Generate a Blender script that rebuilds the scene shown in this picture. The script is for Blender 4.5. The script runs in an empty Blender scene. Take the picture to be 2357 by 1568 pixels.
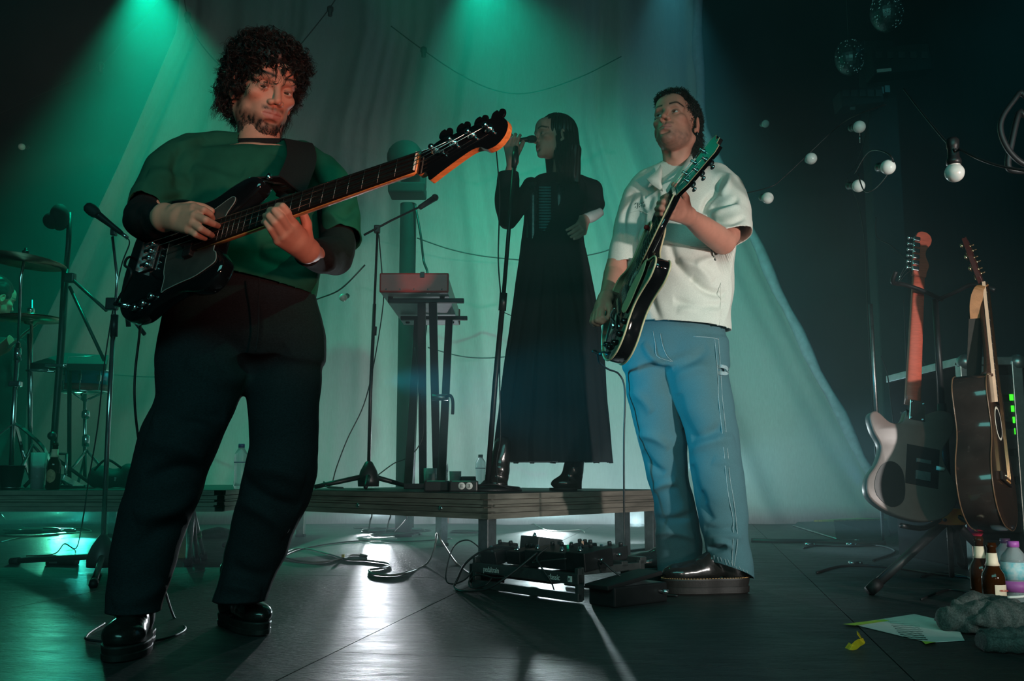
import bpy, bmesh, math, random
import numpy as np
from mathutils import Vector, Matrix, noise
R = math.radians
random.seed(7); np.random.seed(7)
SC = bpy.context.scene
COL = SC.collection
# ------------------------------------------------------------------ camera
H = 0.40; PITCH = R(7.92); FPX = 2200.0; W0, H0 = 2357, 1568
cd = bpy.data.cameras.new('camera'); cam = bpy.data.objects.new('camera', cd); COL.objects.link(cam)
cam.location = (0, 0, H); cam.rotation_euler = (R(90)+PITCH, 0, 0)
cd.sensor_width = 36; cd.lens = FPX/W0*36; cd.clip_start = .02; cd.clip_end = 100
SC.camera = cam
# ------------------------------------------------------------------ look
SC.view_settings.view_transform = 'Standard'; SC.view_settings.look = 'None'
SC.view_settings.exposure = 0.0; SC.view_settings.gamma = 1.0; SC.view_settings.use_curve_mapping = False
SC.cycles.use_denoising = True
SC.cycles.use_adaptive_sampling = True; SC.cycles.adaptive_threshold = .02
SC.cycles.max_bounces = 5; SC.cycles.volume_bounces = 0; SC.cycles.diffuse_bounces = 2; SC.cycles.glossy_bounces = 3
SC.cycles.transmission_bounces = 6; SC.cycles.transparent_max_bounces = 12
SC.cycles.sample_clamp_indirect = 3.0; SC.cycles.volume_step_rate = 4.0; SC.cycles.volume_max_steps = 64
wd = bpy.data.worlds.new('world'); SC.world = wd; wd.use_nodes = True
wd.node_tree.nodes['Background'].inputs[0].default_value = (.04, .16, .17, 1)
wd.node_tree.nodes['Background'].inputs[1].default_value = 0.035
# ------------------------------------------------------------------ lights
def aim(o, tgt):
    o.rotation_euler = (Vector(tgt)-o.location).to_track_quat('-Z', 'Y').to_euler()
def spot(name, loc, tgt, power, col, angle, blend=.5, size=.05):
    l = bpy.data.lights.new(name, 'SPOT'); l.energy = power; l.color = col
    l.spot_size = R(angle); l.spot_blend = blend; l.shadow_soft_size = size
    o = bpy.data.objects.new(name, l); COL.objects.link(o); o.location = loc; aim(o, tgt); return o
def area(name, loc, tgt, power, col, sx, sy, spread=180):
    l = bpy.data.lights.new(name, 'AREA'); l.energy = power; l.color = col; l.shape = 'RECTANGLE'
    l.size = sx; l.size_y = sy; l.spread = R(spread)
    o = bpy.data.objects.new(name, l); COL.objects.link(o); o.location = loc; aim(o, tgt); return o
# overhead green wash lamps, with an added front fill
spot('green_beam_lamp', (-2.25, 5.5, 3.50), (-1.9, 6.0, 0), 620, (.0, 1, .55), 80, 1, .03)
spot('green_wash_lamp', (-.22, 5.2, 3.38), (.3, 6.7, 1.9), 390, (.0, 1, .60), 100, 1, .03)
spot('teal_wash_lamp', (.95, 5.4, 3.55), (1.2, 6.9, 1.2), 150, (.10, .62, .74), 66, 1, .03)
spot('green_sleeve_fill', (1.7, 1.5, 2.1), (-.34, 2.42, 1.02), 85, (.06, 1, .60), 16, 1, .03)  # added green fill to brighten the T-shirt sleeve
spot('green_rim_lamp', (-.9, 4.4, 3.2), (.55, 3.35, 1.1), 32, (.05, 1, .5), 34, .8, .04)
# cool floor lamps behind the platform, with an added keyboard fill
spot('floor_lamp_white', (.70, 5.45, .12), (.80, 7.6, .7), 150, (.78, .93, 1), 120, 1, .03)
spot('floor_lamp_lavender', (-.75, 6.3, .12), (-.95, 7.7, .9), 34, (.88, .84, 1), 130, 1, .03)
spot('floor_lamp_teal', (-2.75, 6.2, .12), (-2.4, 4.4, .0), 16, (.05, 1, .8), 110, 1, .03)
spot('keyboard_fill', (-.70, 6.5, .35), (-.42, 4.9, 1.2), 26, (.86, .90, 1), 50, 1, .03)  # added fill for the keyboard underside, beside the real floor lamps
spot('glare_lamp', (1.0, 5.6, .45), (2.2, 4.9, .30), 130, (.48, .84, 1), 64, 1, .03)
# low back lamps whose light slides over the boards towards the camera
spot('back_lamp_white', (.24, 7.1, .10), (.16, 4.6, .0), 240, (.74, .96, 1), 56, 1, .04)
spot('back_lamp_mid', (-1.00, 7.2, .13), (-.50, 3.0, .0), 150, (.85, .93, 1), 27, 1, .02)
spot('back_lamp_green', (-3.35, 7.2, .14), (-1.9, 3.0, 0), 50, (.1, 1, .6), 50, 1, .03)
# front key, low on the house right side, and the warm and cyan helpers
spot('front_key_lamp', (2.5, .05, .66), (.96, 3.3, .76), 500, (1, .97, .92), 35, 1, .06)
spot('front_warm_lamp', (1.2, -.5, .55), (-.38, 2.3, 1.27), 290, (1, .37, .27), 25, 1, .08)
spot('front_low_fill', (.9, -1.0, .45), (.0, 4.0, .12), 55, (1, .86, .74), 34, 1, .10)  # added warm fill for the platform rails
spot('rose_lamp', (1.7, -.3, .55), (.66, 3.25, 1.42), 75, (1, .40, .28), 17, 1, .05)
spot('front_right_fill', (1.25, -.7, .70), (1.66, 3.1, .42), 58, (1, .74, .58), 27, 1, .05)  # added fill for bottles and guitar stand that the key misses
area('front_soft_fill', (-.3, -2.2, 2.6), (0, 3.0, .1), 84, (.22, .90, .82), 4.5, 1.6)  # added soft teal fill lifting the floor and dark clothes
spot('cyan_side_lamp', (-.42, 3.02, .70), (.60, 3.42, .62), 42, (0, .70, 1), 46, .8, .03)
spot('teal_side_fill', (3.7, 5.2, 4.2), (2.4, 6.2, .5), 70, (.04, .52, .62), 70, 1, .03)  # added fill that tints the dark right side teal
spot('blue_back_lamp', (2.4, 6.6, .3), (1.75, 6.9, 1.6), 36, (.05, .25, 1), 50, .9, .03)

# ------------------------------------------------------------------ maths helpers
CT, ST = math.cos(PITCH), math.sin(PITCH)
def P(u, v, D):
    """point that stands D metres in front of the camera, on the line of sight through picture point (u, v)"""
    a = (u-W0/2)/FPX; b = -(v-H0/2)/FPX
    y = CT-b*ST; z = ST+b*CT
    return Vector((a/y*D, D, H+z/y*D))
def G(u, v, z=0.0):
    """point at height z seen at (u, v)"""
    a = (u-W0/2)/FPX; b = -(v-H0/2)/FPX
    y = CT-b*ST; q = ST+b*CT; s = (z-H)/q
    return Vector((a*s, y*s, z))
def lerp(a, b, t): return a+(b-a)*t
def smooth_path(pts, n=6):
    pts = [Vector(p) for p in pts]
    if len(pts) < 3: return pts
    out = []
    for i in range(len(pts)-1):
        p0 = pts[max(i-1, 0)]; p1 = pts[i]; p2 = pts[i+1]; p3 = pts[min(i+2, len(pts)-1)]
        for k in range(n):
            t = k/n
            out.append(.5*((2*p1)+(-p0+p2)*t+(2*p0-5*p1+4*p2-p3)*t*t+(-p0+3*p1-3*p2+p3)*t*t*t))
    out.append(pts[-1]); return out
def interp(vals, n):
    """spread a short list of numbers over n samples (catmull smooth)"""
    m = len(vals); out = []
    for i in range(n):
        t = i/(n-1)*(m-1); k = min(int(t), m-2); f = t-k; f = f*f*(3-2*f)
        out.append(vals[k]*(1-f)+vals[k+1]*f)
    return out
# ------------------------------------------------------------------ mesh builder
class MB:
    def __init__(s): s.v = []; s.f = []; s.sm = []; s.mi = []; s.cur = 0
    def add(s, vs, fs, smooth=False, xf=None):
        b = len(s.v)
        if xf is not None: vs = [xf @ Vector(p) for p in vs]
        s.v += [tuple(p) for p in vs]
        for f in fs: s.f.append(tuple(b+i for i in f)); s.sm.append(smooth); s.mi.append(s.cur)
        return s
    def box(s, c, d, xf=None, bev=0.0, rot=None):
        cx, cy, cz = c; x, y, z = [q/2 for q in d]
        m = Matrix.Translation((cx, cy, cz))
        if rot is not None: m = m @ rot.to_4x4()
        if xf is not None: m = xf @ m
        if bev <= 0:
            vs = [(-x,-y,-z),(x,-y,-z),(x,y,-z),(-x,y,-z),(-x,-y,z),(x,-y,z),(x,y,z),(-x,y,z)]
            fs = [(0,3,2,1),(4,5,6,7),(0,1,5,4),(1,2,6,5),(2,3,7,6),(3,0,4,7)]
            return s.add(vs, fs, xf=m)
        bm = bmesh.new(); bmesh.ops.create_cube(bm, size=1)
        for v in bm.verts: v.co = (v.co.x*2*x, v.co.y*2*y, v.co.z*2*z)
        bmesh.ops.bevel(bm, geom=list(bm.edges), offset=min(bev, x*.9, y*.9, z*.9), segments=2, affect='EDGES', profile=.6)
        s.add([v.co.copy() for v in bm.verts], [[v.index for v in f.verts] for f in bm.faces] if not bm.verts.index_update() else [], False, m)
        bm.free(); return s
    def tube(s, pts, r, n=8, smooth=True, cap=True, sx=1.0):
        pts = [Vector(p) for p in pts]; m = len(pts)
        rr = r if isinstance(r, (list, tuple)) else [r]*m
        if len(rr) != m: rr = interp(list(rr), m)
        tan = []
        for i in range(m):
            t = pts[min(i+1, m-1)]-pts[max(i-1, 0)]
            tan.append(t.normalized() if t.length > 1e-9 else Vector((0, 0, 1)))
        nrm = tan[0].orthogonal().normalized(); vs = []; fs = []
        for i in range(m):
            nrm = (nrm-tan[i]*nrm.dot(tan[i]))
            nrm = nrm.normalized() if nrm.length > 1e-6 else tan[i].orthogonal().normalized()
            bn = tan[i].cross(nrm)
            for k in range(n):
                a = 2*math.pi*k/n
                vs.append(pts[i]+(nrm*math.cos(a)*sx+bn*math.sin(a))*rr[i])
        for i in range(m-1):
            for k in range(n):
                fs.append((i*n+k, i*n+(k+1) % n, (i+1)*n+(k+1) % n, (i+1)*n+k))
        if cap:
            fs.append(tuple(reversed(range(n)))); fs.append(tuple((m-1)*n+k for k in range(n)))
        return s.add(vs, fs, smooth)
    def cyl(s, a, b, r, n=16, r2=None, smooth=True):
        return s.tube([a, b], [r, r if r2 is None else r2], n, smooth)
    def rings(s, rings, smooth=True, capa=True, capb=True):
        """loft closed rings (each the same count of points)"""
        n = len(rings[0]); vs = [p for r in rings for p in r]; fs = []
        for i in range(len(rings)-1):
            for k in range(n):
                fs.append((i*n+k, i*n+(k+1) % n, (i+1)*n+(k+1) % n, (i+1)*n+k))
        if capa: fs.append(tuple(reversed(range(n))))
        if capb: fs.append(tuple((len(rings)-1)*n+k for k in range(n)))
        return s.add(vs, fs, smooth)
    def lathe(s, prof, c=(0, 0, 0), n=20, xf=None, smooth=True):
        """prof: (radius, height) from bottom up"""
        vs = []; fs = []; m = len(prof)
        for r, z in prof:
            for k in range(n):
                a = 2*math.pi*k/n; vs.append((c[0]+r*math.cos(a), c[1]+r*math.sin(a), c[2]+z))
        for i in range(m-1):
            for k in range(n):
                fs.append((i*n+k, i*n+(k+1) % n, (i+1)*n+(k+1) % n, (i+1)*n+k))
        if prof[0][0] > 1e-5: fs.append(tuple(reversed(range(n))))
        if prof[-1][0] > 1e-5: fs.append(tuple((m-1)*n+k for k in range(n)))
        return s.add(vs, fs, smooth, xf)
    def ball(s, c, r, n=16, m=10, sc=(1, 1, 1), xf=None):
        prof = []
        vs = []; fs = []
        for i in range(m+1):
            t = math.pi*i/m
            for k in range(n):
                a = 2*math.pi*k/n
                vs.append((c[0]+r*sc[0]*math.sin(t)*math.cos(a), c[1]+r*sc[1]*math.sin(t)*math.sin(a), c[2]-r*sc[2]*math.cos(t)))
        for i in range(m):
            for k in range(n): fs.append((i*n+k, i*n+(k+1) % n, (i+1)*n+(k+1) % n, (i+1)*n+k))
        return s.add(vs, fs, True, xf)
    def prism(s, poly, d, xf=None, bev=0.0, smooth=False):
        """outline (x,y) extruded along z by d from 0; a small chamfer on both rims"""
        n = len(poly)
        cx = sum(p[0] for p in poly)/n; cy = sum(p[1] for p in poly)/n
        if bev > 0:
            def inset(q):
                out = []
                for i in range(n):
                    a = Vector(poly[i-1]); b = Vector(poly[i]); c = Vector(poly[(i+1) % n])
                    e = (c-a); nn = Vector((-e.y, e.x))
                    nn = nn.normalized() if nn.length > 1e-9 else Vector((0, 0))
                    out.append((b.x+nn.x*q*s._w(poly), b.y+nn.y*q*s._w(poly)))
                return out
            i1 = inset(bev); i2 = inset(bev*.3)
            rs = [[(x, y, 0) for x, y in i1], [(x, y, bev*.3) for x, y in i2], [(x, y, bev) for x, y in poly],
                  [(x, y, d-bev) for x, y in poly], [(x, y, d-bev*.3) for x, y in i2], [(x, y, d) for x, y in i1]]
        else: rs = [[(x, y, 0) for x, y in poly], [(x, y, d) for x, y in poly]]
        if s._w(poly) < 0: rs = [list(reversed(r)) for r in rs]
        vs = [p for r in rs for p in r]; fs = []
        for i in range(len(rs)-1):
            for k in range(n): fs.append((i*n+k, i*n+(k+1) % n, (i+1)*n+(k+1) % n, (i+1)*n+k))
        fs.append(tuple(reversed(range(n)))); fs.append(tuple((len(rs)-1)*n+k for k in range(n)))
        return s.add(vs, fs, smooth, xf)
    def _w(s, poly):
        a = sum(poly[i-1][0]*poly[i][1]-poly[i][0]*poly[i-1][1] for i in range(len(poly)))
        return 1 if a > 0 else -1
    def obj(s, name, m, parent=None, label=None, local=False, kind=None):
        me = bpy.data.meshes.new(name)
        off = Vector((0, 0, 0))
        if parent is not None and not local:
            q = parent
            while q is not None: off = off+q.location; q = q.parent
        me.from_pydata([(p[0]-off.x, p[1]-off.y, p[2]-off.z) for p in s.v], [], s.f)
        me.polygons.foreach_set('use_smooth', s.sm)
        ms = m if isinstance(m, (list, tuple)) else [m]
        for q in ms: me.materials.append(q)
        if len(ms) > 1: me.polygons.foreach_set('material_index', s.mi)
        me.update()
        o = bpy.data.objects.new(name, me); COL.objects.link(o)
        if parent is not None: o.parent = parent
        if label: o['label'] = label
        if kind: o['kind'] = kind
        return o
def thing(name, label, cat, loc=(0, 0, 0), group=None, kind=None, rotz=0):
    o = bpy.data.objects.new(name, None); COL.objects.link(o); o.empty_display_size = .05
    o.location = loc; o.rotation_euler = (0, 0, rotz); tag(o, label, cat, group, kind); return o
def tag(o, label=None, cat=None, group=None, kind=None):
    if label: o['label'] = label
    if cat: o['category'] = cat
    if group: o['group'] = group
    if kind: o['kind'] = kind
    return o
def recenter(o, loc):
    """move a top-level mesh's origin to loc without moving its points"""
    loc = Vector(loc); o.data.transform(Matrix.Translation(-loc)); o.location = loc; return o
def copy_tree(o, parent=None):
    c = o.copy(); COL.objects.link(c); c.parent = parent
    for ch in [q for q in CHILD.get(o.name, [])]: pass
    for ch in o.children: copy_tree(ch, c)
    return c
CHILD = {}
# ------------------------------------------------------------------ materials
def mat(name, col, rough=.6, metal=0.0, spec=.5, noise_s=0, noise_a=0.0, bump=0.0, bump_s=200, emit=None, es=0,
        trans=0, alpha=1, ior=1.45, stretch=None, col2=None, coat=0, sheen=0, attr=None):
    m = bpy.data.materials.new(name); m.use_nodes = True; nt = m.node_tree; b = nt.nodes['Principled BSDF']
    I = b.inputs
    I['Base Color'].default_value = (*col, 1); I['Roughness'].default_value = rough; I['Metallic'].default_value = metal
    I['Specular IOR Level'].default_value = spec; I['IOR'].default_value = ior
    I['Transmission Weight'].default_value = trans; I['Alpha'].default_value = alpha
    I['Coat Weight'].default_value = coat; I['Sheen Weight'].default_value = sheen
    if emit: I['Emission Color'].default_value = (*emit, 1); I['Emission Strength'].default_value = es
    tc = nt.nodes.new('ShaderNodeTexCoord'); mp = nt.nodes.new('ShaderNodeMapping')
    nt.links.new(tc.outputs['Object'], mp.inputs[0])
    if stretch: mp.inputs['Scale'].default_value = stretch
    src = None
    if attr:
        at = nt.nodes.new('ShaderNodeAttribute'); at.attribute_name = attr; src = at.outputs['Color']
        nt.links.new(src, I['Base Color'])
    if noise_s:
        nz = nt.nodes.new('ShaderNodeTexNoise'); nz.inputs['Scale'].default_value = noise_s; nz.inputs['Detail'].default_value = 6
        nz.inputs['Roughness'].default_value = .6
        nt.links.new(mp.outputs[0], nz.inputs['Vector'])
        rp = nt.nodes.new('ShaderNodeValToRGB')
        rp.color_ramp.elements[0].position = .32; rp.color_ramp.elements[1].position = .68
        c2 = col2 if col2 else tuple(min(1, c*(1+noise_a)) for c in col)
        c1 = col if col2 else tuple(c*(1-noise_a) for c in col)
        rp.color_ramp.elements[0].color = (*c1, 1); rp.color_ramp.elements[1].color = (*c2, 1)
        nt.links.new(nz.outputs['Fac'], rp.inputs[0])
        if attr:
            mx = nt.nodes.new('ShaderNodeMix'); mx.data_type = 'RGBA'; mx.blend_type = 'MULTIPLY'; mx.inputs[0].default_value = 1
            nt.links.new(src, mx.inputs[6]); nt.links.new(rp.outputs[0], mx.inputs[7]); nt.links.new(mx.outputs[2], I['Base Color'])
        else: nt.links.new(rp.outputs[0], I['Base Color'])
    if bump:
        nb = nt.nodes.new('ShaderNodeTexNoise'); nb.inputs['Scale'].default_value = bump_s; nb.inputs['Detail'].default_value = 4
        nt.links.new(mp.outputs[0], nb.inputs['Vector'])
        bp = nt.nodes.new('ShaderNodeBump'); bp.inputs['Strength'].default_value = bump; bp.inputs['Distance'].default_value = .002
        nt.links.new(nb.outputs['Fac'], bp.inputs['Height']); nt.links.new(bp.outputs[0], I['Normal'])
    return m
M = {}
M['black_metal'] = mat('black_metal', (.012, .013, .014), .42, .2, .5, 30, .3, .1, 300)
M['black_matte'] = mat('black_matte', (.010, .011, .012), .75, 0, .3, 20, .3, .2, 300)
M['black_plastic'] = mat('black_plastic', (.014, .015, .016), .38, 0, .5, 25, .2, .1, 400)
M['chrome'] = mat('chrome', (.75, .77, .78), .16, 1, .5, 14, .15, .03, 300)
M['steel'] = mat('steel', (.42, .43, .43), .38, 1, .5, 25, .25, .08, 200)
M['alu'] = mat('aluminium', (.44, .43, .40), .36, .85, .5, 9, .35, .15, 260, stretch=(1, 1, 6))
M['rubber'] = mat('rubber', (.012, .012, .013), .6, 0, .4, 20, .2)
M['cable'] = mat('cable_rubber', (.016, .017, .018), .45, 0, .5, 10, .2)
M['cable_grey'] = mat('cable_grey', (.20, .19, .17), .45, 0, .5, 10, .2)
M['glass'] = mat('clear_plastic', (.9, .95, .95), .08, 0, .5, trans=1, ior=1.2, noise_s=10, noise_a=.03)
M['brown_glass'] = mat('brown_glass', (.035, .012, .004), .06, 0, .6, trans=.25, ior=1.4, noise_s=8, noise_a=.1)
M['opal'] = mat('opal_glass', (.62, .64, .60), .25, 0, .5, 6, .08)
M['paper'] = mat('paper', (.72, .72, .68), .6, 0, .3, 30, .05)
M['label_cream'] = mat('label_cream', (.72, .60, .45), .55, 0, .3, 30, .08)
# ================================================================== SETTING
def floor_mat():
    m = bpy.data.materials.new('stage_floor_paint'); m.use_nodes = True; nt = m.node_tree; b = nt.nodes['Principled BSDF']
    N = nt.nodes.new; L = nt.links.new
    g = N('ShaderNodeNewGeometry')
    mp = N('ShaderNodeMapping'); mp.inputs['Scale'].default_value = (1, 4.5, 1); mp.inputs['Rotation'].default_value = (0, 0, R(11)); L(g.outputs['Position'], mp.inputs[0])
    n1 = N('ShaderNodeTexNoise'); n1.inputs['Scale'].default_value = 9; n1.inputs['Detail'].default_value = 8; n1.inputs['Roughness'].default_value = .7; L(mp.outputs[0], n1.inputs[0])
    r1 = N('ShaderNodeValToRGB'); r1.color_ramp.elements[0].position = .35; r1.color_ramp.elements[1].position = .75
    r1.color_ramp.elements[0].color = (.011, .012, .012, 1); r1.color_ramp.elements[1].color = (.032, .034, .033, 1)
    L(n1.outputs['Fac'], r1.inputs[0])
    # pale scuffs where paint has worn off
    n2 = N('ShaderNodeTexNoise'); n2.inputs['Scale'].default_value = 5.5; n2.inputs['Detail'].default_value = 10; n2.inputs['Roughness'].default_value = .78; n2.inputs['Distortion'].default_value = .6
    L(mp.outputs[0], n2.inputs[0])
    r2 = N('ShaderNodeValToRGB'); r2.color_ramp.elements[0].position = .63; r2.color_ramp.elements[1].position = .72
    L(n2.outputs['Fac'], r2.inputs[0])
    mx = N('ShaderNodeMix'); mx.data_type = 'RGBA'; L(r2.outputs[0], mx.inputs[0]); L(r1.outputs[0], mx.inputs[6]); mx.inputs[7].default_value = (.11, .11, .10, 1)
    L(mx.outputs[2], b.inputs['Base Color'])
    r3 = N('ShaderNodeMapRange'); r3.inputs['From Min'].default_value = .3; r3.inputs['From Max'].default_value = .7
    r3.inputs['To Min'].default_value = .32; r3.inputs['To Max'].default_value = .58; L(n2.outputs['Fac'], r3.inputs[0]); L(r3.outputs[0], b.inputs['Roughness'])
    b.inputs['Specular IOR Level'].default_value = .6
    mp2 = N('ShaderNodeMapping'); mp2.inputs['Scale'].default_value = (1, 5, 1); mp2.inputs['Rotation'].default_value = (0, 0, R(11)); L(g.outputs['Position'], mp2.inputs[0])
    n4 = N('ShaderNodeTexNoise'); n4.inputs['Scale'].default_value = 42; n4.inputs['Detail'].default_value = 6; L(mp2.outputs[0], n4.inputs[0])
    bp = N('ShaderNodeBump'); bp.inputs['Strength'].default_value = .85; bp.inputs['Distance'].default_value = .01
    L(n4.outputs['Fac'], bp.inputs['Height']); L(bp.outputs[0], b.inputs['Normal'])
    return m
M['floor'] = floor_mat()
# floor: sheets of painted ply with open joints, laid 11 degrees off the lens
fl = MB(); fl.box((0, 3.2, -.06), (16, 14, .08)); FLOOR = fl.obj('floor', mat('floor_sub', (.006, .006, .006), .8, noise_s=5, noise_a=.2)); FLOOR['kind'] = 'structure'
pw, pl, gap = 1.22, 2.44, .003
mb = MB(); mb.box((0, 0, -.012), (pw-gap, pl-gap, .024))
proto = None
rot = Matrix.Rotation(-R(11), 4, 'Z')
for i in range(-5, 6):
    for j in range(-2, 4):
        c = rot @ Vector((.40+i*pw+pw/2, j*pl+(0.9 if i % 2 else 0), 0))
        if abs(c.x) > 5.6 or c.y < -2.4 or c.y > 9: continue
        if proto is None: proto = mb.obj('floor_panel', M['floor'], FLOOR, local=True); o = proto
        else: o = proto.copy(); COL.objects.link(o); o.parent = FLOOR
        o.location = c; o.rotation_euler = (0, 0, -R(11))
# dark walls and ceiling round the stage
M['wall_dark'] = mat('black_drape_wall', (.006, .013, .015), .85, 0, .2, 3, .4, .3, 60, stretch=(8, 8, .4))
def wall(name, c, d):
    b = MB(); b.box(c, d); o = b.obj(name, M['wall_dark']); o['kind'] = 'structure'; return o
wall('wall_back', (0, 9.1, 2.6), (12, .1, 5.6)); wall('wall_right', (5.2, 4.2, 2.6), (.1, 10, 5.6)); wall('wall_left', (-5.6, 4.2, 2.6), (.1, 10, 5.6))
# pale backdrop cloth, gathered at the top and pulled out towards the floor, hem roll down the right edge
def cloth_mesh():
    b = MB(); nu, nv = 560, 30; z0, z1 = .0, 5.0
    vs = []; fs = []
    for j in range(nv+1):
        t = j/nv; z = z0+(z1-z0)*t
        # edges swing outwards to the floor
        xr = lerp(3.05, 1.55, min(1, (z/3.3)**.9)); xl = lerp(-4.6, -2.9, min(1, (z/4.2)**.9))
        for i in range(nu+1):
            s = i/nu; x = lerp(xl, xr, s)
            amp = .065*(1-.35*t)
            ph = s*62+1.2*math.sin(s*9)
            y = 7.75+amp*math.sin(ph)*(.6+.4*math.sin(s*23+1))+.05*math.sin(s*17+t*2)+.03*noise.noise(Vector((s*30, t*4, 1)))+.005*math.sin(s*210+3*math.sin(s*31)+t*5)
            vs.append((x+.02*math.sin(ph*.5+1), y, z))
    for j in range(nv):
        for i in range(nu):
            a = j*(nu+1)+i; fs.append((a, a+1, a+nu+2, a+nu+1))
    b.add(vs, fs, True)
    return b
M['backdrop'] = mat('backdrop_cloth', (.33, .35, .345), .9, 0, .2, 40, .10, .4, 300, stretch=(3, 3, .4))
o = cloth_mesh().obj('backdrop_cloth', M['backdrop'])
md = o.modifiers.new('sol', 'SOLIDIFY'); md.thickness = .004
tag(o, 'large pale cloth backdrop hung behind the whole band', 'backdrop')
b = MB()
pp = [(lerp(3.05, 1.55, min(1, (z/3.3)**.9))+.03+.01*math.sin(z*9), 7.68+.01*math.sin(z*5), z) for z in [k*.17+.02 for k in range(28)]]
b.tube(pp, [.042+.008*math.sin(k*1.7) for k in range(28)], 10)
hem = b.obj('hem', mat('backdrop_hem', (.30, .34, .40), .85, noise_s=20, noise_a=.2), o, local=True)
# ------------------------------------------------------------------ haze
hz = MB(); hz.box((0, 5.25, 2.45), (9.9, 4.9, 4.7)); HAZE = hz.obj('haze', None if False else mat('tmp', (1, 1, 1)))
m = bpy.data.materials.new('stage_haze'); m.use_nodes = True; nt = m.node_tree; nt.nodes.clear()
ou = nt.nodes.new('ShaderNodeOutputMaterial'); vs_ = nt.nodes.new('ShaderNodeVolumeScatter')
vs_.inputs['Color'].default_value = (.72, .97, 1, 1); vs_.inputs['Density'].default_value = .075; vs_.inputs['Anisotropy'].default_value = .25  # teal of the stage light put into the haze colour
g_ = nt.nodes.new('ShaderNodeNewGeometry'); n_ = nt.nodes.new('ShaderNodeTexNoise'); n_.inputs['Scale'].default_value = 1.1; n_.inputs['Detail'].default_value = 2; n_.inputs['Distortion'].default_value = .8
r_ = nt.nodes.new('ShaderNodeMapRange'); r_.inputs['From Min'].default_value = .32; r_.inputs['From Max'].default_value = .68; r_.inputs['To Min'].default_value = .028; r_.inputs['To Max'].default_value = .125
nt.links.new(g_.outputs['Position'], n_.inputs['Vector']); nt.links.new(n_.outputs['Fac'], r_.inputs[0]); sx_ = nt.nodes.new('ShaderNodeSeparateXYZ'); nt.links.new(g_.outputs['Position'], sx_.inputs[0])
fx_ = nt.nodes.new('ShaderNodeMapRange'); fx_.inputs['From Min'].default_value = 1.2; fx_.inputs['From Max'].default_value = 3.0; fx_.inputs['To Min'].default_value = 1.0; fx_.inputs['To Max'].default_value = .25
nt.links.new(sx_.outputs[0], fx_.inputs[0]); mu_ = nt.nodes.new('ShaderNodeMath'); mu_.operation = 'MULTIPLY'; nt.links.new(r_.outputs[0], mu_.inputs[0]); nt.links.new(fx_.outputs[0], mu_.inputs[1]); nt.links.new(mu_.outputs[0], vs_.inputs['Density'])
nt.links.new(vs_.outputs[0], ou.inputs['Volume']); HAZE.data.materials[0] = m
tag(HAZE, 'thin theatrical haze filling the back of the stage', 'haze', kind='stuff')
# ------------------------------------------------------------------ platforms (risers)
Cc = Vector((-.09, 3.6, 0)); U = Vector((-.741, .671, 0)); V = Vector((.671, .741, 0)); HR = .326; FA = .092
M['deck_top'] = mat('deck_ply', (.016, .017, .017), .55, 0, .4, 12, .4, .3, 120)
M['deck_alu'] = mat('deck_aluminium', (.24, .215, .18), .45, .25, .5, 6, .35, .3, 160, stretch=(1, 1, 8))
def platform(name, org, u, v, lu, lv, label, legs, inset=.07):
    t = thing(name, label, 'platform', org)
    org = Vector(org)
    ang = math.atan2(u.y, u.x); X = Matrix.Translation(org) @ Matrix(((u.x, v.x, 0, 0), (u.y, v.y, 0, 0), (0, 0, 1, 0), (0, 0, 0, 1)))
    b = MB(); b.box((lu/2, lv/2, HR-.007), (lu-.012, lv-.012, .014), xf=X); b.obj('deck_board', M['deck_top'], t)
    def rail(a, bb, out):
        b = MB(); a = Vector(a); bb = Vector(bb); d = (bb-a); ln = d.length; c = (a+bb)/2
        rot = Matrix(((d.x/ln, out[0], 0), (d.y/ln, out[1], 0), (0, 0, 1)))
        # extruded profile: top lip, recessed channel, middle fin, lower flange
        for z, hh, dep in ((HR-.012, .020, .040), (HR-.033, .016, .026), (HR-.047, .008, .038), (HR-.060, .012, .026), (HR-.069, .006, .040), (HR-.0845, .021, .034)):
            b.box((c.x-out[0]*dep/2*1, c.y-out[1]*dep/2*1, z), (ln, dep, hh), xf=X if False else X, rot=rot)
        b.box((c.x-out[0]*.030, c.y-out[1]*.030, HR-.052), (ln-.01, .012, .078), xf=X, rot=rot)
        return b.obj('edge_rail', M['deck_alu'], t)
    rail((0, 0, 0), (lu, 0, 0), (0, -1)); rail((0, lv, 0), (lu, lv, 0), (0, 1))
    rail((0, 0, 0), (0, lv, 0), (-1, 0)); rail((lu, 0, 0), (lu, lv, 0), (1, 0))
    for px, py in ((.03, .0), (.03, lv), (lu-.03, 0), (lu-.03, lv)): pass
    for a, c in legs:
        b = MB(); b.box((a, c, (HR-FA)/2+.012), (.05, .05, HR-FA-.024+.02), xf=X, bev=.004); lg = b.obj('leg', M['steel'], t)
        b = MB(); b.box((a, c, .008), (.058, .058, .016), xf=X, bev=.003); b.obj('foot_cap', M['rubber'], lg)
    for k in range(3):
        b = MB(); q = X @ Vector((lu*(k+.5)/3, .002, HR-.060)); nrm = -v
        b.cyl(q, q+nrm*.004, .009, 12); b.obj('rail_bolt', M['chrome'], t)
    return t
platform('stage_platform', Cc, U, V, 1.52, 1.22, 'low aluminium stage platform whose corner points forward, under the singer',
         [(.045, .045), (1.45, .05), (.05, 1.15), (1.45, 1.15), (.05, .92)])
platform('drum_platform', (-3.75, 4.32, 0), Vector((1, 0, 0)), Vector((0, 1, 0)), 2.46, 2.0,
         'low aluminium drum platform across the left of the stage', [(2.02, .06), (2.40, 1.9), (2.40, 1.5), (.06, .06), (.06, 1.9), (1.2, 1.9)])
b = MB(); b.box((.045, .0, 0), (0.01, .01, .01))
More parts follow.
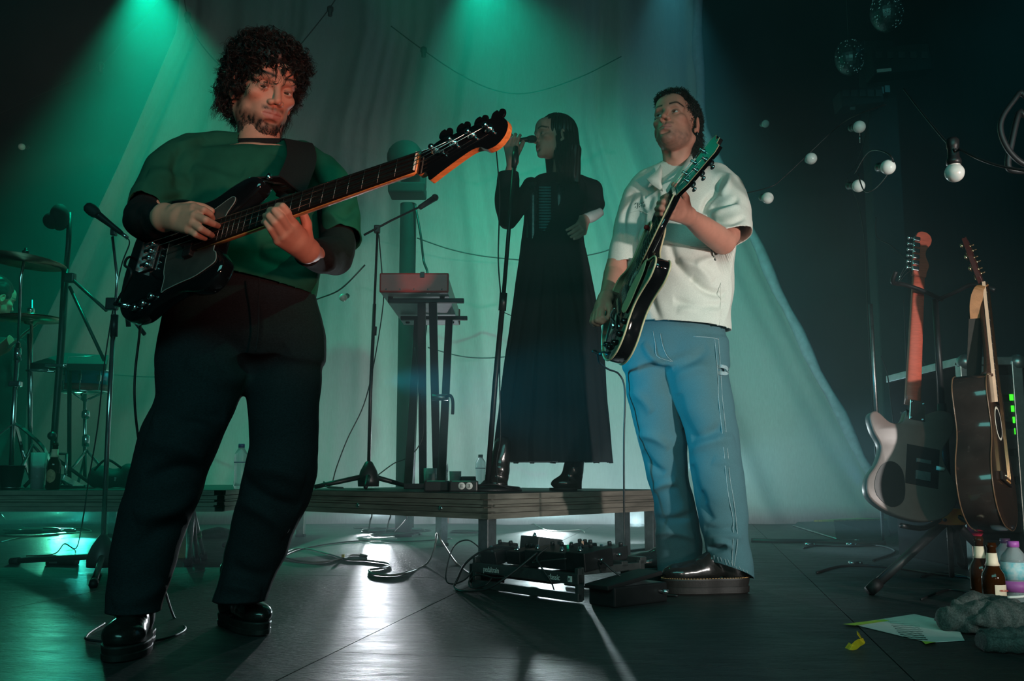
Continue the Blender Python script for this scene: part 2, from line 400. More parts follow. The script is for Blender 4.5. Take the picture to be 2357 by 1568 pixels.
# ================================================================== FIGURES: small distance-field sculptor
class Field:
    """distance field on a grid; shapes are blended in, then the zero surface is meshed (surface nets)"""
    def __init__(s, lo, hi, h):
        s.h = h; s.lo = np.array(lo, float); n = np.ceil((np.array(hi)-s.lo)/h).astype(int)+1
        s.n = n; s.d = np.full(tuple(n), .2, np.float32)
        s.ax = [s.lo[i]+h*np.arange(n[i]) for i in range(3)]
    def _block(s, lo, hi):
        a = np.clip(np.floor((np.array(lo)-s.lo)/s.h).astype(int), 0, s.n); b = np.clip(np.ceil((np.array(hi)-s.lo)/s.h).astype(int)+1, 0, s.n)
        if (b <= a).any(): return None, None
        sl = tuple(slice(a[i], b[i]) for i in range(3))
        g = [s.ax[i][a[i]:b[i]].astype(np.float32) for i in range(3)]
        return sl, (g[0][:, None, None], g[1][None, :, None], g[2][None, None, :])
    def _mix(s, sl, dd, k, mode):
        a = s.d[sl]
        if mode == 'add':
            if k > 0:
                hh = np.maximum(k-np.abs(a-dd), 0)/k; s.d[sl] = np.minimum(a, dd)-hh*hh*k*.25
            else: s.d[sl] = np.minimum(a, dd)
        elif mode == 'sub':
            dd = -dd
            if k > 0:
                hh = np.maximum(k-np.abs(a-dd), 0)/k; s.d[sl] = np.maximum(a, dd)+hh*hh*k*.25
            else: s.d[sl] = np.maximum(a, dd)
    def chain(s, pts, radii, k=.01, mode='add', flat=1.0, yaw=0.0):
        """string of tapered capsules; flat<1 thins it along its local y, which yaw turns about z"""
        pts = [np.array(p, float) for p in pts]; rm = max(radii)+k+.012
        lo = np.min(pts, 0)-rm; hi = np.max(pts, 0)+rm
        sl, g = s._block(lo, hi)
        if sl is None: return s
        c, q = math.cos(yaw), math.sin(yaw); out = None
        def tr(X, Y, Z): return (X*c+Y*q, (-X*q+Y*c)/flat, Z)
        GX, GY, GZ = tr(*g)
        for i in range(len(pts)-1):
            a = tr(*pts[i]); b = tr(*pts[i+1]); e = [b[j]-a[j] for j in range(3)]; L2 = sum(x*x for x in e)+1e-12
            px, py, pz = GX-a[0], GY-a[1], GZ-a[2]
            t = np.clip((px*e[0]+py*e[1]+pz*e[2])/L2, 0, 1)
            dd = np.sqrt((px-e[0]*t)**2+(py-e[1]*t)**2+(pz-e[2]*t)**2)-(radii[i]+(radii[i+1]-radii[i])*t)
            out = dd if out is None else np.minimum(out, dd)
        if flat < 1: out = out*(.5+.5*flat)
        s._mix(sl, out.astype(np.float32), k, mode); return s
    def stack(s, lev, k=.02, mode='add', yaw=0.0, p=2.2):
        """elliptic sections stacked in z: (x, y, z, rx, ry)"""
        L = sorted([tuple(map(float, q)) for q in lev], key=lambda q: q[2]); A = np.array(L)
        rm = max(A[:, 3].max(), A[:, 4].max())+k+.012
        lo = A[:, :3].min(0)-(rm, rm, k+.02); hi = A[:, :3].max(0)+(rm, rm, k+.02)
        sl, g = s._block(lo, hi)
        if sl is None: return s
        z = g[2].ravel(); zz = np.clip(z, A[0, 2], A[-1, 2])
        zi = np.linspace(A[0, 2], A[-1, 2], 160); kn = max(3, int(160/len(L)*.7)) | 1
        def sm(c):
            q = np.interp(zi, A[:, 2], c); pad = np.pad(q, kn//2, 'reflect', reflect_type='odd')
            return np.interp(zz, zi, np.convolve(pad, np.ones(kn)/kn, 'valid'))[None, None, :]
        cx, cy, rx, ry = [sm(A[:, i]) for i in (0, 1, 3, 4)]
        c, q = math.cos(yaw), math.sin(yaw)
        dx, dy = g[0]-cx, g[1]-cy; X = np.abs(dx*c+dy*q)/rx; Y = np.abs(-dx*q+dy*c)/ry
        rho = (X**p+Y**p+1e-9)**(1/p); dd = (rho-1)*np.minimum(rx, ry)
        ez = np.maximum(A[0, 2]-z, z-A[-1, 2])[None, None, :]
        s._mix(sl, np.maximum(dd, ez).astype(np.float32), k, mode); return s
    def ell(s, c, r, k=.01, mode='add', rot=None):
        c = np.array(c, float); r = np.array(r, float); rm = max(r)+k+.012
        sl, g = s._block(c-rm, c+rm)
        if sl is None: return s
        p = [g[0]-c[0], g[1]-c[1], g[2]-c[2]]
        if rot is not None:
            m = np.array(rot.to_3x3().transposed()); p = [m[i][0]*p[0]+m[i][1]*p[1]+m[i][2]*p[2] for i in range(3)]
        k0 = np.sqrt((p[0]/r[0])**2+(p[1]/r[1])**2+(p[2]/r[2])**2)
        k1 = np.sqrt((p[0]/r[0]**2)**2+(p[1]/r[1]**2)**2+(p[2]/r[2]**2)**2)+1e-6
        s._mix(sl, (k0*(k0-1)/k1).astype(np.float32), k, mode); return s
    def cut(s, p, n):
        """remove everything on the side n points to (clean flat end)"""
        n = np.array(n, float); n /= np.linalg.norm(n)
        dd = (s.ax[0][:, None, None]-p[0])*n[0]+(s.ax[1][None, :, None]-p[1])*n[1]+(s.ax[2][None, None, :]-p[2])*n[2]
        s.d = np.maximum(s.d, dd.astype(np.float32)); return s
    def cut_local(s, p, n, rad):
        n = np.array(n, float); n /= np.linalg.norm(n); p = np.array(p)
        sl, g = s._block(p-rad, p+rad)
        if sl is None: return s
        q = [g[i]-p[i] for i in range(3)]
        dd = q[0]*n[0]+q[1]*n[1]+q[2]*n[2]; rr = np.sqrt(q[0]**2+q[1]**2+q[2]**2)-rad
        dd = np.minimum(dd, -rr)          # only inside the ball
        s.d[sl] = np.maximum(s.d[sl], dd.astype(np.float32)); return s
    def blur(s, it=1):
        for _ in range(it):
            d = s.d
            for a in range(3):
                f = np.roll(d, 1, a); b = np.roll(d, -1, a)
                d = .25*f+.5*d+.25*b
            s.d = d.astype(np.float32)
        return s
    def mesh(s):
        d = s.d.copy(); d[0] = d[-1] = .1; d[:, 0] = d[:, -1] = .1; d[:, :, 0] = d[:, :, -1] = .1
        neg = d < 0
        c = np.zeros(tuple(np.array(d.shape)-1), np.int8)
        for i in (0, 1):
            for j in (0, 1):
                for k in (0, 1):
                    c += neg[i:i+c.shape[0], j:j+c.shape[1], k:k+c.shape[2]]
        act = np.argwhere((c > 0) & (c < 8)); idx = np.full(c.shape, -1, np.int32)
        idx[act[:, 0], act[:, 1], act[:, 2]] = np.arange(len(act))
        acc = np.zeros((len(act), 3)); cnt = np.zeros(len(act))
        cor = [(i, j, k) for i in (0, 1) for j in (0, 1) for k in (0, 1)]
        val = {q: d[act[:, 0]+q[0], act[:, 1]+q[1], act[:, 2]+q[2]].astype(float) for q in cor}
        for q in cor:
            for ax in range(3):
                if q[ax]: continue
                w = list(q); w[ax] = 1; w = tuple(w)
                a, b = val[q], val[w]; m = (a < 0) != (b < 0); t = np.where(m, a/(a-b+1e-12), 0)
                p = np.tile(np.array(q, float), (len(act), 1)); p[:, ax] += t
                acc += p*m[:, None]; cnt += m
        V = (acc/cnt[:, None]+act)*s.h+s.lo
        F = []
        for ax in range(3):
            o1, o2 = [(1, 2), (2, 0), (0, 1)][ax]
            sa = [slice(None)]*3; sb = [slice(None)]*3; sa[ax] = slice(0, -1); sb[ax] = slice(1, None)
            A = neg[tuple(sa)]; B = neg[tuple(sb)]
            for flip in (0, 1):
                e = np.argwhere(A & ~B) if not flip else np.argwhere(~A & B)
                if not len(e): continue
                e = e[(e[:, o1] > 0) & (e[:, o2] > 0)]
                e = e[(e[:, o1] < d.shape[o1]-1) & (e[:, o2] < d.shape[o2]-1)]
                q = []
                for u, w in ((0, 0), (-1, 0), (-1, -1), (0, -1)):
                    x = e.copy(); x[:, o1] += u; x[:, o2] += w; q.append(idx[x[:, 0], x[:, 1], x[:, 2]])
                q = np.stack(q, 1); q = q[(q >= 0).all(1)]
                if flip: q = q[:, ::-1]
                F.append(q)
        return V, np.concatenate(F)
def vnormals(V, F):
    a, b, c, d = [V[F[:, i]] for i in range(4)]
    n = np.cross(c-a, d-b); N = np.zeros_like(V)
    for i in range(4): np.add.at(N, F[:, i], n)
    return N/(np.linalg.norm(N, axis=1)[:, None]+1e-12)
def relax(V, F, it=2, w=.5):
    n = len(V)
    for _ in range(it):
        S = np.zeros_like(V); C = np.zeros(n)
        for i in range(4):
            for j in ((i+1) % 4, (i-1) % 4):
                np.add.at(S, F[:, i], V[F[:, j]]); np.add.at(C, F[:, i], 1)
        V = V*(1-w)+w*S/np.maximum(C, 1)[:, None]
    return V
def xform(V, Mx):
    m = np.array(Mx); return V @ m[:3, :3].T+m[:3, 3]
def drop(V, F, keep, snap=None):
    """keep only the faces whose points are all kept"""
    kf = keep[F].all(1); F = F[kf]; used = np.zeros(len(V), bool); used[F.ravel()] = True
    mp = np.cumsum(used)-1
    return V[used], mp[F], used
def mesh_obj(name, V, F, m, parent=None, col=None, label=None, thick=0, smooth=True):
    me = bpy.data.meshes.new(name); off = Vector((0, 0, 0)); q = parent
    while q is not None: off = off+q.location; q = q.parent
    V = np.asarray(V)-np.array(off)
    me.vertices.add(len(V)); me.vertices.foreach_set('co', V.astype(np.float32).ravel())
    F = np.asarray(F); me.loops.add(F.size); me.polygons.add(len(F))
    me.loops.foreach_set('vertex_index', F.astype(np.int32).ravel())
    me.polygons.foreach_set('loop_start', (np.arange(len(F))*4).astype(np.int32))
    me.update(calc_edges=True); me.validate()
    me.polygons.foreach_set('use_smooth', [smooth]*len(me.polygons))
    if col is not None:
        at = me.color_attributes.new('col', 'FLOAT_COLOR', 'POINT')
        c = np.ones((len(V), 4), np.float32); c[:, :3] = col; at.data.foreach_set('color', c.ravel())
    me.materials.append(m); o = bpy.data.objects.new(name, me); COL.objects.link(o)
    if parent is not None: o.parent = parent
    if label: o['label'] = label
    if thick:
        md = o.modifiers.new('thickness', 'SOLIDIFY'); md.thickness = thick; md.offset = -1
    return o
def fnoise(V, sc, seed=0, oct=3):
    """cheap smooth noise from rotated sines, -1..1"""
    rs = np.random.RandomState(seed); out = np.zeros(len(V)); amp = 1; tot = 0
    for o in range(oct):
        for _ in range(4):
            k = rs.normal(size=3); k /= np.linalg.norm(k); k = k*np.array(sc)*(1.9**o)
            out += amp*np.sin(V @ k+rs.uniform(0, 6.28)+1.3*np.sin(V @ np.roll(k, 1)*.6+rs.uniform(0, 6)))
        tot += amp*4*.55; amp *= .5
    return out/tot
def seg_dist(V, a, b):
    a = np.array(a); b = np.array(b); e = b-a; t = np.clip(((V-a) @ e)/(e @ e+1e-9), 0, 1)
    return np.linalg.norm(V-a-t[:, None]*e, axis=1), t
def folds(V, N, lines):
    """creases pressed into the cloth along lines given by two points each: (a, b, width, height); height>0 a ridge, <0 a valley.
    A crease lies on whatever part of the cloth is nearest the line's plane through the sculpting viewpoint, front faces only."""
    o = np.array((0, 0, H)); Q = V-o; Dd = Q[:, 1]; fr = np.clip(-(N*Q).sum(1)/np.linalg.norm(Q, axis=1)*3, 0, 1)
    x = Q[:, 0]/Dd; z = Q[:, 2]/Dd; off = np.zeros(len(V))
    for a, b, w, hgt in lines:
        a = np.array(a)-o; b = np.array(b)-o; ax, az = a[0]/a[1], a[2]/a[1]; bx, bz = b[0]/b[1], b[2]/b[1]
        ex, ez = bx-ax, bz-az; L2 = ex*ex+ez*ez+1e-12; t = np.clip(((x-ax)*ex+(z-az)*ez)/L2, 0, 1)
        # a gentle bow keeps the crease from being ruler straight
        bow = .10*math.sqrt(L2)*np.sin(math.pi*t)*(1 if hgt > 0 else -1)
        nx, nz = -ez/math.sqrt(L2), ex/math.sqrt(L2)
        dd = np.sqrt((x-ax-ex*t-nx*bow)**2+(z-az-ez*t-nz*bow)**2)*Dd
        off += hgt*np.exp(-(dd/w)**2)*np.sqrt(np.clip(4*t*(1-t), 0.0, 1))*fr
    return V+N*off[:, None]
def LV(ul, ur, v, D, ratio):
    """section seen between ul and ur at height v, D metres away; ratio = depth over width"""
    a = P(ul, v, D); b = P(ur, v, D); c = (a+b)/2; r = (b-a).length/2
    return (c.x, D, c.z, r, r*ratio)
def CW(pts):
    """[(u, v, D, halfwidth px)] -> points, radii"""
    ps = [P(u, v, D) for u, v, D, w in pts]; rs = [(P(u+w, v, D)-P(u, v, D)).length for u, v, D, w in pts]
    return ps, rs
def open_caps(V, F, caps, tol=.006):
    N = vnormals(V, F); keep = np.ones(len(V), bool)
    for p, n, rad in caps:
        n = np.array(n, float); n /= np.linalg.norm(n); q = V-np.array(p); dn = q @ n
        keep &= ~((np.abs(dn) < tol) & (np.linalg.norm(q, axis=1) < rad) & (N @ n > .55))
    V, F, used = drop(V, F, keep)
    return V, F
def trim(V, F, cuts, keep_extra=None):
    """cut the surface open along planes (point, normal, radius) and lay the cut edge exactly on each plane"""
    V = V.copy()
    for p, n, rad in cuts:
        n = np.array(n, float); n /= np.linalg.norm(n); q = V-np.array(p); dn = q @ n; near = np.linalg.norm(q-np.outer(dn, n), axis=1) < rad
        near &= (np.abs(dn) < rad*1.3)
        rem = near & (dn > 0)
        mixed = rem[F].any(1) & ~rem[F].all(1)
        edge = np.zeros(len(V), bool); edge[F[mixed].ravel()] = True; edge &= rem      # first removed row is pulled back onto the plane
        V[edge] -= np.outer(dn[edge], n); keep = ~(rem & ~edge)
        V, F, _ = drop(V, F, keep)
    return V, F
def colour(V, base): return np.tile(np.array(base, float), (len(V), 1))
# ------------------------------------------------------------------ head (local: x = own left, y = forward, z = up, origin between the ears)
def head_field(neck_end, eye_open=.8, h=.0017, fem=0.0, jaw=1.0, scale=1.0, lookup=0):
    ne = np.array(neck_end)
    f = Field(np.minimum((-.105, -.125, -.135), ne-.09), np.maximum((.105, .135, .15), ne+.09), h)
    f.ell((0, -.014, .048), (.074, .094, .086), 0)
    f.ell((0, .030, -.016), (.055, .063, .084), .03)
    f.ell((0, .042, -.068), (.040*jaw, .048, .033), .028)
    f.ell((0, .078, -.094), (.022*jaw, .016, .015), .022)
    for s in (-1, 1):
        f.ell((s*.0435*jaw, .010, -.053), (.015, .034, .027), .028)
        f.ell((s*.043, .064, -.012), (.017, .020, .013), .022)
        f.chain([(s*.010, .091, .026), (s*.034, .088, .031), (s*.050, .071, .025)], [.0072, .0078, .0045], .020)
    f.ell((0, .070, .062), (.050, .030, .035), .03)
    f.ell((0, .074, -.052), (.031, .024, .030), .02)
    for s in (-1, 1):
        f.ell((s*.031, .100, .008), (.018, .0145, .0125), .012, 'sub')
        f.ell((s*.031, .0785, .006), (.0150, .0148, .0142), .003)
    # nose
    f.chain([(0, .092, .020), (0, .102, .000), (0, .1135, -.021)], [.0068, .0078, .0098*(1-.1*fem)], .010)
    for s in (-1, 1):
        f.ell((s*.0125, .103, -.027), (.0082, .0105, .0078), .006)
        f.ell((s*.0066, .110, -.0345), (.0034, .0050, .0034), .002, 'sub')
    # mouth
    f.chain([(-.0235, .088, -.0555), (-.006, .0985, -.051), (0, .0985, -.0525), (.006, .0985, -.051), (.0235, .088, -.0555)], [.0022, .0052, .0046, .0052, .0022], .003)
    f.chain([(-.021, .087, -.058), (0, .0965, -.0635), (.021, .087, -.058)], [.0025, .0068, .0025], .004)
    f.chain([(-.025, .093, -.0565), (0, .107, -.0572), (.025, .093, -.0565)], [.0012, .0030, .0012], .002, 'sub')
    f.ell((0, .094, -.076), (.016, .008, .006), .008, 'sub')
    f.ell((0, .101, -.041), (.003, .004, .007), .004, 'sub')
    for s in (-1, 1):
        # eyelid slit
        f.ell((s*.031, .0905, .0045), (.0135, .0090, .0052*eye_open), .0015, 'sub')
        # ears
        rt = Matrix.Rotation(s*R(-14), 3, 'Z') @ Matrix.Rotation(R(-12), 3, 'X')
        f.ell((s*.0785, -.010, -.002), (.0065, .0180, .0305), .004, rot=rt)
        f.ell((s*.0850, -.006, .002), (.0062, .0105, .0190), .003, 'sub', rot=rt)
        f.ell((s*.0795, -.004, -.004), (.0035, .0065, .0090), .003, rot=rt)
        f.ell((s*.0740, .000, -.030), (.0055, .0070, .0090), .005)
    # neck
    f.chain([(0, -.032, -.040), (ne*.45+np.array((0, -.016, -.02))), ne], [.048-.008*fem, .049-.012*fem, .056-.010*fem], .012)
    if fem < .5:
        m = ne*.55+np.array((0, .030, -.035)); f.ell(m, (.011, .014, .014), .016)
        for s in (-1, 1): f.chain([(s*.052, -.02, -.05), ne*.9+np.array((s*.018, .035, 0))], [.013, .012], .025)
    return f
EYE = ((.031, .0785, .006), (-.031, .0785, .006))
def head_cols(Vl, skin, beard=0.0, hairline=None, lipc=(.42, .15, .13), seed=1, beard_col=(.035, .022, .018)):
    x, y, z = Vl.T; C = colour(Vl, skin); ax = np.abs(x)
    red = np.array((1.12, .80, .74))
    def blend(mask, c): C[:] = C*(1-mask[:, None])+np.array(c)*mask[:, None]
    ck = np.exp(-(((ax-.045)/.022)**2+((z+.018)/.02)**2))*(y > .02)*.45; C[:] = C*(1-ck[:, None])+C*red*ck[:, None]
    nk = np.exp(-((x/.014)**2+((z+.024)/.014)**2))*(y > .095)*.5; C[:] = C*(1-nk[:, None])+C*red*nk[:, None]
    er = (ax > .073)*.5*(z > -.05); C[:] = C*(1-er[:, None])+C*red*er[:, None]
    es = np.exp(-(((ax-.031)/.017)**2+((z-.008)/.012)**2))*(y > .06)*.35; C[:] = C*(1-es[:, None]*.5)
    lip = ((ax < .024) & (y > .084) & (np.abs(z+.0570) < (.0118-.0002)*np.sqrt(np.clip(1-(x/.0245)**2, 0, 1)))).astype(float)
    n = fnoise(Vl, (300, 300, 300), seed)
    if beard > 0:
        # jaw line, chin, moustache
        line = -.046-.020*np.clip(1-ax/.055, 0, 1)**.8-.0*ax
        b1 = np.clip((line-z)/.018, 0, 1)*np.clip((y+.005)/.02, 0, 1)*(z > -.125)
        side = np.clip((ax-.052)/.012, 0, 1)*np.clip((.004-z)/.02, 0, 1)*np.clip((y+.002)/.012, 0, 1)*np.clip((.062-y)/.03, 0, 1)
        mo = np.exp(-(((z+.0425)/.0055)**2))*(ax < .030)*(y > .08)*np.clip((.034-ax)/.008, 0, 1)
        soul = np.exp(-(((z+.075)/.006)**2+(x/.009)**2))*(y > .08)*.7
        msk = np.clip(np.maximum.reduce([b1, side, mo*.95, soul]), 0, 1)*(1-lip)
        msk = np.clip(msk*beard*(.85+.3*n), 0, 1); blend(msk, beard_col)
    blend(lip*.85, lipc)
    # brows
    bz = .0345+.004*np.clip(ax/.03, 0, 1)-.5*np.clip(ax-.043, 0, 1)
    bm = np.exp(-((z-bz)/.0042)**2)*((ax > .013) & (ax < .056))*(y > .06)
    blend(np.clip(bm*1.1, 0, 1), (.03, .02, .016))
    ln = np.exp(-(((ax-.031)/.013)**4))*np.exp(-((z-.0095)/.0018)**2)*(y > .085)*.7; blend(ln, (.04, .02, .018))
    return C
def strand_mesh(name, strands, m, parent, sides=4, label=None):
    """strands: list of (points Nx3, radii N)"""
    Vs = []; Fs = []; b = 0
    ca = [(math.cos(2*math.pi*k/sides), math.sin(2*math.pi*k/sides)) for k in range(sides)]
    for p, r in strands:
        p = np.asarray(p); n = len(p); t = np.gradient(p, axis=0); t /= np.linalg.norm(t, axis=1)[:, None]+1e-9
        up = np.array((.3, .5, .81)); a = np.cross(t, up); a /= np.linalg.norm(a, axis=1)[:, None]+1e-9; c = np.cross(t, a)
        r = np.asarray(r)
        ring = np.stack([p+a*(r*x)[:, None]+c*(r*y)[:, None] for x, y in ca], 1)
        Vs.append(ring.reshape(-1, 3))
        i = np.arange(n-1)[:, None]*sides; k = np.arange(sides)[None, :]; k2 = (k+1) % sides
        q = np.stack([i+k, i+k2, i+sides+k2, i+sides+k], -1).reshape(-1, 4)+b
        Fs.append(q); b += n*sides
    return mesh_obj(name, np.concatenate(Vs), np.concatenate(Fs), m, parent, label=label)
# ------------------------------------------------------------------ arms and hands
def arm_field(f, pts, radii, k=.012): return f.chain(pts, radii, k)
def hand_to(f, wrist, knuckles, fingers, thumb, rf=.0082, wr=.026):
    """wrist point, four knuckle points, four joint lists (after the knuckle), thumb joint list from palm base"""
    w = np.array(wrist); K = [np.array(k) for k in knuckles]; mid = sum(K)/4
    sz = np.linalg.norm(mid-w)
    for i, kk in enumerate(K):
        off = (K[3]-K[0])*((i-1.5)/3)*.0
        base = w+(kk-mid)*.45
        f.chain([base, lerp(base, kk, .55), kk], [.0155, .0135, .0108], .012)
    f.chain([w, lerp(w, mid, .5)], [wr*.80, .020], .014)
    rr = [rf*1.0, rf*1.05, rf*1.0, rf*.88]
    for i, fj in enumerate(fingers):
        pts = [K[i]]+[np.array(q) for q in fj]; n = len(pts)
        rad = [rr[i]*(1.12-.30*j/(n-1)) for j in range(n)]
        f.chain(pts, rad, .0045)
    if thumb is not None:
        pts = [np.array(q) for q in thumb]; n = len(pts)
        f.chain(pts, [.0155, .0115, .0100, .0088][:n] if n <= 4 else [.0155]+[.0105]*(n-1), .009)
    return f
def eyes(root, Mx, look=(0, 1, 0), iris=(.05, .03, .02)):
    for e in EYE:
        b = MB(); b.ball((0, 0, 0), .0122, 20, 14)
        lk = Vector(look).normalized(); q = Mx @ Matrix.Translation(e)
        o = b.obj('eye', M['eye_white'], None); me = o.data; me.transform(q); off = root.location
        me.transform(Matrix.Translation(-off)); o.parent = root
        rot = lk.to_track_quat('Z', 'Y').to_matrix().to_4x4()
        b2 = MB(); b2.lathe([(.0058, .0108), (.0056, .0112), (0.0026, .0124), (0, .0126)], n=16)
        o2 = b2.obj('iris', mat('iris_brown', iris, .12, noise_s=300, noise_a=.3), None); o2.data.transform(q @ rot); o2.data.transform(Matrix.Translation(-off)); o2.parent = o
M['eye_white'] = mat('eye_white', (.55, .50, .47), .2, 0, .5, 120, .05)
M['skin'] = mat('skin', (1, 1, 1), .5, 0, .4, 60, .10, .25, 900, attr='col')
M['hair'] = mat('dark_hair', (.010, .007, .006), .42, 0, .5, 60, .4, .1, 400)
def head_matrix(pos, yaw, pitch, roll, scale=1.0):
    """yaw: 0 faces the camera (-Y), positive turns to the picture's right; pitch positive looks up; roll positive tips the crown to the picture's right"""
    base = Matrix.Rotation(math.pi, 4, 'Z')         # local +y -> world -y, local x (own left) -> picture right after the turn
    m = Matrix.Translation(pos) @ Matrix.Rotation(R(yaw), 4, 'Z') @ Matrix.Rotation(R(-pitch), 4, 'X') @ Matrix.Rotation(R(roll), 4, 'Y') @ base
    return m @ Matrix.Scale(scale, 4)
# ================================================================== BASS PLAYER
SKIN1 = (.56, .27, .19)
def bassist():
    root = thing('person', 'man with dark curly hair and green T-shirt over black sleeves, playing a bass guitar', 'person', G(430, 1480))
    # ---------------- head
    HP = P(606, 213, 2.56)
    Mh = head_matrix(HP, 36, -18, 3, 1.10); inv = Mh.inverted()
    ne = inv @ P(596, 345, 2.56)
    f = head_field(ne, eye_open=.5)
    V, F = f.mesh(); V = relax(V, F, 1, .4); C = head_cols(V, SKIN1, beard=.93)
    Vb = [xform(V, Mh)]; Fb = [F]; Cb = [C]; nb = len(V)
    # short beard hairs
    xs = V[C[:, 0] < .16]; xs = xs[(xs[:, 2] < -.04) & (xs[:, 1] > .02) & (np.abs(xs[:, 0]) < .056)]
    rs = np.random.RandomState(3); st = []
    for i in rs.choice(len(xs), 1500):
        p = xs[i]; n = p-np.array((0, .01, -.03)); n /= np.linalg.norm(n); dr = n*.6+np.array((0, .1, -.8))+rs.normal(0, .2, 3); dr /= np.linalg.norm(dr)
        ln = rs.uniform(.0025, .0045); st.append((xform(np.array([p-n*.0005, p+dr*ln*.6+n*.0008, p+dr*ln]), Mh), (.0005, .0004, .0002)))
    strand_mesh('beard', st, M['hair'], root, 3)
    # ---------------- plucking hand (his right) with forearm
    f = Field(P(330, 580, 2.0)-Vector((.05, .05, .05)), P(540, 440, 2.32)+Vector((.06, .05, .06)), .0022)
    w = P(378, 500, 2.14)
    f.chain([P(350, 508, 2.22), w], [.030, .025], .02)
    f.chain([w-Vector((0, 0, .012)), w+Vector((0, 0, .010))], [.021, .020], .02)
    K = [P(447, 478, 2.065), P(449, 497, 2.05), P(444, 514, 2.05), P(434, 529, 2.06)]
    hand_to(f, w, K, [[P(470, 484, 2.045), P(484, 493, 2.06), P(489, 503, 2.08)],
                      [P(474, 507, 2.03), P(490, 515, 2.05), P(502, 520, 2.085)],
                      [P(462, 527, 2.035), P(478, 536, 2.055), P(488, 542, 2.085)],
                      [P(450, 540, 2.045), P(463, 546, 2.065), P(472, 549, 2.085)]],
            [P(405, 486, 2.11), P(440, 474, 2.12), P(468, 478, 2.13), P(486, 486, 2.13)], .0083, .027)
    f.blur(1); V, F = f.mesh(); Vb.append(V); Fb.append(F+nb); nb += len(V)
    Cb.append(colour(V, SKIN1)*(1+.05*fnoise(V, (60, 60, 60), 5))[:, None])
    # ---------------- fretting hand (his left)
    f = Field(P(590, 640, 1.86)-Vector((.05, .0, .03)), P(800, 440, 2.36)+Vector((.08, .0, .05)), .0022)
    w = P(708, 578, 2.06)
    f.chain([P(740, 589, 2.19), w], [.022, .025], .02)
    K = [P(676, 516, 1.965), P(664, 530, 1.955), P(651, 543, 1.955), P(640, 554, 1.965)]
    hand_to(f, w, K, [[P(660, 487, 1.925), P(651, 475, 1.915), P(640, 474, 1.935)],
                      [P(645, 499, 1.915), P(633, 485, 1.915), P(622, 484, 1.94)],
                      [P(632, 512, 1.92), P(620, 498, 1.925), P(611, 497, 1.955)],
                      [P(622, 526, 1.93), P(613, 513, 1.935), P(607, 512, 1.965)]],
            [P(704, 545, 2.03), P(706, 515, 2.02), P(698, 494, 2.01), P(688, 484, 2.0)], .0086, .028)
    f.blur(1); V, F = f.mesh(); Vb.append(V); Fb.append(F+nb); nb += len(V)
    Cb.append(colour(V, SKIN1)*(1+.05*fnoise(V, (60, 60, 60), 6))[:, None])
    # ---------------- torso, upper arms (under the clothes) joining neck and wrists
    f = Field((-1.1, 2.05, .55), (-.2, 2.75, 1.45), .006)
    f.stack([LV(505, 690, 345, 2.53, .55), LV(480, 695, 420, 2.53, .5), LV(480, 695, 540, 2.50, .5), LV(470, 690, 640, 2.44, .65)], .03)
    f.chain([P(596, 345, 2.555), P(598, 300, 2.56)], [.062, .055], .03)
    f.chain([P(455, 372, 2.52), P(385, 450, 2.42), P(338, 505, 2.33), P(352, 508, 2.22)], [.05, .040, .033, .030], .02)
    f.chain([P(720, 398, 2.55), P(768, 520, 2.44), P(770, 592, 2.33), P(735, 588, 2.18)], [.038, .034, .033, .030], .02)
    V, F = f.mesh(); Vb.append(V); Fb.append(F+nb); nb += len(V); Cb.append(colour(V, SKIN1))
    mesh_obj('body', np.concatenate(Vb), np.concatenate(Fb), M['skin'], root, np.concatenate(Cb))
    eyes(root, Mh, (.35, .9, -.12))
    # ---------------- hair: cap plus many curls
    hm = Mh
    cap = Field((-.13, -.16, -.10), (.13, .14, .20), .004)
    cap.ell((0, -.020, .060), (.087, .104, .088), 0); cap.ell((0, -.055, -.005), (.080, .070, .075), .03)
    cap.ell((0, .060, .085), (.075, .042, .036), .03)
    cap.ell((0, .12, -.03), (.072, .085, .083), .01, 'sub')
    for s in (-1, 1): cap.ell((s*.09, .015, -.02), (.03, .026, .04), .01, 'sub')
    V, F = cap.mesh(); V = V+vnormals(V, F)*(.003*fnoise(V, (90, 90, 90), 3))[:, None]; CapV = V; CapN = vnormals(V, F)
    hair = mesh_obj('hair', xform(V, hm), F, M['hair'], root)
    rs = np.random.RandomState(11); st = []
    sel = np.where((CapN[:, 1] < .9) | (V[:, 2] > .05))[0]
    def lock(p, n, dr, L, amp, turns, nst, rad, spread):
        m = 13; tt = np.linspace(0, 1, m); c1 = np.cross(dr, n); c1 /= np.linalg.norm(c1)+1e-9; c2 = np.cross(dr, c1)
        ph = rs.uniform(0, 6.28); e = amp*np.minimum(1, tt*2.5)
        ax = p+np.outer(tt*L, dr)+np.outer((tt**2)*L*-.30, (0, 0, 1))+np.outer(np.sin(ph+tt*turns)*e, c1)+np.outer((np.cos(ph+tt*turns)-math.cos(ph))*e, c2)
        for _ in range(nst):
            o1 = rs.normal(0, spread, 3); j = rs.normal(0, spread*.6, 3)
            w = np.outer(np.sin(tt*turns*.5+rs.uniform(0, 6))*spread*.8*tt, rs.normal(0, 1, 3))
            st.append((xform(ax+o1*(.4+.9*tt[:, None])+np.outer(tt**2, j)*2+w, hm), rad*rs.uniform(.7, 1.2)*np.linspace(1, .25, m)))
    for i in rs.choice(sel, 1500):
        p = V[i]; n = CapN[i]
        if p[2] < -.075: continue
        t = np.cross(n, rs.normal(size=3)); t /= np.linalg.norm(t); dr = t*rs.uniform(.6, 1)+n*rs.uniform(.25, .7)+np.array((0, 0, -.08)); dr /= np.linalg.norm(dr)
        lock(p, n, dr, rs.uniform(.020, .042), rs.uniform(.005, .010), rs.uniform(5, 10), 5, .0011, .0016)
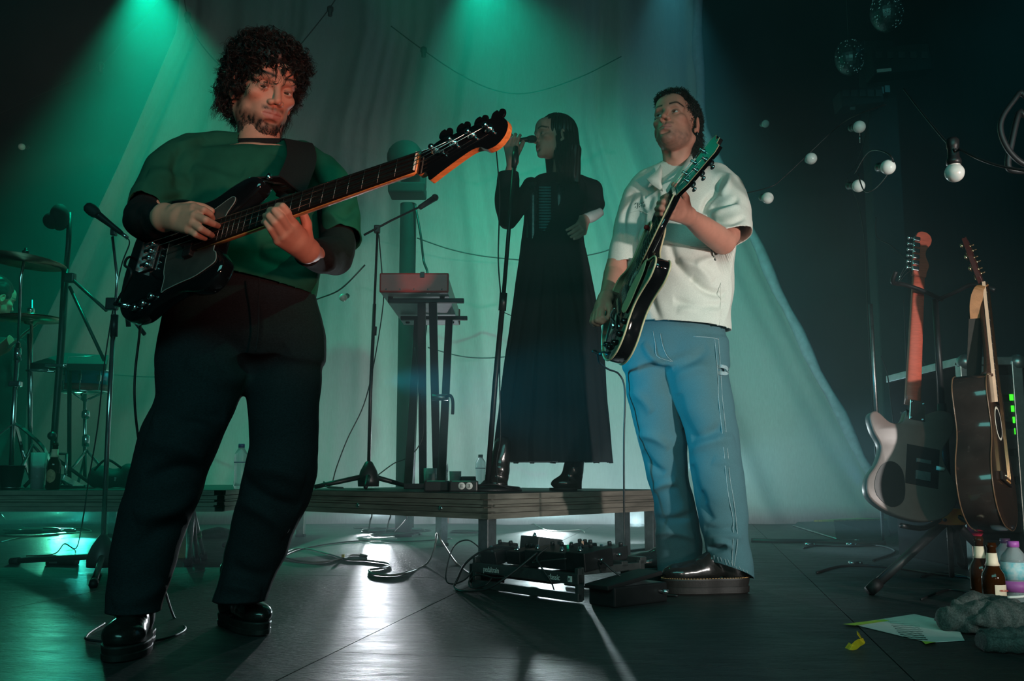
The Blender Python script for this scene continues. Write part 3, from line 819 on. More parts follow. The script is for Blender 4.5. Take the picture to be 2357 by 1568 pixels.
    for k in range(46):      # fringe
        x = rs.uniform(-.074, .074); p = np.array((x, .086-5.5*x*x+rs.uniform(-.008, .010), .080+rs.uniform(-.008, .016)))
        dr = np.array((rs.uniform(-.5, .5), .18, -1.0)); dr /= np.linalg.norm(dr)
        lock(p, np.array((0, 1, 0)), dr, rs.uniform(.028, .046)*(.7 if abs(x+.012) < .02 else 1), rs.uniform(.004, .008), rs.uniform(3, 6), 8, .0008, .0018)
    for k in range(70):      # sides and nape
        s = rs.choice((-1, 1)); y = rs.uniform(-.07, .045); p = np.array((s*(.085-.25*abs(y)), y, rs.uniform(.0, .03)))
        dr = np.array((s*.25, -.15, -1.0)); dr /= np.linalg.norm(dr)
        lock(p, np.array((s, 0, 0)), dr, rs.uniform(.045, .085) if y < -.02 else .028, rs.uniform(.005, .010), rs.uniform(5, 9), 8, .0009, .0022)
    o = strand_mesh('curl', st, M['hair'], hair, 3); o['kind'] = 'stuff'
    # ---------------- trousers
    f = Field((-1.08, 2.0, .08), (-.28, 2.75, 1.0), .0042)
    LL = [(395, 575, 690, 2.43, .85), (378, 590, 740, 2.42, .85), (366, 588, 800, 2.40, .85), (360, 572, 870, 2.38, .9), (364, 546, 925, 2.35, .95), (330, 524, 972, 2.31, .95), (318, 506, 1020, 2.29, .95),
          (303, 474, 1085, 2.28, 1), (292, 460, 1140, 2.28, 1), (275, 432, 1200, 2.28, 1), (255, 408, 1280, 2.27, 1), (247, 388, 1350, 2.26, 1), (244, 370, 1402, 2.24, 1.05), (243, 366, 1450, 2.23, 1.05)]
    RL = [(562, 716, 690, 2.45, .85), (562, 738, 760, 2.45, .85), (561, 742, 820, 2.44, .85), (566, 739, 880, 2.43, .85), (572, 735, 960, 2.42, .9), (578, 731, 1020, 2.42, .9), (564, 728, 1090, 2.42, .95), (548, 714, 1150, 2.43, 1),
          (535, 690, 1200, 2.44, 1), (518, 656, 1280, 2.45, 1), (504, 626, 1340, 2.45, 1), (487, 602, 1400, 2.43, 1.05), (484, 597, 1445, 2.43, 1.05)]
    f.stack([LV(*q) for q in LL], .0, p=2.0); f.stack([LV(*q) for q in RL], .018, p=2.0)
    f.stack([LV(446, 716, 626, 2.45, .54), LV(440, 722, 655, 2.445, .56), LV(430, 722, 680, 2.445, .58), LV(402, 728, 720, 2.44, .62), LV(384, 738, 780, 2.43, .62), LV(380, 738, 830, 2.43, .55)], .03)
    f.blur(2); V, F = f.mesh(); N = vnormals(V, F)
    q = lambda u, v, D: P(u, v, D)
    V = V+N*(.0035*fnoise(V, (9, 9, 22), 4)+.002*fnoise(V, (30, 30, 55), 5))[:, None]
    ln = [(q(570, 850, 2.3), q(470, 760, 2.28), .018, -.008), (q(560, 880, 2.3), q(430, 830, 2.27), .02, .008), (q(565, 860, 2.3), q(660, 800, 2.3), .02, -.008),
          (q(520, 960, 2.2), q(360, 985, 2.2), .020, -.014), (q(350, 965, 2.2), q(500, 1010, 2.2), .022, .012), (q(330, 1020, 2.2), q(470, 1060, 2.2), .02, .009), (q(465, 1080, 2.2), q(330, 1110, 2.2), .018, -.011),
          (q(455, 1135, 2.2), q(310, 1190, 2.2), .02, .009), (q(430, 1200, 2.2), q(290, 1290, 2.2), .02, -.008), (q(380, 1340, 2.15), q(260, 1390, 2.15), .016, .008),
          (q(565, 1080, 2.34), q(700, 1110, 2.34), .02, .012), (q(560, 1110, 2.34), q(690, 1170, 2.34), .018, -.012), (q(550, 1150, 2.34), q(660, 1230, 2.34), .02, .010), (q(530, 1300, 2.35), q(620, 1330, 2.35), .018, -.009),
          (q(510, 1350, 2.35), q(600, 1370, 2.35), .016, .009), (q(597, 690, 2.28), q(595, 800, 2.28), .006, .004)]
    ln = [(a, c, w_*1.1, h_*1.5) for a, c, w_, h_ in ln]; V = folds(V, N, ln); V = relax(V, F, 2, .5)
    V, F = trim(V, F, [(P(305, 1422, 2.23), (.1, 0, -1), .14), (P(540, 1412, 2.43), (.05, 0, -1), .12)])
    tr = mesh_obj('trousers', V, F, M['denim_black'], root, thick=.004)
    # fly seam and belt line
    b = MB(); b.tube(smooth_path([P(597, 640, 2.262), P(596, 700, 2.262), P(594, 770, 2.262), P(588, 810, 2.27)], 6), .0022, 6); b.obj('fly_seam', M['denim_black'], tr)
    # ---------------- black long sleeved undershirt
    f = Field((-1.08, 1.98, .78), (-.3, 2.75, 1.5), .0040)
    ps, rr = CW([(385, 440, 2.43, 40), (330, 492, 2.35, 43), (334, 510, 2.31, 46), (360, 508, 2.20, 40), (385, 502, 2.14, 30), (412, 499, 2.11, 27)]); f.chain(ps, rr, .0)
    ps, rr = CW([(768, 500, 2.43, 38), (778, 560, 2.38, 42), (770, 590, 2.33, 44), (738, 592, 2.20, 40), (712, 580, 2.10, 33), (690, 568, 2.03, 31)]); f.chain(ps, rr, .0)
    f.chain([P(603, 352, 2.56), P(500, 372, 2.55), P(440, 385, 2.52), P(385, 440, 2.43)], [.05, .045, .042, .040], .01); f.chain([P(603, 352, 2.56), P(690, 392, 2.55), P(730, 420, 2.52), P(768, 500, 2.43)], [.05, .042, .040, .038], .01)
    f.stack([LV(556, 646, 350, 2.555, .9), LV(556, 642, 300, 2.56, .9), LV(556, 640, 290, 2.56, .9)], 0)
    f.blur(1); V, F = f.mesh(); N = vnormals(V, F)
    V = V+N*(.004*fnoise(V, (30, 30, 40), 8))[:, None]
    V = folds(V, N, [(P(330, 560, 2.2), P(300, 470, 2.25), .012, -.006), (P(360, 545, 2.2), P(350, 480, 2.15), .010, -.006), (P(800, 630, 2.3), P(770, 560, 2.25), .012, -.007), (P(750, 625, 2.2), P(745, 560, 2.15), .010, -.006), (P(775, 630, 2.2), P(760, 560, 2.2), .010, .005)])
    V = relax(V, F, 1, .5)
    a1 = P(385, 502, 2.14)-P(360, 508, 2.20); a2 = P(712, 580, 2.10)-P(738, 592, 2.20)
    V, F = trim(V, F, [(P(386, 502, 2.138), a1, .085), (P(710, 579, 2.095), a2, .085), (P(598, 292, 2.56), (0, 0, 1), .07)])
    mesh_obj('undershirt', V, F, M['knit_black'], root, thick=.004)
    # ---------------- green T-shirt
    f = Field((-1.08, 2.1, .74), (-.26, 2.8, 1.5), .0040)
    f.stack([LV(545, 662, 342, 2.545, .60), LV(450, 712, 352, 2.535, .50), LV(414, 736, 380, 2.53, .52), LV(408, 746, 425, 2.51, .56), LV(416, 748, 480, 2.49, .58), LV(428, 742, 545, 2.46, .62), LV(440, 738, 600, 2.44, .64), LV(450, 728, 650, 2.43, .64), LV(458, 722, 720, 2.43, .64)], 0, yaw=.12)
    ps, rr = CW([(560, 338, 2.55, 32), (500, 338, 2.54, 40), (440, 358, 2.52, 54), (392, 405, 2.46, 60), (352, 462, 2.38, 55), (330, 500, 2.33, 48)]); f.chain(ps, rr, .03)
    ps, rr = CW([(650, 358, 2.55, 32), (695, 366, 2.54, 42), (738, 398, 2.52, 50), (765, 450, 2.47, 55), (781, 510, 2.42, 52), (785, 573, 2.375, 51)]); f.chain(ps, rr, .025)
    c1 = (P(345, 478, 2.35), P(345, 478, 2.35)-P(385, 425, 2.44)); c2 = (P(784, 551, 2.39), P(786, 570, 2.38)-P(776, 480, 2.44))
    # slanting hem, high on his right and low on his left
    hp = P(640, 642, 2.3); hn = (-.24, 0, -1)
    f.blur(2); V, F = f.mesh(); N = vnormals(V, F)
    V = V+N*(.008*fnoise(V, (12, 12, 20), 14)+.003*fnoise(V, (34, 34, 26), 15))[:, None]
    ln = [(q(740, 420, 2.4), q(730, 560, 2.3), .012, -.018), (q(705, 380, 2.4), q(745, 440, 2.4), .013, -.009), (q(770, 500, 2.35), q(830, 470, 2.35), .012, -.008), (q(742, 490, 2.32), q(790, 520, 2.33), .011, .008),
          (q(590, 590, 2.28), q(700, 610, 2.28), .010, -.007), (q(600, 570, 2.28), q(720, 580, 2.28), .010, .007), (q(640, 610, 2.28), q(725, 640, 2.28), .009, -.006), (q(620, 545, 2.28), q(720, 555, 2.28), .010, -.007),
          (q(420, 330, 2.42), q(410, 440, 2.40), .012, -.009), (q(340, 400, 2.35), q(440, 430, 2.38), .014, .009), (q(330, 430, 2.3), q(430, 465, 2.32), .013, -.009), (q(440, 390, 2.36), q(560, 440, 2.34), .02, .008),
          (q(450, 350, 2.4), q(560, 400, 2.37), .02, -.008), (q(640, 360, 2.4), q(600, 470, 2.34), .018, .008), (q(660, 380, 2.4), q(690, 480, 2.36), .014, -.008), (q(430, 480, 2.34), q(600, 520, 2.32), .018, -.010), (q(400, 350, 2.42), q(470, 320, 2.45), .01, .006)]
    ln = [(a, c, w_*1.15, h_*1.5) for a, c, w_, h_ in ln]; V = folds(V, N, ln); V = relax(V, F, 1, .5)
    # neck opening
    neck = np.array(P(604, 333, 2.54)); dn = np.linalg.norm((V-neck)*np.array((1, .9, .8)), axis=1)
    keep = ~((dn < .064) & (V[:, 2] > neck[2]-.028))
    V, F, _ = drop(V, F, keep)
    V, F = trim(V, F, [(c1[0], c1[1], .095), (c2[0], c2[1], .085), ((hp.x-.05, 2.43, hp.z+.24*.05), hn, .30)])
    ts = mesh_obj('tshirt', V, F, M['green_jersey'], root, thick=.004)
    b = MB(); pts = []
    for k in range(25):
        a = 2*math.pi*k/24; pts.append(Vector(neck)+Vector((.068*math.cos(a), .062*math.sin(a), -.016+.026*math.sin(a))))
    b.tube([p+Vector((0, 0, .006)) for p in pts], .0085, 8, cap=False); b.obj('collar', M['green_jersey'], ts)
    b = MB(); pts = []
    for k in range(25):
        a = 2*math.pi*k/24; pts.append(P(603, 329, 2.55)+Vector((.0625*math.cos(a), .0590*math.sin(a), .002+.020*math.sin(a))))
    b.tube(pts, .011, 8, cap=False); b.obj('neckband', M['knit_black'], root)
    # ---------------- shoes
    shoe(root, None, R(-80), 1.0, G(301, 1496, 0), laces=True)
    shoe(root, None, R(-52), .86, G(552, 1449, 0), laces=True)
    return root
def shoe(root, toe, yaw, sc, center, laces=True, welt=None, sole_h=.034, mats=None):
    """derby shoe; yaw 0 points the toe to +x; center on the floor"""
    up, so = mats or (M['leather'], M['sole'])
    L = .30*sc; X = Matrix.Translation(center) @ Matrix.Rotation(yaw, 4, 'Z')
    def outline(t):      # t 0 heel .. 1 toe -> half width, centre offset
        w = .0475*max(0, 1-abs(2*t-1)**3.2)**.5*(1-.24*math.exp(-((t-.33)/.17)**2))*(1 if t > .5 else .86+.28*t); return max(w, .001)*sc, .006*sc*math.sin(t*3.1)
    n = 44; ts = [(.5-.5*math.cos(math.pi*i/(n-1))) for i in range(n)]
    def ring(z, k, dz=0):
        left = []; right = []
        for t in ts:
            w, c = outline(t); x = -L*.45+L*t; x = x+(k-1)*(t-.5)*L*.9
            left.append((x, c+w*k, z+dz*t)); right.append((x, c-w*k, z+dz*t))
        return [X @ Vector(p) for p in left+list(reversed(right))]
    sole = MB(); sole.rings([ring(0, .97), ring(.004, 1.03), ring(sole_h*.45, 1.04), ring(sole_h*.5, 1.01), ring(sole_h*.9, 1.05), ring(sole_h, 1.03)], smooth=False)
    ob = sole.obj('shoe_sole', so, root)
    # upper as a field
    f = Field((-.20*sc, -.08, 0), (.22*sc, .08, .17), .0032)
    xs = lambda t: -L*.45+L*t
    f.ell((xs(.78), .004, sole_h+.016), (.068*sc, .045*sc, .034*sc), 0)
    f.ell((xs(.55), .003, sole_h+.024), (.075*sc, .039*sc, .040*sc), .02)
    f.ell((xs(.15), 0, sole_h+.028), (.044*sc, .034*sc, .052*sc), .03)
    f.chain([(xs(.52), .002, sole_h+.048), (xs(.28), 0, sole_h+.085)], [.026*sc, .034*sc], .02)
    f.chain([(xs(.22), 0, sole_h+.06), (xs(.20), 0, sole_h+.115)], [.036*sc, .038*sc], .02)
    f.cut((0, 0, sole_h-.004), (0, 0, -1))
    V, F = f.mesh(); N = vnormals(V, F); V = V+N*(.0012*fnoise(V, (90, 40, 60), 3))[:, None]
    cr = seg_dist(V, (xs(.62), -.05, sole_h+.05), (xs(.60), .05, sole_h+.05))[0]; V = V-N*(.003*np.exp(-(cr/.006)**2))[:, None]
    Xm = X; u = mesh_obj('shoe', xform(V, Xm), F, up, root)
    ob.parent = root
    if welt:
        r = ring(sole_h+.001, 1.035); k0 = 0; b = MB()
        for i in range(0, len(r)-1):
            a, c = r[i], r[i+1]
            m = max(1, int((c-a).length/.009))
            for j in range(m):
                p = lerp(a, c, (j+.15)/m); q2 = lerp(a, c, (j+.8)/m); b.cyl(p, q2, .0013, 5)
        o = b.obj('welt_stitching', welt, u); o['kind'] = 'stuff'
    if laces:
        for k in range(4):
            t = .56-.075*k; z = sole_h+.062+.013*k; b = MB()
            b.tube(smooth_path([X @ Vector((xs(t), -.026*sc, z-.012)), X @ Vector((xs(t)-.004, 0, z+.007)), X @ Vector((xs(t), .026*sc, z-.012))], 4), .0022, 6)
            b.obj('lace', M['lace'], u)
M['leather'] = mat('black_leather', (.012, .011, .010), .22, 0, .6, 25, .3, .12, 160, coat=.3)
M['sole'] = mat('shoe_sole', (.016, .014, .013), .5, 0, .4, 40, .3, .2, 200)
M['lace'] = mat('lace', (.02, .02, .02), .7, noise_s=200, noise_a=.3)
M['denim_black'] = mat('black_twill', (.012, .014, .017), .85, 0, .25, 220, .35, .5, 700, stretch=(1, 1, 1.6))
M['knit_black'] = mat('black_jersey', (.011, .012, .013), .9, 0, .2, 150, .25, .3, 600)
M['green_jersey'] = mat('green_jersey', (.012, .085, .054), .92, 0, .15, 18, .14, .35, 700)
BASSIST = bassist()
# ================================================================== INSTRUMENTS
def frame(tail, nut, nrm):
    X = (Vector(nut)-Vector(tail)).normalized(); N = Vector(nrm); N = (N-X*N.dot(X)).normalized(); Y = N.cross(X)
    m = Matrix.Identity(4)
    for i in range(3): m[i][0] = X[i]; m[i][1] = Y[i]; m[i][2] = N[i]; m[i][3] = Vector(tail)[i]
    return m
def sm_outline(pts, n=5):
    q = [Vector((x, y, 0)) for x, y in pts]; m = len(q); out = []
    for i in range(m):
        p0, p1, p2, p3 = q[i-1], q[i], q[(i+1) % m], q[(i+2) % m]
        for k in range(n):
            t = k/n; v = .5*((2*p1)+(-p0+p2)*t+(2*p0-5*p1+4*p2-p3)*t*t+(-p0+3*p1-3*p2+p3)*t*t*t); out.append((v.x, v.y))
    return out
def ribbon(b, pts, wv, w, t):
    """strap: centre line, width direction(s), width, thickness"""
    pts = smooth_path(pts, 6); n = len(pts); rs = []
    wvs = [Vector(wv)]*n if not isinstance(wv, list) else [Vector(interp([x[0] for x in wv], n)[i:i+1]+interp([x[1] for x in wv], n)[i:i+1]+interp([x[2] for x in wv], n)[i:i+1]) for i in range(n)]
    for i, p in enumerate(pts):
        tn = (pts[min(i+1, n-1)]-pts[max(i-1, 0)]).normalized(); a = (wvs[i]-tn*wvs[i].dot(tn)).normalized(); c = tn.cross(a)
        ww = w[i] if isinstance(w, list) else w
        rs.append([p+a*ww/2+c*t/2, p-a*ww/2+c*t/2, p-a*ww/2-c*t/2, p+a*ww/2-c*t/2])
    b.rings(rs, smooth=False); return b
M['gloss_black'] = mat('black_lacquer', (.006, .006, .007), .08, 0, .6, 6, .2, coat=.6)
M['maple'] = mat('maple_neck', (.62, .25, .075), .3, 0, .5, 14, .25, .05, 60, stretch=(1, 12, 12), coat=.4)
M['rosewood'] = mat('fretboard_dark', (.012, .009, .008), .6, 0, .2, 20, .4, stretch=(1, 14, 14))
M['string'] = mat('steel_string', (.6, .6, .58), .25, 1, noise_s=50, noise_a=.1)
M['fret'] = mat('fret_wire', (.3, .3, .28), .45, 1, noise_s=50, noise_a=.1)
M['guard'] = mat('worn_pickguard', (.028, .026, .024), .45, 0, .5, 9, .5, .2, 200, col2=(.065, .055, .05))
M['guard_edge'] = mat('pickguard_edge', (.22, .24, .22), .5, noise_s=30, noise_a=.2)
M['bone'] = mat('bone', (.75, .70, .58), .4, noise_s=40, noise_a=.08)
M['cream'] = mat('cream_binding', (.72, .60, .36), .35, noise_s=40, noise_a=.08)
M['nylon'] = mat('strap_webbing', (.010, .010, .011), .8, 0, .3, 300, .4, .4, 500)
def string_part(t, X, y0, y1, x0, x1, z0, z1, r, tip=None):
    b = MB(); pts = [X @ Vector((x0, y0, z0)), X @ Vector((x1, y1, z1))]
    if tip: pts.append(X @ Vector(tip))
    b.tube(pts, r, 5); b.obj('string', M['string'], t)
def bass_guitar():
    br = P(352, 590, 2.25); nut = P(965, 379, 1.75)
    X = frame(br, nut, (-.53, -.76, .27)); SL = (nut-br).length
    t = thing('bass_guitar', 'black electric bass with maple neck held by the curly haired man', 'bass guitar', br)
    body = sm_outline([(-.112, .02), (-.105, .085), (-.062, .140), (0, .160), (.07, .145), (.13, .118), (.19, .112), (.25, .128), (.31, .137), (.352, .120), (.350, .092), (.305, .062), (.262, .038), (.250, .034),
                       (.250, -.034), (.262, -.044), (.288, -.075), (.280, -.112), (.245, -.134), (.20, -.132), (.145, -.122), (.08, -.138), (.02, -.165), (-.04, -.162), (-.088, -.122), (-.110, -.05)], 5)
    b = MB(); b.prism(body, .040, X @ Matrix.Translation((0, 0, -.040)), bev=.009, smooth=True); b.obj('body', M['gloss_black'], t)
    gd = sm_outline([(.062, .035), (.10, .052), (.16, .06), (.22, .075), (.27, .09), (.285, .075), (.262, .040), (.250, -.036), (.262, -.052), (.268, -.075), (.24, -.088), (.20, -.10), (.15, -.105), (.10, -.112), (.085, -.115), (.082, -.08), (.07, -.05)], 4)
    b = MB(); b.prism(gd, .0024, X @ Matrix.Translation((0, 0, .0003))); g = b.obj('pickguard', M['guard'], t)
    b = MB(); b.tube([X @ Vector((x, y, .0022)) for x, y in gd]+[X @ Vector((gd[0][0], gd[0][1], .0022))], .0013, 5); b.obj('guard_edge', M['guard_edge'], g)
    # pickup, bridge, knobs
    for (x, y) in ((.145, .016), (.162, -.016)):
        b = MB(); b.box((x, y, .008), (.030, .056, .014), xf=X, bev=.004); b.obj('pickup', M['black_plastic'], t)
    b = MB(); b.box((-.008, 0, .003), (.055, .078, .005), xf=X, bev=.002); b.box((-.034, 0, .008), (.004, .078, .014), xf=X)
    bg = b.obj('bridge', M['steel'], t)
    for k in range(4): b = MB(); b.cyl(X @ Vector((-.018, -.0285+.019*k, .011)), X @ Vector((.012, -.0285+.019*k, .011)), .006, 12); b.obj('saddle', M['chrome'], bg)
    for x, y in ((.055, -.122), (.028, -.135), (-.002, -.140)):
        b = MB(); b.lathe([(.009, 0), (.009, .010), (.0075, .013), (0, .013)], xf=X @ Matrix.Translation((x, y, 0)), n=18); b.obj('knob', M['chrome'], t)
    b = MB(); b.lathe([(.008, 0), (.008, .004), (.005, .005), (0, .005)], xf=X @ Matrix.Translation((-.045, -.125, 0)), n=14); b.obj('jack_socket', M['chrome'], t)
    for x, y in ((.352, .128), (-.116, .01)):
        b = MB(); b.cyl(X @ Vector((x, y, -.02)), X @ Vector((x*1.03, y*1.04, -.02)), .006, 12, .008); b.obj('strap_button', M['chrome'], t)
    # neck with rounded back
    def nk(x, w, dp): return [X @ Vector((x, w*math.cos(a), .004+(-dp if math.sin(a) > 0 else 0)*math.sin(a))) for a in [math.pi*k/10 for k in range(11)]]+[X @ Vector((x, -w, .0075)), X @ Vector((x, w, .0075))]
    b = MB(); b.rings([nk(.19, .031, .024), nk(.30, .031, .020), nk(.5, .0275, .019), nk(.7, .024, .018), nk(SL-.03, .0215, .017), nk(SL, .0215, .015)]); b.obj('neck', M['maple'], t)
    b = MB(); b.add([X @ Vector(p) for p in [(.17, -.0315, .0076), (SL, -.021, .0076), (SL, .021, .0076), (.17, .0315, .0076), (.17, -.030, .013), (SL, -.020, .013), (SL, .020, .013), (.17, .030, .013)]],
                    [(0, 3, 2, 1), (4, 5, 6, 7), (0, 1, 5, 4), (1, 2, 6, 5), (2, 3, 7, 6), (3, 0, 4, 7)]); fb = b.obj('fretboard', M['rosewood'], t)
    for k in range(1, 21):
        x = SL*(1-1) if False else SL-(SL-SL/2**(k/12)); x = SL/2**(k/12); 
        if x < .18: continue
        w = lerp(.0205, .0305, (SL-x)/(SL-.17)); b = MB(); b.cyl(X @ Vector((x, -w, .0133)), X @ Vector((x, w, .0133)), .0007, 5); b.obj('fret', M['fret'], fb)
    b = MB(); b.box((SL+.001, 0, .0130), (.0020, .041, .0035), xf=X); b.obj('nut', M['bone'], t)
    # headstock
    hs = sm_outline([(0, .0215), (.022, .028), (.045, .038), (.08, .041), (.12, .044), (.155, .047), (.188, .043), (.206, .026), (.206, .002), (.190, -.016), (.168, -.020), (.150, -.010), (.128, -.010), (.095, -.022), (.062, -.036), (.040, -.046), (.034, -.044), (.030, -.034), (.022, -.025), (0, -.0215)], 4)
    hs = [(x+SL, y) for x, y in hs]
    b = MB(); b.prism(hs, .0125, X @ Matrix.Translation((0, 0, -.011))); h = b.obj('headstock', M['maple'], t)
    b = MB(); b.prism(hs, .0016, X @ Matrix.Translation((0, 0, .0015))); b.obj('headstock_face', M['gloss_black'], h)
    posts = [(.040, .018), (.083, .021), (.126, .024), (.166, .024)]
    for i, (px, py) in enumerate(posts):
        b = MB(); b.lathe([(.0095, 0), (.0095, .003), (.0055, .004), (.0052, .012), (.0062, .014), (.0045, .017), (0, .017)], xf=X @ Matrix.Translation((SL+px, py, .003)), n=14); tn = b.obj('tuner', M['chrome'], t)
        b = MB(); b.cyl(X @ Vector((SL+px, py+.008, -.018)), X @ Vector((SL+px, .058, -.018)), .0035, 8); b.box((SL+px, py, -.018), (.022, .030, .012), xf=X, bev=.003); b.obj('tuner_gear', M['steel'], tn)
        key = sm_outline([(-.007, 0), (-.016, .008), (-.014, .020), (-.004, .024), (0, .019), (.004, .024), (.014, .020), (.016, .008), (.007, 0)], 3)
        b = MB(); b.prism([(x, y+.056) for x, y in key], .005, X @ Matrix.Translation((SL+px, 0, -.0205)), bev=.0014); b.obj('tuner_key', M['gloss_black'], tn)
    b = MB(); b.box((SL+.062, .004, .007), (.010, .010, .007), xf=X, bev=.002); b.obj('string_tree', M['chrome'], h)
    for k in range(4):
        y0 = .0285-.019*k; y1 = .0145-.0097*k; px, py = posts[k]
        string_part(t, X, y0, y1, -.012, SL, .019, .0175, .0013-.00022*k, (SL+px, py, .0125))
    # strap over his left shoulder
    b = MB(); hp = X @ Vector((.352, .13, -.015))
    ribbon(b, [hp, P(660, 436, 2.18), P(682, 400, 2.27), P(694, 365, 2.36), P(692, 338, 2.44), P(684, 325, 2.53), P(676, 345, 2.64), P(640, 420, 2.68)], (1, .25, -.1), .075, .0035); b.obj('strap', M['nylon'], t)
    b = MB(); ribbon(b, [hp+Vector((0, -.004, -.01)), lerp(hp, P(664, 440, 2.17), .5)+Vector((0, -.004, 0)), P(660, 446, 2.165)], (1, .25, -.15), .045, .004); b.obj('strap_end', M['leather'], t)
    b = MB(); b.box(P(655, 452, 2.155), (.040, .005, .018), rot=Matrix.Rotation(.5, 3, 'Y'), bev=.002); b.obj('strap_buckle', M['chrome'], t)
    # lead: plug, loop off the body's tail, then down to the floor
    jk = X @ Vector((-.045, -.125, .003)); b = MB(); b.cyl(jk, jk+(X.to_3x3() @ Vector((-.045, .010, .006))), .0062, 12); b.obj('jack_plug', M['chrome'], t)
    return t, X, jk+(X.to_3x3() @ Vector((-.045, .010, .006)))
BASS, BX, BJ = bass_guitar()
b = MB(); b.tube(smooth_path([BJ, P(302, 632, 2.19), P(287, 610, 2.24), P(297, 592, 2.30), P(312, 605, 2.34), P(325, 680, 2.36), P(322, 760, 2.36), P(311, 860, 2.37), P(311, 940, 2.38), P(322, 1040, 2.42), P(340, 1200, 2.46), P(372, 1330, 2.48), G(400, 1420, .004), G(425, 1450, .004), G(340, 1478, .004), G(215, 1475, .004), G(200, 1462, .004), G(240, 1435, .004)], 7), .0032, 7)
tag(recenter(b.obj('instrument_cable', M['cable']), P(325, 700, 2.36)), 'black cable hanging from the bass guitar down behind the left trouser leg', 'cable')
def electric_guitar():
    tail = P(1386, 796, 3.16); nut = P(1559, 443, 2.755)
    X = frame(tail, nut, (-.93, -.16, .24)); SL = (nut-tail).length
    t = thing('electric_guitar', 'dark semi hollow electric guitar with cream edge held by the man in the pale shirt', 'guitar', tail)
    o_ = .0
    body = sm_outline([(0, 0), (.012, .075), (.05, .140), (.11, .175), (.17, .168), (.225, .132), (.275, .118), (.33, .128), (.385, .142), (.425, .125), (.425, .090), (.385, .050), (.375, .028), (.375, -.028), (.385, -.048), (.425, -.088), (.425, -.124),
                       (.385, -.140), (.33, -.128), (.275, -.120), (.225, -.134), (.17, -.170), (.11, -.176), (.05, -.142), (.012, -.078)], 4)
    b = MB(); b.prism(body, .046, X @ Matrix.Translation((0, 0, -.046)), bev=.004, smooth=True); b.obj('body', M['gloss_black'], t)
    for z in (.0005, -.0465):
        b = MB(); b.tube([X @ Vector((x, y, z)) for x, y in body]+[X @ Vector((*body[0], z))], .0032, 6); b.obj('binding', M['cream'], t)
    gd = sm_outline([(.20, -.03), (.20, -.085), (.24, -.095), (.30, -.085), (.36, -.07), (.37, -.035)], 3)
    b = MB(); b.prism(gd, .003, X @ Matrix.Translation((0, 0, .006))); b.obj('pickguard', M['cream'], t)
    for x in (.215, .335):
        b = MB(); b.box((x, 0, .006), (.036, .070, .012), xf=X, bev=.003); b.obj('pickup', M['chrome'], t)
    b = MB(); b.box((.165, 0, .008), (.014, .085, .010), xf=X, bev=.002); b.obj('bridge', M['chrome'], t)
    b = MB(); b.cyl(X @ Vector((.115, -.05, .010)), X @ Vector((.115, .05, .010)), .007, 10); b.obj('tailpiece', M['chrome'], t)
    b = MB(); b.tube(smooth_path([X @ Vector((.135, -.045, .012)), X @ Vector((.16, -.06, .035)), X @ Vector((.20, -.075, .04))], 5), .003, 6); b.obj('vibrato_arm', M['chrome'], t)
    for x, y in ((.07, -.10), (.11, -.125), (.15, -.13), (.19, -.115), (.05, -.06)):
        b = MB(); b.lathe([(.010, 0), (.010, .008), (.007, .016), (0, .016)], xf=X @ Matrix.Translation((x, y, 0)), n=16); b.obj('knob', M['gloss_black'], t)
    b = MB(); b.lathe([(.008, 0), (.007, .010), (0, .012)], xf=X @ Matrix.Translation((.40, .13, 0)), n=12); b.obj('strap_lock', mat('red_felt', (.6, .02, .02), .6, noise_s=60, noise_a=.2), t)
    def nk(x, w, dp): return [X @ Vector((x, w*math.cos(a), .003-dp*math.sin(a))) for a in [math.pi*k/10 for k in range(11)]]+[X @ Vector((x, -w, .010)), X @ Vector((x, w, .010))]
    b = MB(); b.rings([nk(.33, .028, .022), nk(.42, .027, .018), nk(.6, .0245, .0165), nk(SL-.03, .0215, .0155), nk(SL, .0215, .014)]); b.obj('neck', M['gloss_black'], t)
    b = MB(); b.add([X @ Vector(p) for p in [(.33, -.0285, .010), (SL, -.0215, .010), (SL, .0215, .010), (.33, .0285, .010), (.33, -.027, .015), (SL, -.0205, .015), (SL, .0205, .015), (.33, .027, .015)]],
                    [(0, 3, 2, 1), (4, 5, 6, 7), (0, 1, 5, 4), (1, 2, 6, 5), (2, 3, 7, 6), (3, 0, 4, 7)]); fb = b.obj('fretboard', M['rosewood'], t)
    for s in (-1, 1):
        b = MB(); b.cyl(X @ Vector((.33, s*.0285, .0125)), X @ Vector((SL, s*.0218, .0125)), .0026, 6); b.obj('neck_binding', M['cream'], fb)
    sc = SL-.165
    for k in range(1, 22):
        x = .165+sc/2**(k/12); w = lerp(.0205, .027, (SL-x)/(SL-.33)); b = MB(); b.cyl(X @ Vector((x, -w, .0153)), X @ Vector((x, w, .0153)), .0010, 5); b.obj('fret', M['fret'], fb)
    b = MB(); b.box((SL+.002, 0, .013), (.005, .044, .011), xf=X); b.obj('nut', M['bone'], t)
    # headstock bends back, glossy face
    XH = X @ Matrix.Translation((SL, 0, .004)) @ Matrix.Rotation(R(13), 4, 'Y')
    hs = [(0, .0215), (.02, .026), (.05, .036), (.15, .041), (.175, .044), (.196, .034), (.190, .010), (.205, 0), (.190, -.010), (.196, -.034), (.175, -.044), (.15, -.041), (.05, -.036), (.02, -.026), (0, -.0215)]
    b = MB(); b.prism(hs, .013, XH @ Matrix.Translation((0, 0, -.012)), bev=.001); h = b.obj('headstock', M['gloss_black'], t)
    M['teal_glare'] = mat('headstock_painted_glare', (.01, .22, .24), .25, .3, .7, 10, .2, coat=1)  # cyan stage reflection put into the face colour
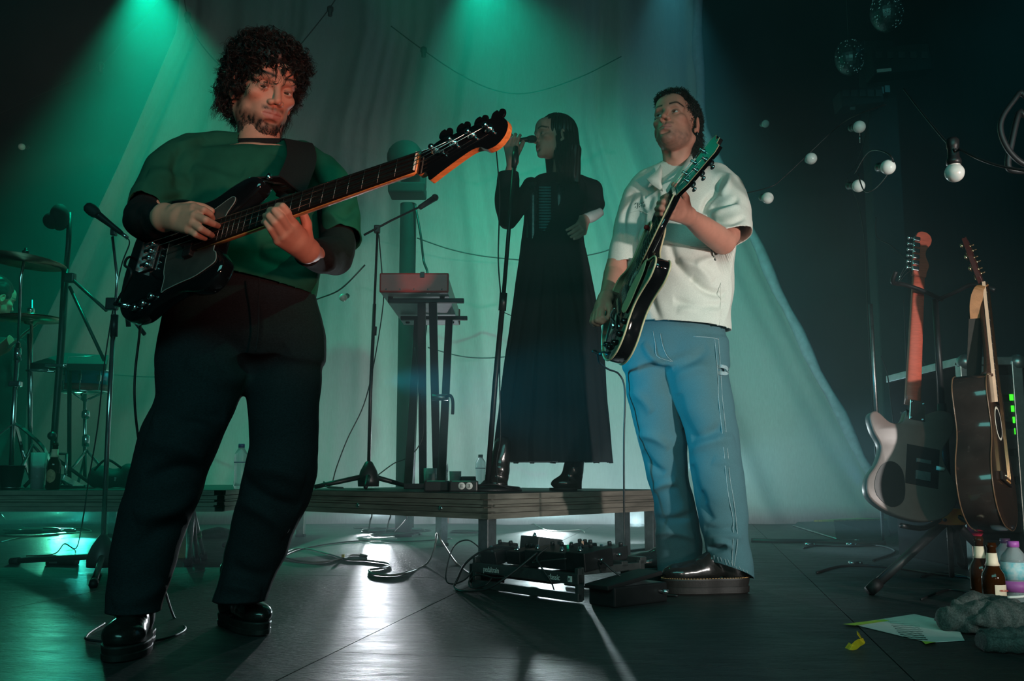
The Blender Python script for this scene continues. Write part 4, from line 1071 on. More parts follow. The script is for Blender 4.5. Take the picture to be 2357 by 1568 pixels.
    b = MB(); b.prism([(x*.985+.001, y*.93) for x, y in hs], .0012, XH @ Matrix.Translation((0, 0, .001))); b.obj('headstock_face', M['teal_glare'], h)
    b = MB(); b.tube([XH @ Vector((x, y, .001)) for x, y in hs]+[XH @ Vector((*hs[0], .001))], .0014, 5); b.obj('headstock_binding', M['cream'], h)
    for s in (-1, 1):
        for k in range(3):
            px, py = .055+.042*k, s*(.024+.002*k)
            b = MB(); b.lathe([(.0075, 0), (.0075, .003), (.004, .004), (.004, .013), (.005, .015), (0, .015)], xf=XH @ Matrix.Translation((px, py, .001)), n=12); tn = b.obj('tuner', M['chrome'], t)
            b = MB(); b.box((px, py, -.017), (.016, .018, .011), xf=XH, bev=.003); b.cyl(XH @ Vector((px, py, -.018)), XH @ Vector((px, s*.052, -.018)), .0025, 8); b.ball((px, s*.056, -.018), .0085, 10, 8, (1, .8, .6), xf=XH); b.obj('tuner_key', M['chrome'], tn)
    for k in range(6):
        y0 = .026-.0104*k; y1 = .0175-.007*k; i = k if k < 3 else 5-k; s = 1 if k < 3 else -1
        q = X.inverted() @ (XH @ Vector((.055+.042*i, s*(.024+.002*i), .012)))
        string_part(t, X, y0, y1, .12, SL, .020, .0195, .0007, tuple(q))
    # strap
    b = MB(); hp = X @ Vector((.425, .11, -.03))
    ribbon(b, [hp, P(1512, 520, 3.12), P(1545, 455, 3.16), P(1590, 405, 3.24), P(1622, 386, 3.33), P(1640, 392, 3.42), P(1650, 440, 3.50)], (.8, .1, .5), .050, .004); b.obj('strap', M['nylon'], t)
    jk = X @ Vector((.012, -.03, -.022)); dr = X.to_3x3() @ Vector((-1, -.1, 0))
    b = MB(); b.cyl(jk, jk+dr*.012, .006, 10); b.obj('strap_button', M['chrome'], t)
    # right angle plug
    j2 = jk+Vector((-.010, -.01, -.012)); b = MB(); b.cyl(j2+Vector((.018, 0, .006)), j2+Vector((-.028, 0, -.002)), .0075, 12); b.obj('jack_plug', M['black_plastic'], t)
    return t, X, j2+Vector((-.028, 0, -.002))
GTR, GX, GJ = electric_guitar()
b = MB(); b.tube(smooth_path([GJ, GJ+Vector((-.02, 0, .01)), P(1374, 810, 3.14), P(1380, 835, 3.20), P(1400, 850, 3.28), P(1425, 862, 3.35), P(1438, 900, 3.36), P(1436, 1010, 3.37), P(1436, 1120, 3.38), P(1437, 1220, 3.39), P(1440, 1290, 3.40), G(1450, 1330, .004), G(1440, 1352, .004), G(1400, 1360, .004)], 7), .0034, 7)
tag(recenter(b.obj('instrument_cable', M['cable']), P(1437, 1000, 3.37)), 'black cable hanging from the guitar of the man in the pale shirt', 'cable')
# ================================================================== GUITARIST
SKIN2 = (.56, .25, .18)
M['shirt_white'] = mat('pale_cotton_drill', (.64, .655, .59), .88, 0, .2, 300, .10, .4, 900)
M['jeans'] = mat('washed_denim', (.072, .165, .190), .88, 0, .2, 500, .22, .5, 900, stretch=(1, 1, 2.2))
M['jeans_seam'] = mat('denim_seam', (.26, .35, .37), .85, noise_s=400, noise_a=.35)
def guitarist():
    root = thing('person', 'man in a pale short sleeved shirt and faded jeans playing a guitar, looking up', 'person', G(1600, 1362))
    HP = P(1557, 295, 3.36); Mh = head_matrix(HP, -33, 15, -3, 1.0); inv = Mh.inverted()
    f = head_field(inv @ P(1560, 392, 3.40), eye_open=.8, jaw=1.0)
    V, F = f.mesh(); V = relax(V, F, 1, .4); C = head_cols(V, SKIN2, beard=.6, seed=4, beard_col=(.11, .065, .05))
    Vb = [xform(V, Mh)]; Fb = [F]; Cb = [C]; nb = len(V)
    # left arm (bare forearm) and fretting hand
    f = Field((.40, 2.62, 1.10), (.80, 3.45, 1.50), .0027)
    w = P(1583, 497, 2.93)
    ps, rr = CW([(1682, 470, 3.37, 26), (1684, 530, 3.32, 27), (1664, 556, 3.22, 30), (1620, 525, 3.07, 27), (1583, 497, 2.93, 18)]); f.chain(ps, rr, .02)
    K = [P(1560, 459, 2.800), P(1553, 472, 2.795), P(1547, 486, 2.80), P(1543, 499, 2.81)]
    hand_to(f, w, K, [[P(1534, 452, 2.77), P(1525, 456, 2.80), P(1530, 460, 2.84)], [P(1526, 465, 2.77), P(1517, 468, 2.80), P(1524, 473, 2.84)],
                      [P(1521, 479, 2.775), P(1512, 481, 2.81), P(1519, 486, 2.85)], [P(1522, 492, 2.79), P(1513, 494, 2.82), P(1518, 498, 2.85)]],
            [P(1580, 478, 2.88), P(1579, 455, 2.85), P(1566, 436, 2.84), P(1551, 425, 2.84)], .0092, .030)
    f.blur(1); V, F = f.mesh(); Vb.append(V); Fb.append(F+nb); nb += len(V)
    c = colour(V, SKIN2)*(1+.05*fnoise(V, (60, 60, 60), 5))[:, None]; Cb.append(c)
    # right arm and strumming hand
    f = Field((.24, 2.98, .72), (.48, 3.55, 1.28), .0027)
    ps, rr = CW([(1458, 500, 3.42, 26), (1432, 575, 3.42, 26), (1414, 632, 3.38, 25), (1404, 662, 3.28, 20), (1394, 686, 3.19, 15)]); f.chain(ps, rr, .02)
    w = P(1394, 686, 3.19)
    K = [P(1386, 710, 3.125), P(1378, 716, 3.12), P(1371, 722, 3.13), P(1366, 728, 3.145)]
    hand_to(f, w, K, [[P(1385, 731, 3.085), P(1396, 734, 3.09), P(1401, 728, 3.10)], [P(1374, 738, 3.085), P(1386, 742, 3.09), P(1392, 738, 3.10)],
                      [P(1366, 741, 3.10), P(1377, 747, 3.10), P(1384, 744, 3.115)], [P(1361, 741, 3.125), P(1368, 748, 3.12), P(1375, 747, 3.13)]],
            [P(1397, 695, 3.16), P(1403, 708, 3.12), P(1405, 722, 3.10)], .0090, .028)
    f.blur(1); V, F = f.mesh(); Vb.append(V); Fb.append(F+nb); nb += len(V); Cb.append(colour(V, SKIN2)*(1+.05*fnoise(V, (60, 60, 60), 7))[:, None])
    f = Field((.3, 3.1, .7), (.95, 3.7, 1.7), .007)
    f.stack([LV(1500, 1640, 410, 3.42, .6), LV(1490, 1665, 470, 3.42, .6), LV(1490, 1660, 600, 3.40, .6), LV(1480, 1650, 780, 3.38, .65)], .03)
    f.chain([P(1560, 392, 3.40), P(1562, 420, 3.42)], [.058, .065], .03)
    f.chain([P(1495, 428, 3.42), P(1460, 500, 3.42)], [.05, .038], .02); f.chain([P(1650, 430, 3.41), P(1684, 490, 3.36)], [.045, .038], .02)
    V, F = f.mesh(); Vb.append(V); Fb.append(F+nb); nb += len(V); Cb.append(colour(V, SKIN2))
    mesh_obj('body', np.concatenate(Vb), np.concatenate(Fb), M['skin'], root, np.concatenate(Cb))
    eyes(root, Mh, (.15, .95, .1))
    # hair: short curls on top, longer behind the neck
    cap = Field((-.12, -.15, -.17), (.12, .13, .18), .004)
    cap.ell((0, -.022, .056), (.0785, .096, .085), 0); cap.ell((0, -.070, -.02), (.066, .050, .085), .03); cap.ell((0, -.085, -.085), (.052, .032, .055), .03)
    cap.ell((0, .050, .094), (.062, .042, .026), .02)
    cap.ell((0, .125, .004), (.070, .090, .082), .01, 'sub')
    for s in (-1, 1): cap.ell((s*.092, -.002, -.028), (.03, .026, .038), .006, 'sub'); cap.ell((s*.07, .052, -.06), (.05, .06, .06), .008, 'sub')
    V, F = cap.mesh(); V = V+vnormals(V, F)*(.002*fnoise(V, (90, 90, 90), 3))[:, None]; N = vnormals(V, F)
    hair = mesh_obj('hair', xform(V, Mh), F, M['hair'], root)
    rs = np.random.RandomState(21); st = []
    for i in rs.choice(len(V), 8000):
        p = V[i]; n = N[i]
        if p[1] > .06 and p[2] < .06: continue
        t = np.cross(n, rs.normal(size=3)); t /= np.linalg.norm(t); dn = np.array((0, -.2, -.8)) if p[2] < .02 else np.array((0, .5, .2)) if p[1] > 0 else np.array((0, -.3, 0))
        dr = n*rs.uniform(.3, .8)+t*.6+dn; dr /= np.linalg.norm(dr); L = rs.uniform(.010, .022) if p[2] > 0 else rs.uniform(.018, .038)
        m = 7; tt = np.linspace(0, 1, m); c1 = np.cross(dr, n); a = rs.uniform(2, 5)
        pts = p+np.outer(tt*L, dr)+np.outer(np.sin(tt*a)*.004, c1)-np.outer(tt**2*L*.3, n)
        st.append((xform(pts, Mh), .0012*np.linspace(1, .3, m)))
    o = strand_mesh('hair_strands', st, M['hair'], hair, 3); o['kind'] = 'stuff'
    s = -1; b = MB(); b.tube([Mh @ Vector((-.082, -.002, -.038)), Mh @ Vector((-.083, -.002, -.052))], .0014, 6); b.obj('earring', M['chrome'], root)
    # ---------------- jeans
    f = Field((.33, 3.05, .04), (.92, 3.78, 1.08), .0048)
    D1 = lambda v: np.interp(v, [780, 900, 1100, 1300], [3.40, 3.40, 3.46, 3.55]); D2 = lambda v: np.interp(v, [780, 900, 1100, 1330], [3.36, 3.33, 3.31, 3.31])
    LLs = [(1446, 1545, 790), (1441, 1556, 850), (1446, 1568, 910), (1456, 1573, 960), (1467, 1580, 1010), (1479, 1583, 1060), (1491, 1590, 1110), (1505, 1600, 1150), (1511, 1609, 1200), (1509, 1613, 1240), (1519, 1612, 1285), (1516, 1612, 1335)]
    RLs = [(1545, 1667, 790), (1530, 1674, 850), (1545, 1682, 900), (1562, 1690, 950), (1577, 1697, 1000), (1585, 1705, 1050), (1592, 1714, 1100), (1600, 1719, 1150), (1612, 1718, 1200), (1622, 1720, 1240), (1628, 1728, 1280), (1630, 1734, 1320), (1630, 1738, 1365)]
    f.stack([LV(a, b_, v, float(D1(v)), .95) for a, b_, v in LLs], 0, p=2.0); f.stack([LV(a, b_, v, float(D2(v)), .95) for a, b_, v in RLs], .014, p=2.0)
    f.stack([LV(1456, 1666, 735, 3.38, .62), LV(1446, 1667, 770, 3.38, .64), LV(1442, 1670, 810, 3.38, .64), LV(1441, 1673, 845, 3.37, .58)], .03, yaw=-.2)
    f.blur(1); V, F = f.mesh(); N = vnormals(V, F)
    V = V+N*(.006*fnoise(V, (9, 9, 20), 24)+.0025*fnoise(V, (30, 30, 45), 25))[:, None]
    q = P
    ln = [(q(1540, 850, 3.2), q(1480, 790, 3.2), .014, .008), (q(1545, 850, 3.2), q(1470, 850, 3.2), .014, -.008), (q(1545, 845, 3.2), q(1630, 800, 3.2), .016, -.007), (q(1548, 870, 3.2), q(1650, 850, 3.2), .02, .006),
          (q(1560, 905, 3.22), q(1600, 1010, 3.2), .016, -.007), (q(1590, 1010, 3.2), q(1660, 985, 3.2), .018, -.009), (q(1585, 1040, 3.2), q(1690, 1010, 3.2), .02, .010), (q(1590, 1070, 3.2), q(1620, 1160, 3.18), .014, -.013), (q(1612, 1130, 3.18), q(1640, 1200, 3.18), .014, -.010),
          (q(1640, 1060, 3.18), q(1710, 1090, 3.2), .018, .006), (q(1620, 1215, 3.18), q(1700, 1215, 3.2), .014, -.008), (q(1625, 1235, 3.18), q(1710, 1240, 3.2), .014, .009), (q(1628, 1262, 3.18), q(1672, 1258, 3.18), .009, -.016), (q(1640, 1248, 3.18), q(1690, 1262, 3.18), .010, .010),
          (q(1470, 1000, 3.3), q(1540, 1030, 3.3), .016, .009), (q(1478, 1040, 3.32), q(1530, 1090, 3.32), .014, -.009), (q(1500, 1130, 3.34), q(1560, 1110, 3.34), .014, .008), (q(1505, 1195, 3.36), q(1600, 1180, 3.36), .014, -.010), (q(1508, 1230, 3.36), q(1600, 1240, 3.36), .014, .010), (q(1450, 900, 3.25), q(1500, 950, 3.25), .016, .006)]
    ln = [(a, c, w_, h_*1.5) for a, c, w_, h_ in ln]; V = folds(V, N, ln); V = relax(V, F, 1, .5)
    c1 = P(1682, 1312, 3.31); c2 = P(1560, 1322, 3.56)
    V, F = trim(V, F, [(c1, (-.36, -.15, -1), .13), (c2, (0, 0, -1), .12)])
    jn = mesh_obj('jeans', V, F, M['jeans'], root, thick=.004)
    N = vnormals(V, F)
    # seams: follow the surface by nearest front point
    def on_surf(u, v, off=.0012):
        p = P(u, v, 3.2); d = (p-Vector((0, 0, H))).normalized(); Q = V-np.array((0, 0, H)); t = Q @ np.array(d); r = np.linalg.norm(Q-np.outer(t, d), axis=1)
        m = np.where(r < .012)[0]
        if not len(m): m = [int(np.argmin(r))]
        i = m[int(np.argmin(t[m]))]; return Vector(V[i])+Vector(N[i])*off
    for dx in (-4, 4):
        b = MB(); b.tube(smooth_path([on_surf(u+dx, v) for u, v in ((1655, 775), (1662, 850), (1666, 920), (1671, 980), (1677, 1040), (1683, 1100), (1690, 1150), (1697, 1200), (1698, 1250), (1694, 1290), (1692, 1308))], 4), .0014, 5); b.obj('side_seam', M['jeans_seam'], jn)
    for pts in (((1520, 760), (1522, 790), (1530, 815), (1541, 832)), ((1498, 758), (1503, 785), (1518, 815), (1538, 835)), ((1600, 768), (1635, 772), (1660, 778))):
        b = MB(); b.tube(smooth_path([on_surf(*x) for x in pts], 4), .0013, 5); b.obj('seam', M['jeans_seam'], jn)
    b = MB(); p = on_surf(1664, 852); pts = [p+Vector((-.006, -.004, .012)), p+Vector((.004, -.012, .013)), p+Vector((.022, -.006, .008)), p+Vector((.024, -.002, -.008)), p+Vector((.004, -.010, -.010)), p+Vector((-.006, -.004, -.008))]
    ribbon(b, pts, (0, 0, 1), .012, .003); b.obj('hammer_loop', M['jeans_seam'], jn)
    for i in range(11):
        u = 1636+i*9; b = MB(); v = 1288+(u-1630)*.37; a = on_surf(u, v-9); c = on_surf(u+1, v+1); b.cyl(a, c, .0012, 5); b.obj('hem_crease', M['jeans_seam'], jn)
    # ---------------- shirt
    f = Field((.30, 2.95, .88), (1.02, 3.78, 1.78), .0042)
    f.stack([LV(1528, 1604, 372, 3.40, .8), LV(1500, 1645, 392, 3.40, .58), LV(1478, 1678, 412, 3.40, .58), LV(1468, 1688, 445, 3.39, .60), LV(1468, 1688, 500, 3.37, .64), LV(1462, 1692, 570, 3.36, .68), LV(1458, 1690, 640, 3.36, .70), LV(1455, 1684, 710, 3.36, .70), LV(1456, 1680, 765, 3.36, .70), LV(1456, 1680, 800, 3.36, .70)], 0, yaw=-.15)
    ps, rr = CW([(1530, 402, 3.40, 26), (1492, 420, 3.41, 30), (1468, 452, 3.41, 32), (1448, 510, 3.42, 31), (1433, 570, 3.41, 30), (1424, 640, 3.39, 29)]); f.chain(ps, rr, .03)
    ps, rr = CW([(1610, 396, 3.40, 26), (1648, 412, 3.38, 34), (1668, 440, 3.35, 42), (1681, 490, 3.29, 46), (1687, 540, 3.23, 47), (1689, 562, 3.21, 47)]); f.chain(ps, rr, .02)
    f.blur(1); V, F = f.mesh(); N = vnormals(V, F)
    V = V+N*(.008*fnoise(V, (13, 13, 17), 31)+.003*fnoise(V, (36, 36, 30), 32))[:, None]
    ln = [(q(1540, 560, 3.1), q(1600, 650, 3.1), .014, -.012), (q(1590, 640, 3.1), q(1670, 680, 3.12), .014, -.013), (q(1560, 600, 3.1), q(1640, 650, 3.1), .016, .011), (q(1550, 690, 3.1), q(1670, 700, 3.1), .014, -.008), (q(1560, 715, 3.1), q(1660, 720, 3.1), .014, .006),
          (q(1590, 500, 3.1), q(1640, 545, 3.1), .018, -.012), (q(1665, 400, 3.2), q(1650, 440, 3.15), .009, -.016), (q(1652, 440, 3.15), q(1618, 492, 3.12), .010, -.018), (q(1680, 400, 3.2), q(1660, 450, 3.15), .010, .010), (q(1640, 480, 3.1), q(1700, 455, 3.12), .010, -.008), (q(1640, 500, 3.1), q(1705, 475, 3.12), .010, .008),
          (q(1650, 510, 3.1), q(1715, 500, 3.12), .010, -.006), (q(1500, 450, 3.15), q(1490, 560, 3.15), .012, -.009), (q(1480, 440, 3.2), q(1470, 560, 3.2), .010, .008), (q(1460, 440, 3.25), q(1440, 560, 3.25), .010, -.008), (q(1520, 430, 3.15), q(1510, 520, 3.15), .010, .007),
          (q(1660, 580, 3.15), q(1668, 740, 3.15), .006, .004), (q(1500, 620, 3.1), q(1520, 740, 3.1), .014, -.008), (q(1600, 610, 3.1), q(1670, 600, 3.12), .014, .008)]
    ln = [(a, c, w_, h_*1.6) for a, c, w_, h_ in ln]; V = folds(V, N, ln); V = relax(V, F, 1, .5)
    c1 = P(1690, 543, 3.22); c2 = P(1428, 604, 3.40); nk_ = np.array(P(1562, 380, 3.40))
    V, F = trim(V, F, [(c1, (.22, -.30, -1), .088), (c2, (.10, .0, -1), .075), (P(1570, 752, 3.36), (-.10, 0, -1), .30)])
    dn = np.linalg.norm((V-nk_)*np.array((1, .9, .9)), axis=1); V, F, _ = drop(V, F, ~((dn < .062) & (V[:, 2] > nk_[2]-.045)))
    sh = mesh_obj('shirt', V, F, M['shirt_white'], root, thick=.004)
    N = vnormals(V, F)
    def osf(u, v, off=.002):
        p = P(u, v, 3.2); d = (p-Vector((0, 0, H))).normalized(); Q = V-np.array((0, 0, H)); t = Q @ np.array(d); r = np.linalg.norm(Q-np.outer(t, d), axis=1)
        m = np.where(r < .010)[0]
        if not len(m): m = [int(np.argmin(r))]
        i = m[int(np.argmin(t[m]))]; return Vector(V[i])+Vector(N[i])*off
    # open collar: two flat wings
    for pts in ([(1592, 352, 3.36), (1597, 376, 3.30), (1566, 404, 3.25), (1545, 430, 3.22), (1549, 442, 3.22), (1538, 452, 3.225), (1533, 436, 3.235), (1553, 405, 3.27), (1574, 378, 3.32)],
                [(1521, 378, 3.33), (1512, 392, 3.31), (1488, 412, 3.28), (1500, 424, 3.27), (1517, 436, 3.255), (1526, 440, 3.25), (1522, 420, 3.28), (1524, 395, 3.31)]):
        ps = [P(*x) for x in pts]; b = MB(); n = len(ps); c = sum(ps, Vector())/n; off = Vector((0, .005, 0))
        vs = [p for p in ps]+[p+off for p in ps]+[c+Vector((0, -.004, 0)), c+off]
        fs = [(i, (i+1) % n, 2*n) for i in range(n)]+[(n+(i+1) % n, n+i, 2*n+1) for i in range(n)]+[((i+1) % n, i, n+i, n+(i+1) % n) for i in range(n)]
        b.add(vs, fs, True); b.obj('collar', M['shirt_white'], sh)
    pts = [Vector(nk_)+Vector((.066*math.cos(q_), .060*math.sin(q_), -.004+.034*math.sin(q_)+.008*math.cos(q_))) for q_ in [2*math.pi*k/24-math.pi/2+.12 for k in range(24)]]
    b = MB(); ribbon(b, pts, (0, .15, 1), .034, .005); b.obj('collar_stand', M['shirt_white'], sh)
    for pts in (((1498, 553), (1540, 556), (1590, 562), (1650, 572)), ((1498, 557), (1540, 560), (1590, 566), (1650, 576)), ((1470, 742), (1520, 735), (1580, 735), (1640, 740), (1674, 752)), ((1664, 590), (1665, 650), (1664, 700), (1662, 748)), ((1446, 488), (1466, 486), (1486, 490))):
        b = MB(); b.tube(smooth_path([osf(*x, .0006) for x in pts], 4), .0010, 5); b.obj('seam', M['shirt_white'], sh)
    # small stitched chest emblem, lettering too fine to read
    b = MB()
    for row, v in enumerate((468, 475)):
        for k in range(6):
            u = 1457+k*4.3; a = osf(u, v+((k*3) % 4)-1, .001); c = osf(u+2.2, v+((k*5) % 5)-3, .001); b.cyl(a, c, .0010, 5)
    b.obj('emblem', mat('emblem_thread', (.03, .035, .03), .8, noise_s=100, noise_a=.2), sh)
    # ---------------- platform shoes
    ws = mat('yellow_stitch', (.55, .30, .12), .6, noise_s=100, noise_a=.2)
    shoe(root, None, R(186), .98, G(1648, 1366, 0)+Vector((-.02, 0, 0)), welt=ws, sole_h=.052, mats=(M['leather'], M['sole']))
    shoe(root, None, R(176), .98, G(1530, 1338, 0), welt=None, sole_h=.052, mats=(M['leather'], M['sole']))
    return root
GUITARIST = guitarist()
# ================================================================== SINGER on the platform
SKIN3 = (.48, .30, .235)
M['coat'] = mat('dark_coat_cloth', (.006, .007, .009), .8, 0, .3, 120, .3, .3, 400)
M['coat_gloss'] = mat('glossy_dark_bodice', (.012, .018, .020), .22, 0, .6, 40, .3, .2, 120)
M['teal_knit'] = mat('teal_ribbed_top', (.05, .16, .17), .8, 0, .2, 100, .2)
M['cuff_white'] = mat('pale_satin_cuff', (.62, .64, .62), .4, 0, .4, 60, .1)
def Gz(u, v, z): return G(u, v, z)
def singer():
    D0 = 4.32
    root = thing('person', 'singer with long dark hair in a long dark coat holding a microphone', 'person', (P(1262, 1100, D0).x, D0, HR))
    Mh = head_matrix(P(1277, 322, 4.36), -66, 2, -4, .94); inv = Mh.inverted()
    f = head_field(inv @ P(1292, 412, 4.40), eye_open=.5, h=.0022, fem=1.0, jaw=.9)
    V, F = f.mesh(); V = relax(V, F, 1, .4); C = head_cols(V, SKIN3, beard=0, seed=8)
    Vb = [xform(V, Mh)]; Fb = [F]; Cb = [C]; nb = len(V)
    # right hand closed round the microphone, forearm rising from the sleeve
    f = Field((-.08, 4.02, 1.40), (.16, 4.45, 2.10), .0030)
    w = P(1180, 372, 4.22)
    ps, rr = CW([(1163, 500, 4.30, 17), (1168, 440, 4.28, 17), (1174, 400, 4.25, 13), (1180, 372, 4.22, 11)]); f.chain(ps, rr, .02)
    K = [P(1190, 333, 4.165), P(1180, 332, 4.17), P(1171, 333, 4.18), P(1164, 336, 4.19)]
    hand_to(f, w, K, [[P(1194, 318, 4.15), P(1197, 311, 4.17), P(1198, 312, 4.20)], [P(1184, 316, 4.15), P(1186, 309, 4.17), P(1188, 310, 4.21)],
                      [P(1174, 317, 4.155), P(1176, 310, 4.18), P(1178, 311, 4.21)], [P(1165, 320, 4.17), P(1166, 314, 4.19), P(1168, 315, 4.215)]],
            [P(1190, 352, 4.20), P(1199, 338, 4.20), P(1204, 327, 4.215)], .0078, .024)
    f.blur(1); V, F = f.mesh(); Vb.append(V); Fb.append(F+nb); nb += len(V); Cb.append(colour(V, SKIN3))
    # left hand on the hip
    f = Field((.20, 4.1, 1.30), (.46, 4.55, 1.62), .0032)
    w = P(1345, 507, 4.38)
    ps, rr = CW([(1372, 480, 4.46, 15), (1345, 507, 4.38, 11)]); f.chain(ps, rr, .02)
    K = [P(1330, 516, 4.27), P(1335, 524, 4.28), P(1340, 531, 4.29), P(1345, 537, 4.31)]
    hand_to(f, w, K, [[P(1316, 524, 4.22), P(1304, 530, 4.20)], [P(1320, 533, 4.22), P(1308, 539, 4.20)], [P(1326, 541, 4.23), P(1314, 546, 4.20)], [P(1332, 547, 4.24), P(1321, 551, 4.21)]],
            [P(1338, 505, 4.36), P(1330, 498, 4.36), P(1322, 496, 4.37)], .0078, .024)
    f.blur(1); V, F = f.mesh(); Vb.append(V); Fb.append(F+nb); nb += len(V); Cb.append(colour(V, SKIN3))
    f = Field((-.1, 4.1, .5), (.55, 4.7, 2.0), .008)
    f.stack([LV(1225, 1335, 430, 4.40, .55), LV(1225, 1330, 500, 4.40, .55), LV(1222, 1330, 600, 4.38, .6), LV(1215, 1345, 720, 4.36, .6)], .03)
    f.chain([P(1292, 405, 4.40), P(1285, 430, 4.40)], [.045, .055], .03)
    f.chain([P(1225, 430, 4.38), P(1180, 505, 4.34), P(1163, 500, 4.30)], [.035, .030, .03], .02); f.chain([P(1338, 428, 4.43), P(1364, 470, 4.48)], [.030, .024], .02)
    for u in (1235, 1312): f.chain([P(u, 800, 4.35), P(u-8, 1050, 4.32)], [.07, .045], .02)
    V, F = f.mesh(); Vb.append(V); Fb.append(F+nb); nb += len(V); Cb.append(colour(V, SKIN3))
    mesh_obj('body', np.concatenate(Vb), np.concatenate(Fb), M['skin'], root, np.concatenate(Cb))
    eyes(root, Mh, (0, .95, -.1))
    # hair
    cap = Field((-.13, -.19, -.26), (.13, .13, .18), .005)
    cap.ell((0, -.020, .052), (.084, .100, .090), 0); cap.ell((0, -.065, -.03), (.078, .058, .10), .03); cap.stack([(0, -.085, -.24, .078, .030), (0, -.08, -.14, .082, .042), (0, -.07, -.05, .082, .055)], .03)
    cap.ell((0, .125, -.02), (.054, .082, .095), .012, 'sub')
    V, F = cap.mesh(); N = vnormals(V, F); V = V+N*(.004*np.sin(np.arctan2(V[:, 0], V[:, 1]+.03)*26+V[:, 2]*12))[:, None]
    hair = mesh_obj('hair', xform(V, Mh), F, M['hair'], root)
    rs = np.random.RandomState(5); st = []
    for k in range(900):
        a = rs.uniform(.55, 5.7); r0 = .080; x0 = math.sin(a)*r0; y0 = math.cos(a)*.095-.022
        if y0 > .066: continue
        L = rs.uniform(.16, .27); m = 12; tt = np.linspace(0, 1, m)
        z = .10-(L+.10)*tt; bulge = np.interp(tt, [0, .25, .6, 1], [.35, 1.02, 1.05, .98])
        pts = np.stack([x0*bulge+.004*np.sin(tt*6+k), np.where(y0 > 0, y0-.03*tt, y0)*np.interp(tt, [0, .3, 1], [.5, 1, 1])-.012, z], 1)
        st.append((xform(pts, Mh), .0016*np.linspace(1, .4, m)))
    o = strand_mesh('hair_strands', st, M['hair'], hair, 3); o['kind'] = 'stuff'
    # coat dress
    f = Field((-.16, 3.75, HR), (.62, 4.95, 1.98), .0055)
    lv = [(1238, 1338, 405, 4.40, .55), (1210, 1352, 422, 4.40, .5), (1206, 1350, 460, 4.40, .52), (1206, 1343, 510, 4.39, .55), (1200, 1345, 556, 4.38, .58), (1194, 1358, 610, 4.37, .62), (1186, 1368, 670, 4.36, .66), (1176, 1378, 740, 4.35, .7),
          (1162, 1388, 840, 4.34, .72), (1150, 1397, 940, 4.33, .74), (1142, 1404, 1020, 4.32, .76), (1139, 1410, 1085, 4.32, .76)]
    f.stack([LV(*q) for q in lv], 0, p=2.0)
    f.blur(1); V, F = f.mesh(); N = vnormals(V, F); c = P(1270, 900, 4.34)
    ang = np.arctan2(V[:, 0]-c.x, V[:, 1]-c.y); dep = np.clip((P(0, 560, 4.3).z-V[:, 2])/.9, 0, 1)
    V = V+N*((.014*dep*(np.sin(ang*13+.6)+.5*np.sin(ang*23+V[:, 2]*2)))+.004*fnoise(V, (14, 14, 9), 41))[:, None]
    V, F = trim(V, F, [(P(1270, 1064, 4.32), (.0, 0, -1), .7)])
    d_ = mesh_obj('coat_dress', V, F, M['coat'], root, thick=.005)
    # sleeves
    f = Field((-.16, 4.05, 1.28), (.56, 4.65, 1.98), .0045)
    ps, rr = CW([(1222, 426, 4.38, 17), (1196, 470, 4.34, 21), (1170, 505, 4.31, 24), (1166, 480, 4.27, 27), (1169, 440, 4.25, 27), (1171, 385, 4.24, 24)]); f.chain(ps, rr, .01)
    V, F = f.mesh(); N = vnormals(V, F); V = V+N*(.005*fnoise(V, (25, 25, 30), 45))[:, None]
    V, F = trim(V, F, [(P(1171, 398, 4.24), (.0, 0, 1), .10)]); mesh_obj('sleeve', V, F, M['coat'], root, thick=.004)
    f = Field((.2, 4.1, 1.35), (.62, 4.75, 1.98), .0045)
    ps, rr = CW([(1335, 424, 4.42, 22), (1360, 440, 4.46, 27), (1367, 468, 4.48, 25), (1362, 492, 4.44, 20)]); f.chain(ps, rr, .01)
    V, F = f.mesh(); N = vnormals(V, F); V = V+N*(.008*fnoise(V, (22, 22, 26), 46))[:, None]
    mesh_obj('sleeve', V, F, M['coat'], root)
    b = MB(); b.tube(smooth_path([P(1382, 488, 4.43), P(1362, 499, 4.40), P(1342, 505, 4.38), P(1331, 508, 4.36)], 4), [.022, .027, .024, .018], 12); b.obj('cuff', M['cuff_white'], root)
    # glossy bodice panels, ribbed top between them
    b = MB()
    for s, us in ((-1, (1212, 1238)), (1, (1270, 1300))):
        rows = []
        for v in (418, 450, 500, 550, 600):
            rows.append([P(us[0], v, 4.335), P((us[0]+us[1])/2, v, 4.316), P(us[1], v, 4.322), P(us[1], v, 4.34), P(us[0], v, 4.34)])
        b.rings(rows)
    b.obj('bodice_panels', M['coat_gloss'], root)
    for k in range(19):
        v = 432+k*6.6; b = MB(); b.tube([P(1241, v, 4.318), P(1254, v, 4.310), P(1268, v, 4.316)], .0058, 8); b.obj('rib', M['teal_knit'], root)
    # boots
    for (uh, ut, vv, dd) in ((1165, 1120, 1112, 4.20), (1336, 1278, 1114, 4.28)):
        c = P((uh+ut)/2, vv, dd); base = Vector((c.x, dd, HR))
        f = Field((base.x-.20, base.y-.12, HR), (base.x+.20, base.y+.12, HR+.30), .0045)
        hx = P(uh-16, vv, dd).x; tx = P(ut, vv, dd).x
        f.chain([(hx+.02, dd+.02, HR+.19), (hx, dd, HR+.10)], [.046, .040], 0); f.chain([(hx, dd, HR+.075), (tx+.02, dd-.02, HR+.030)], [.038, .022], .03)
        f.ell((tx+.035, dd-.02, HR+.030), (.055, .034, .024), .02)
        f.stack([(hx+.012, dd, HR+.001, .024, .026), (hx+.010, dd, HR+.06, .030, .030)], .01)
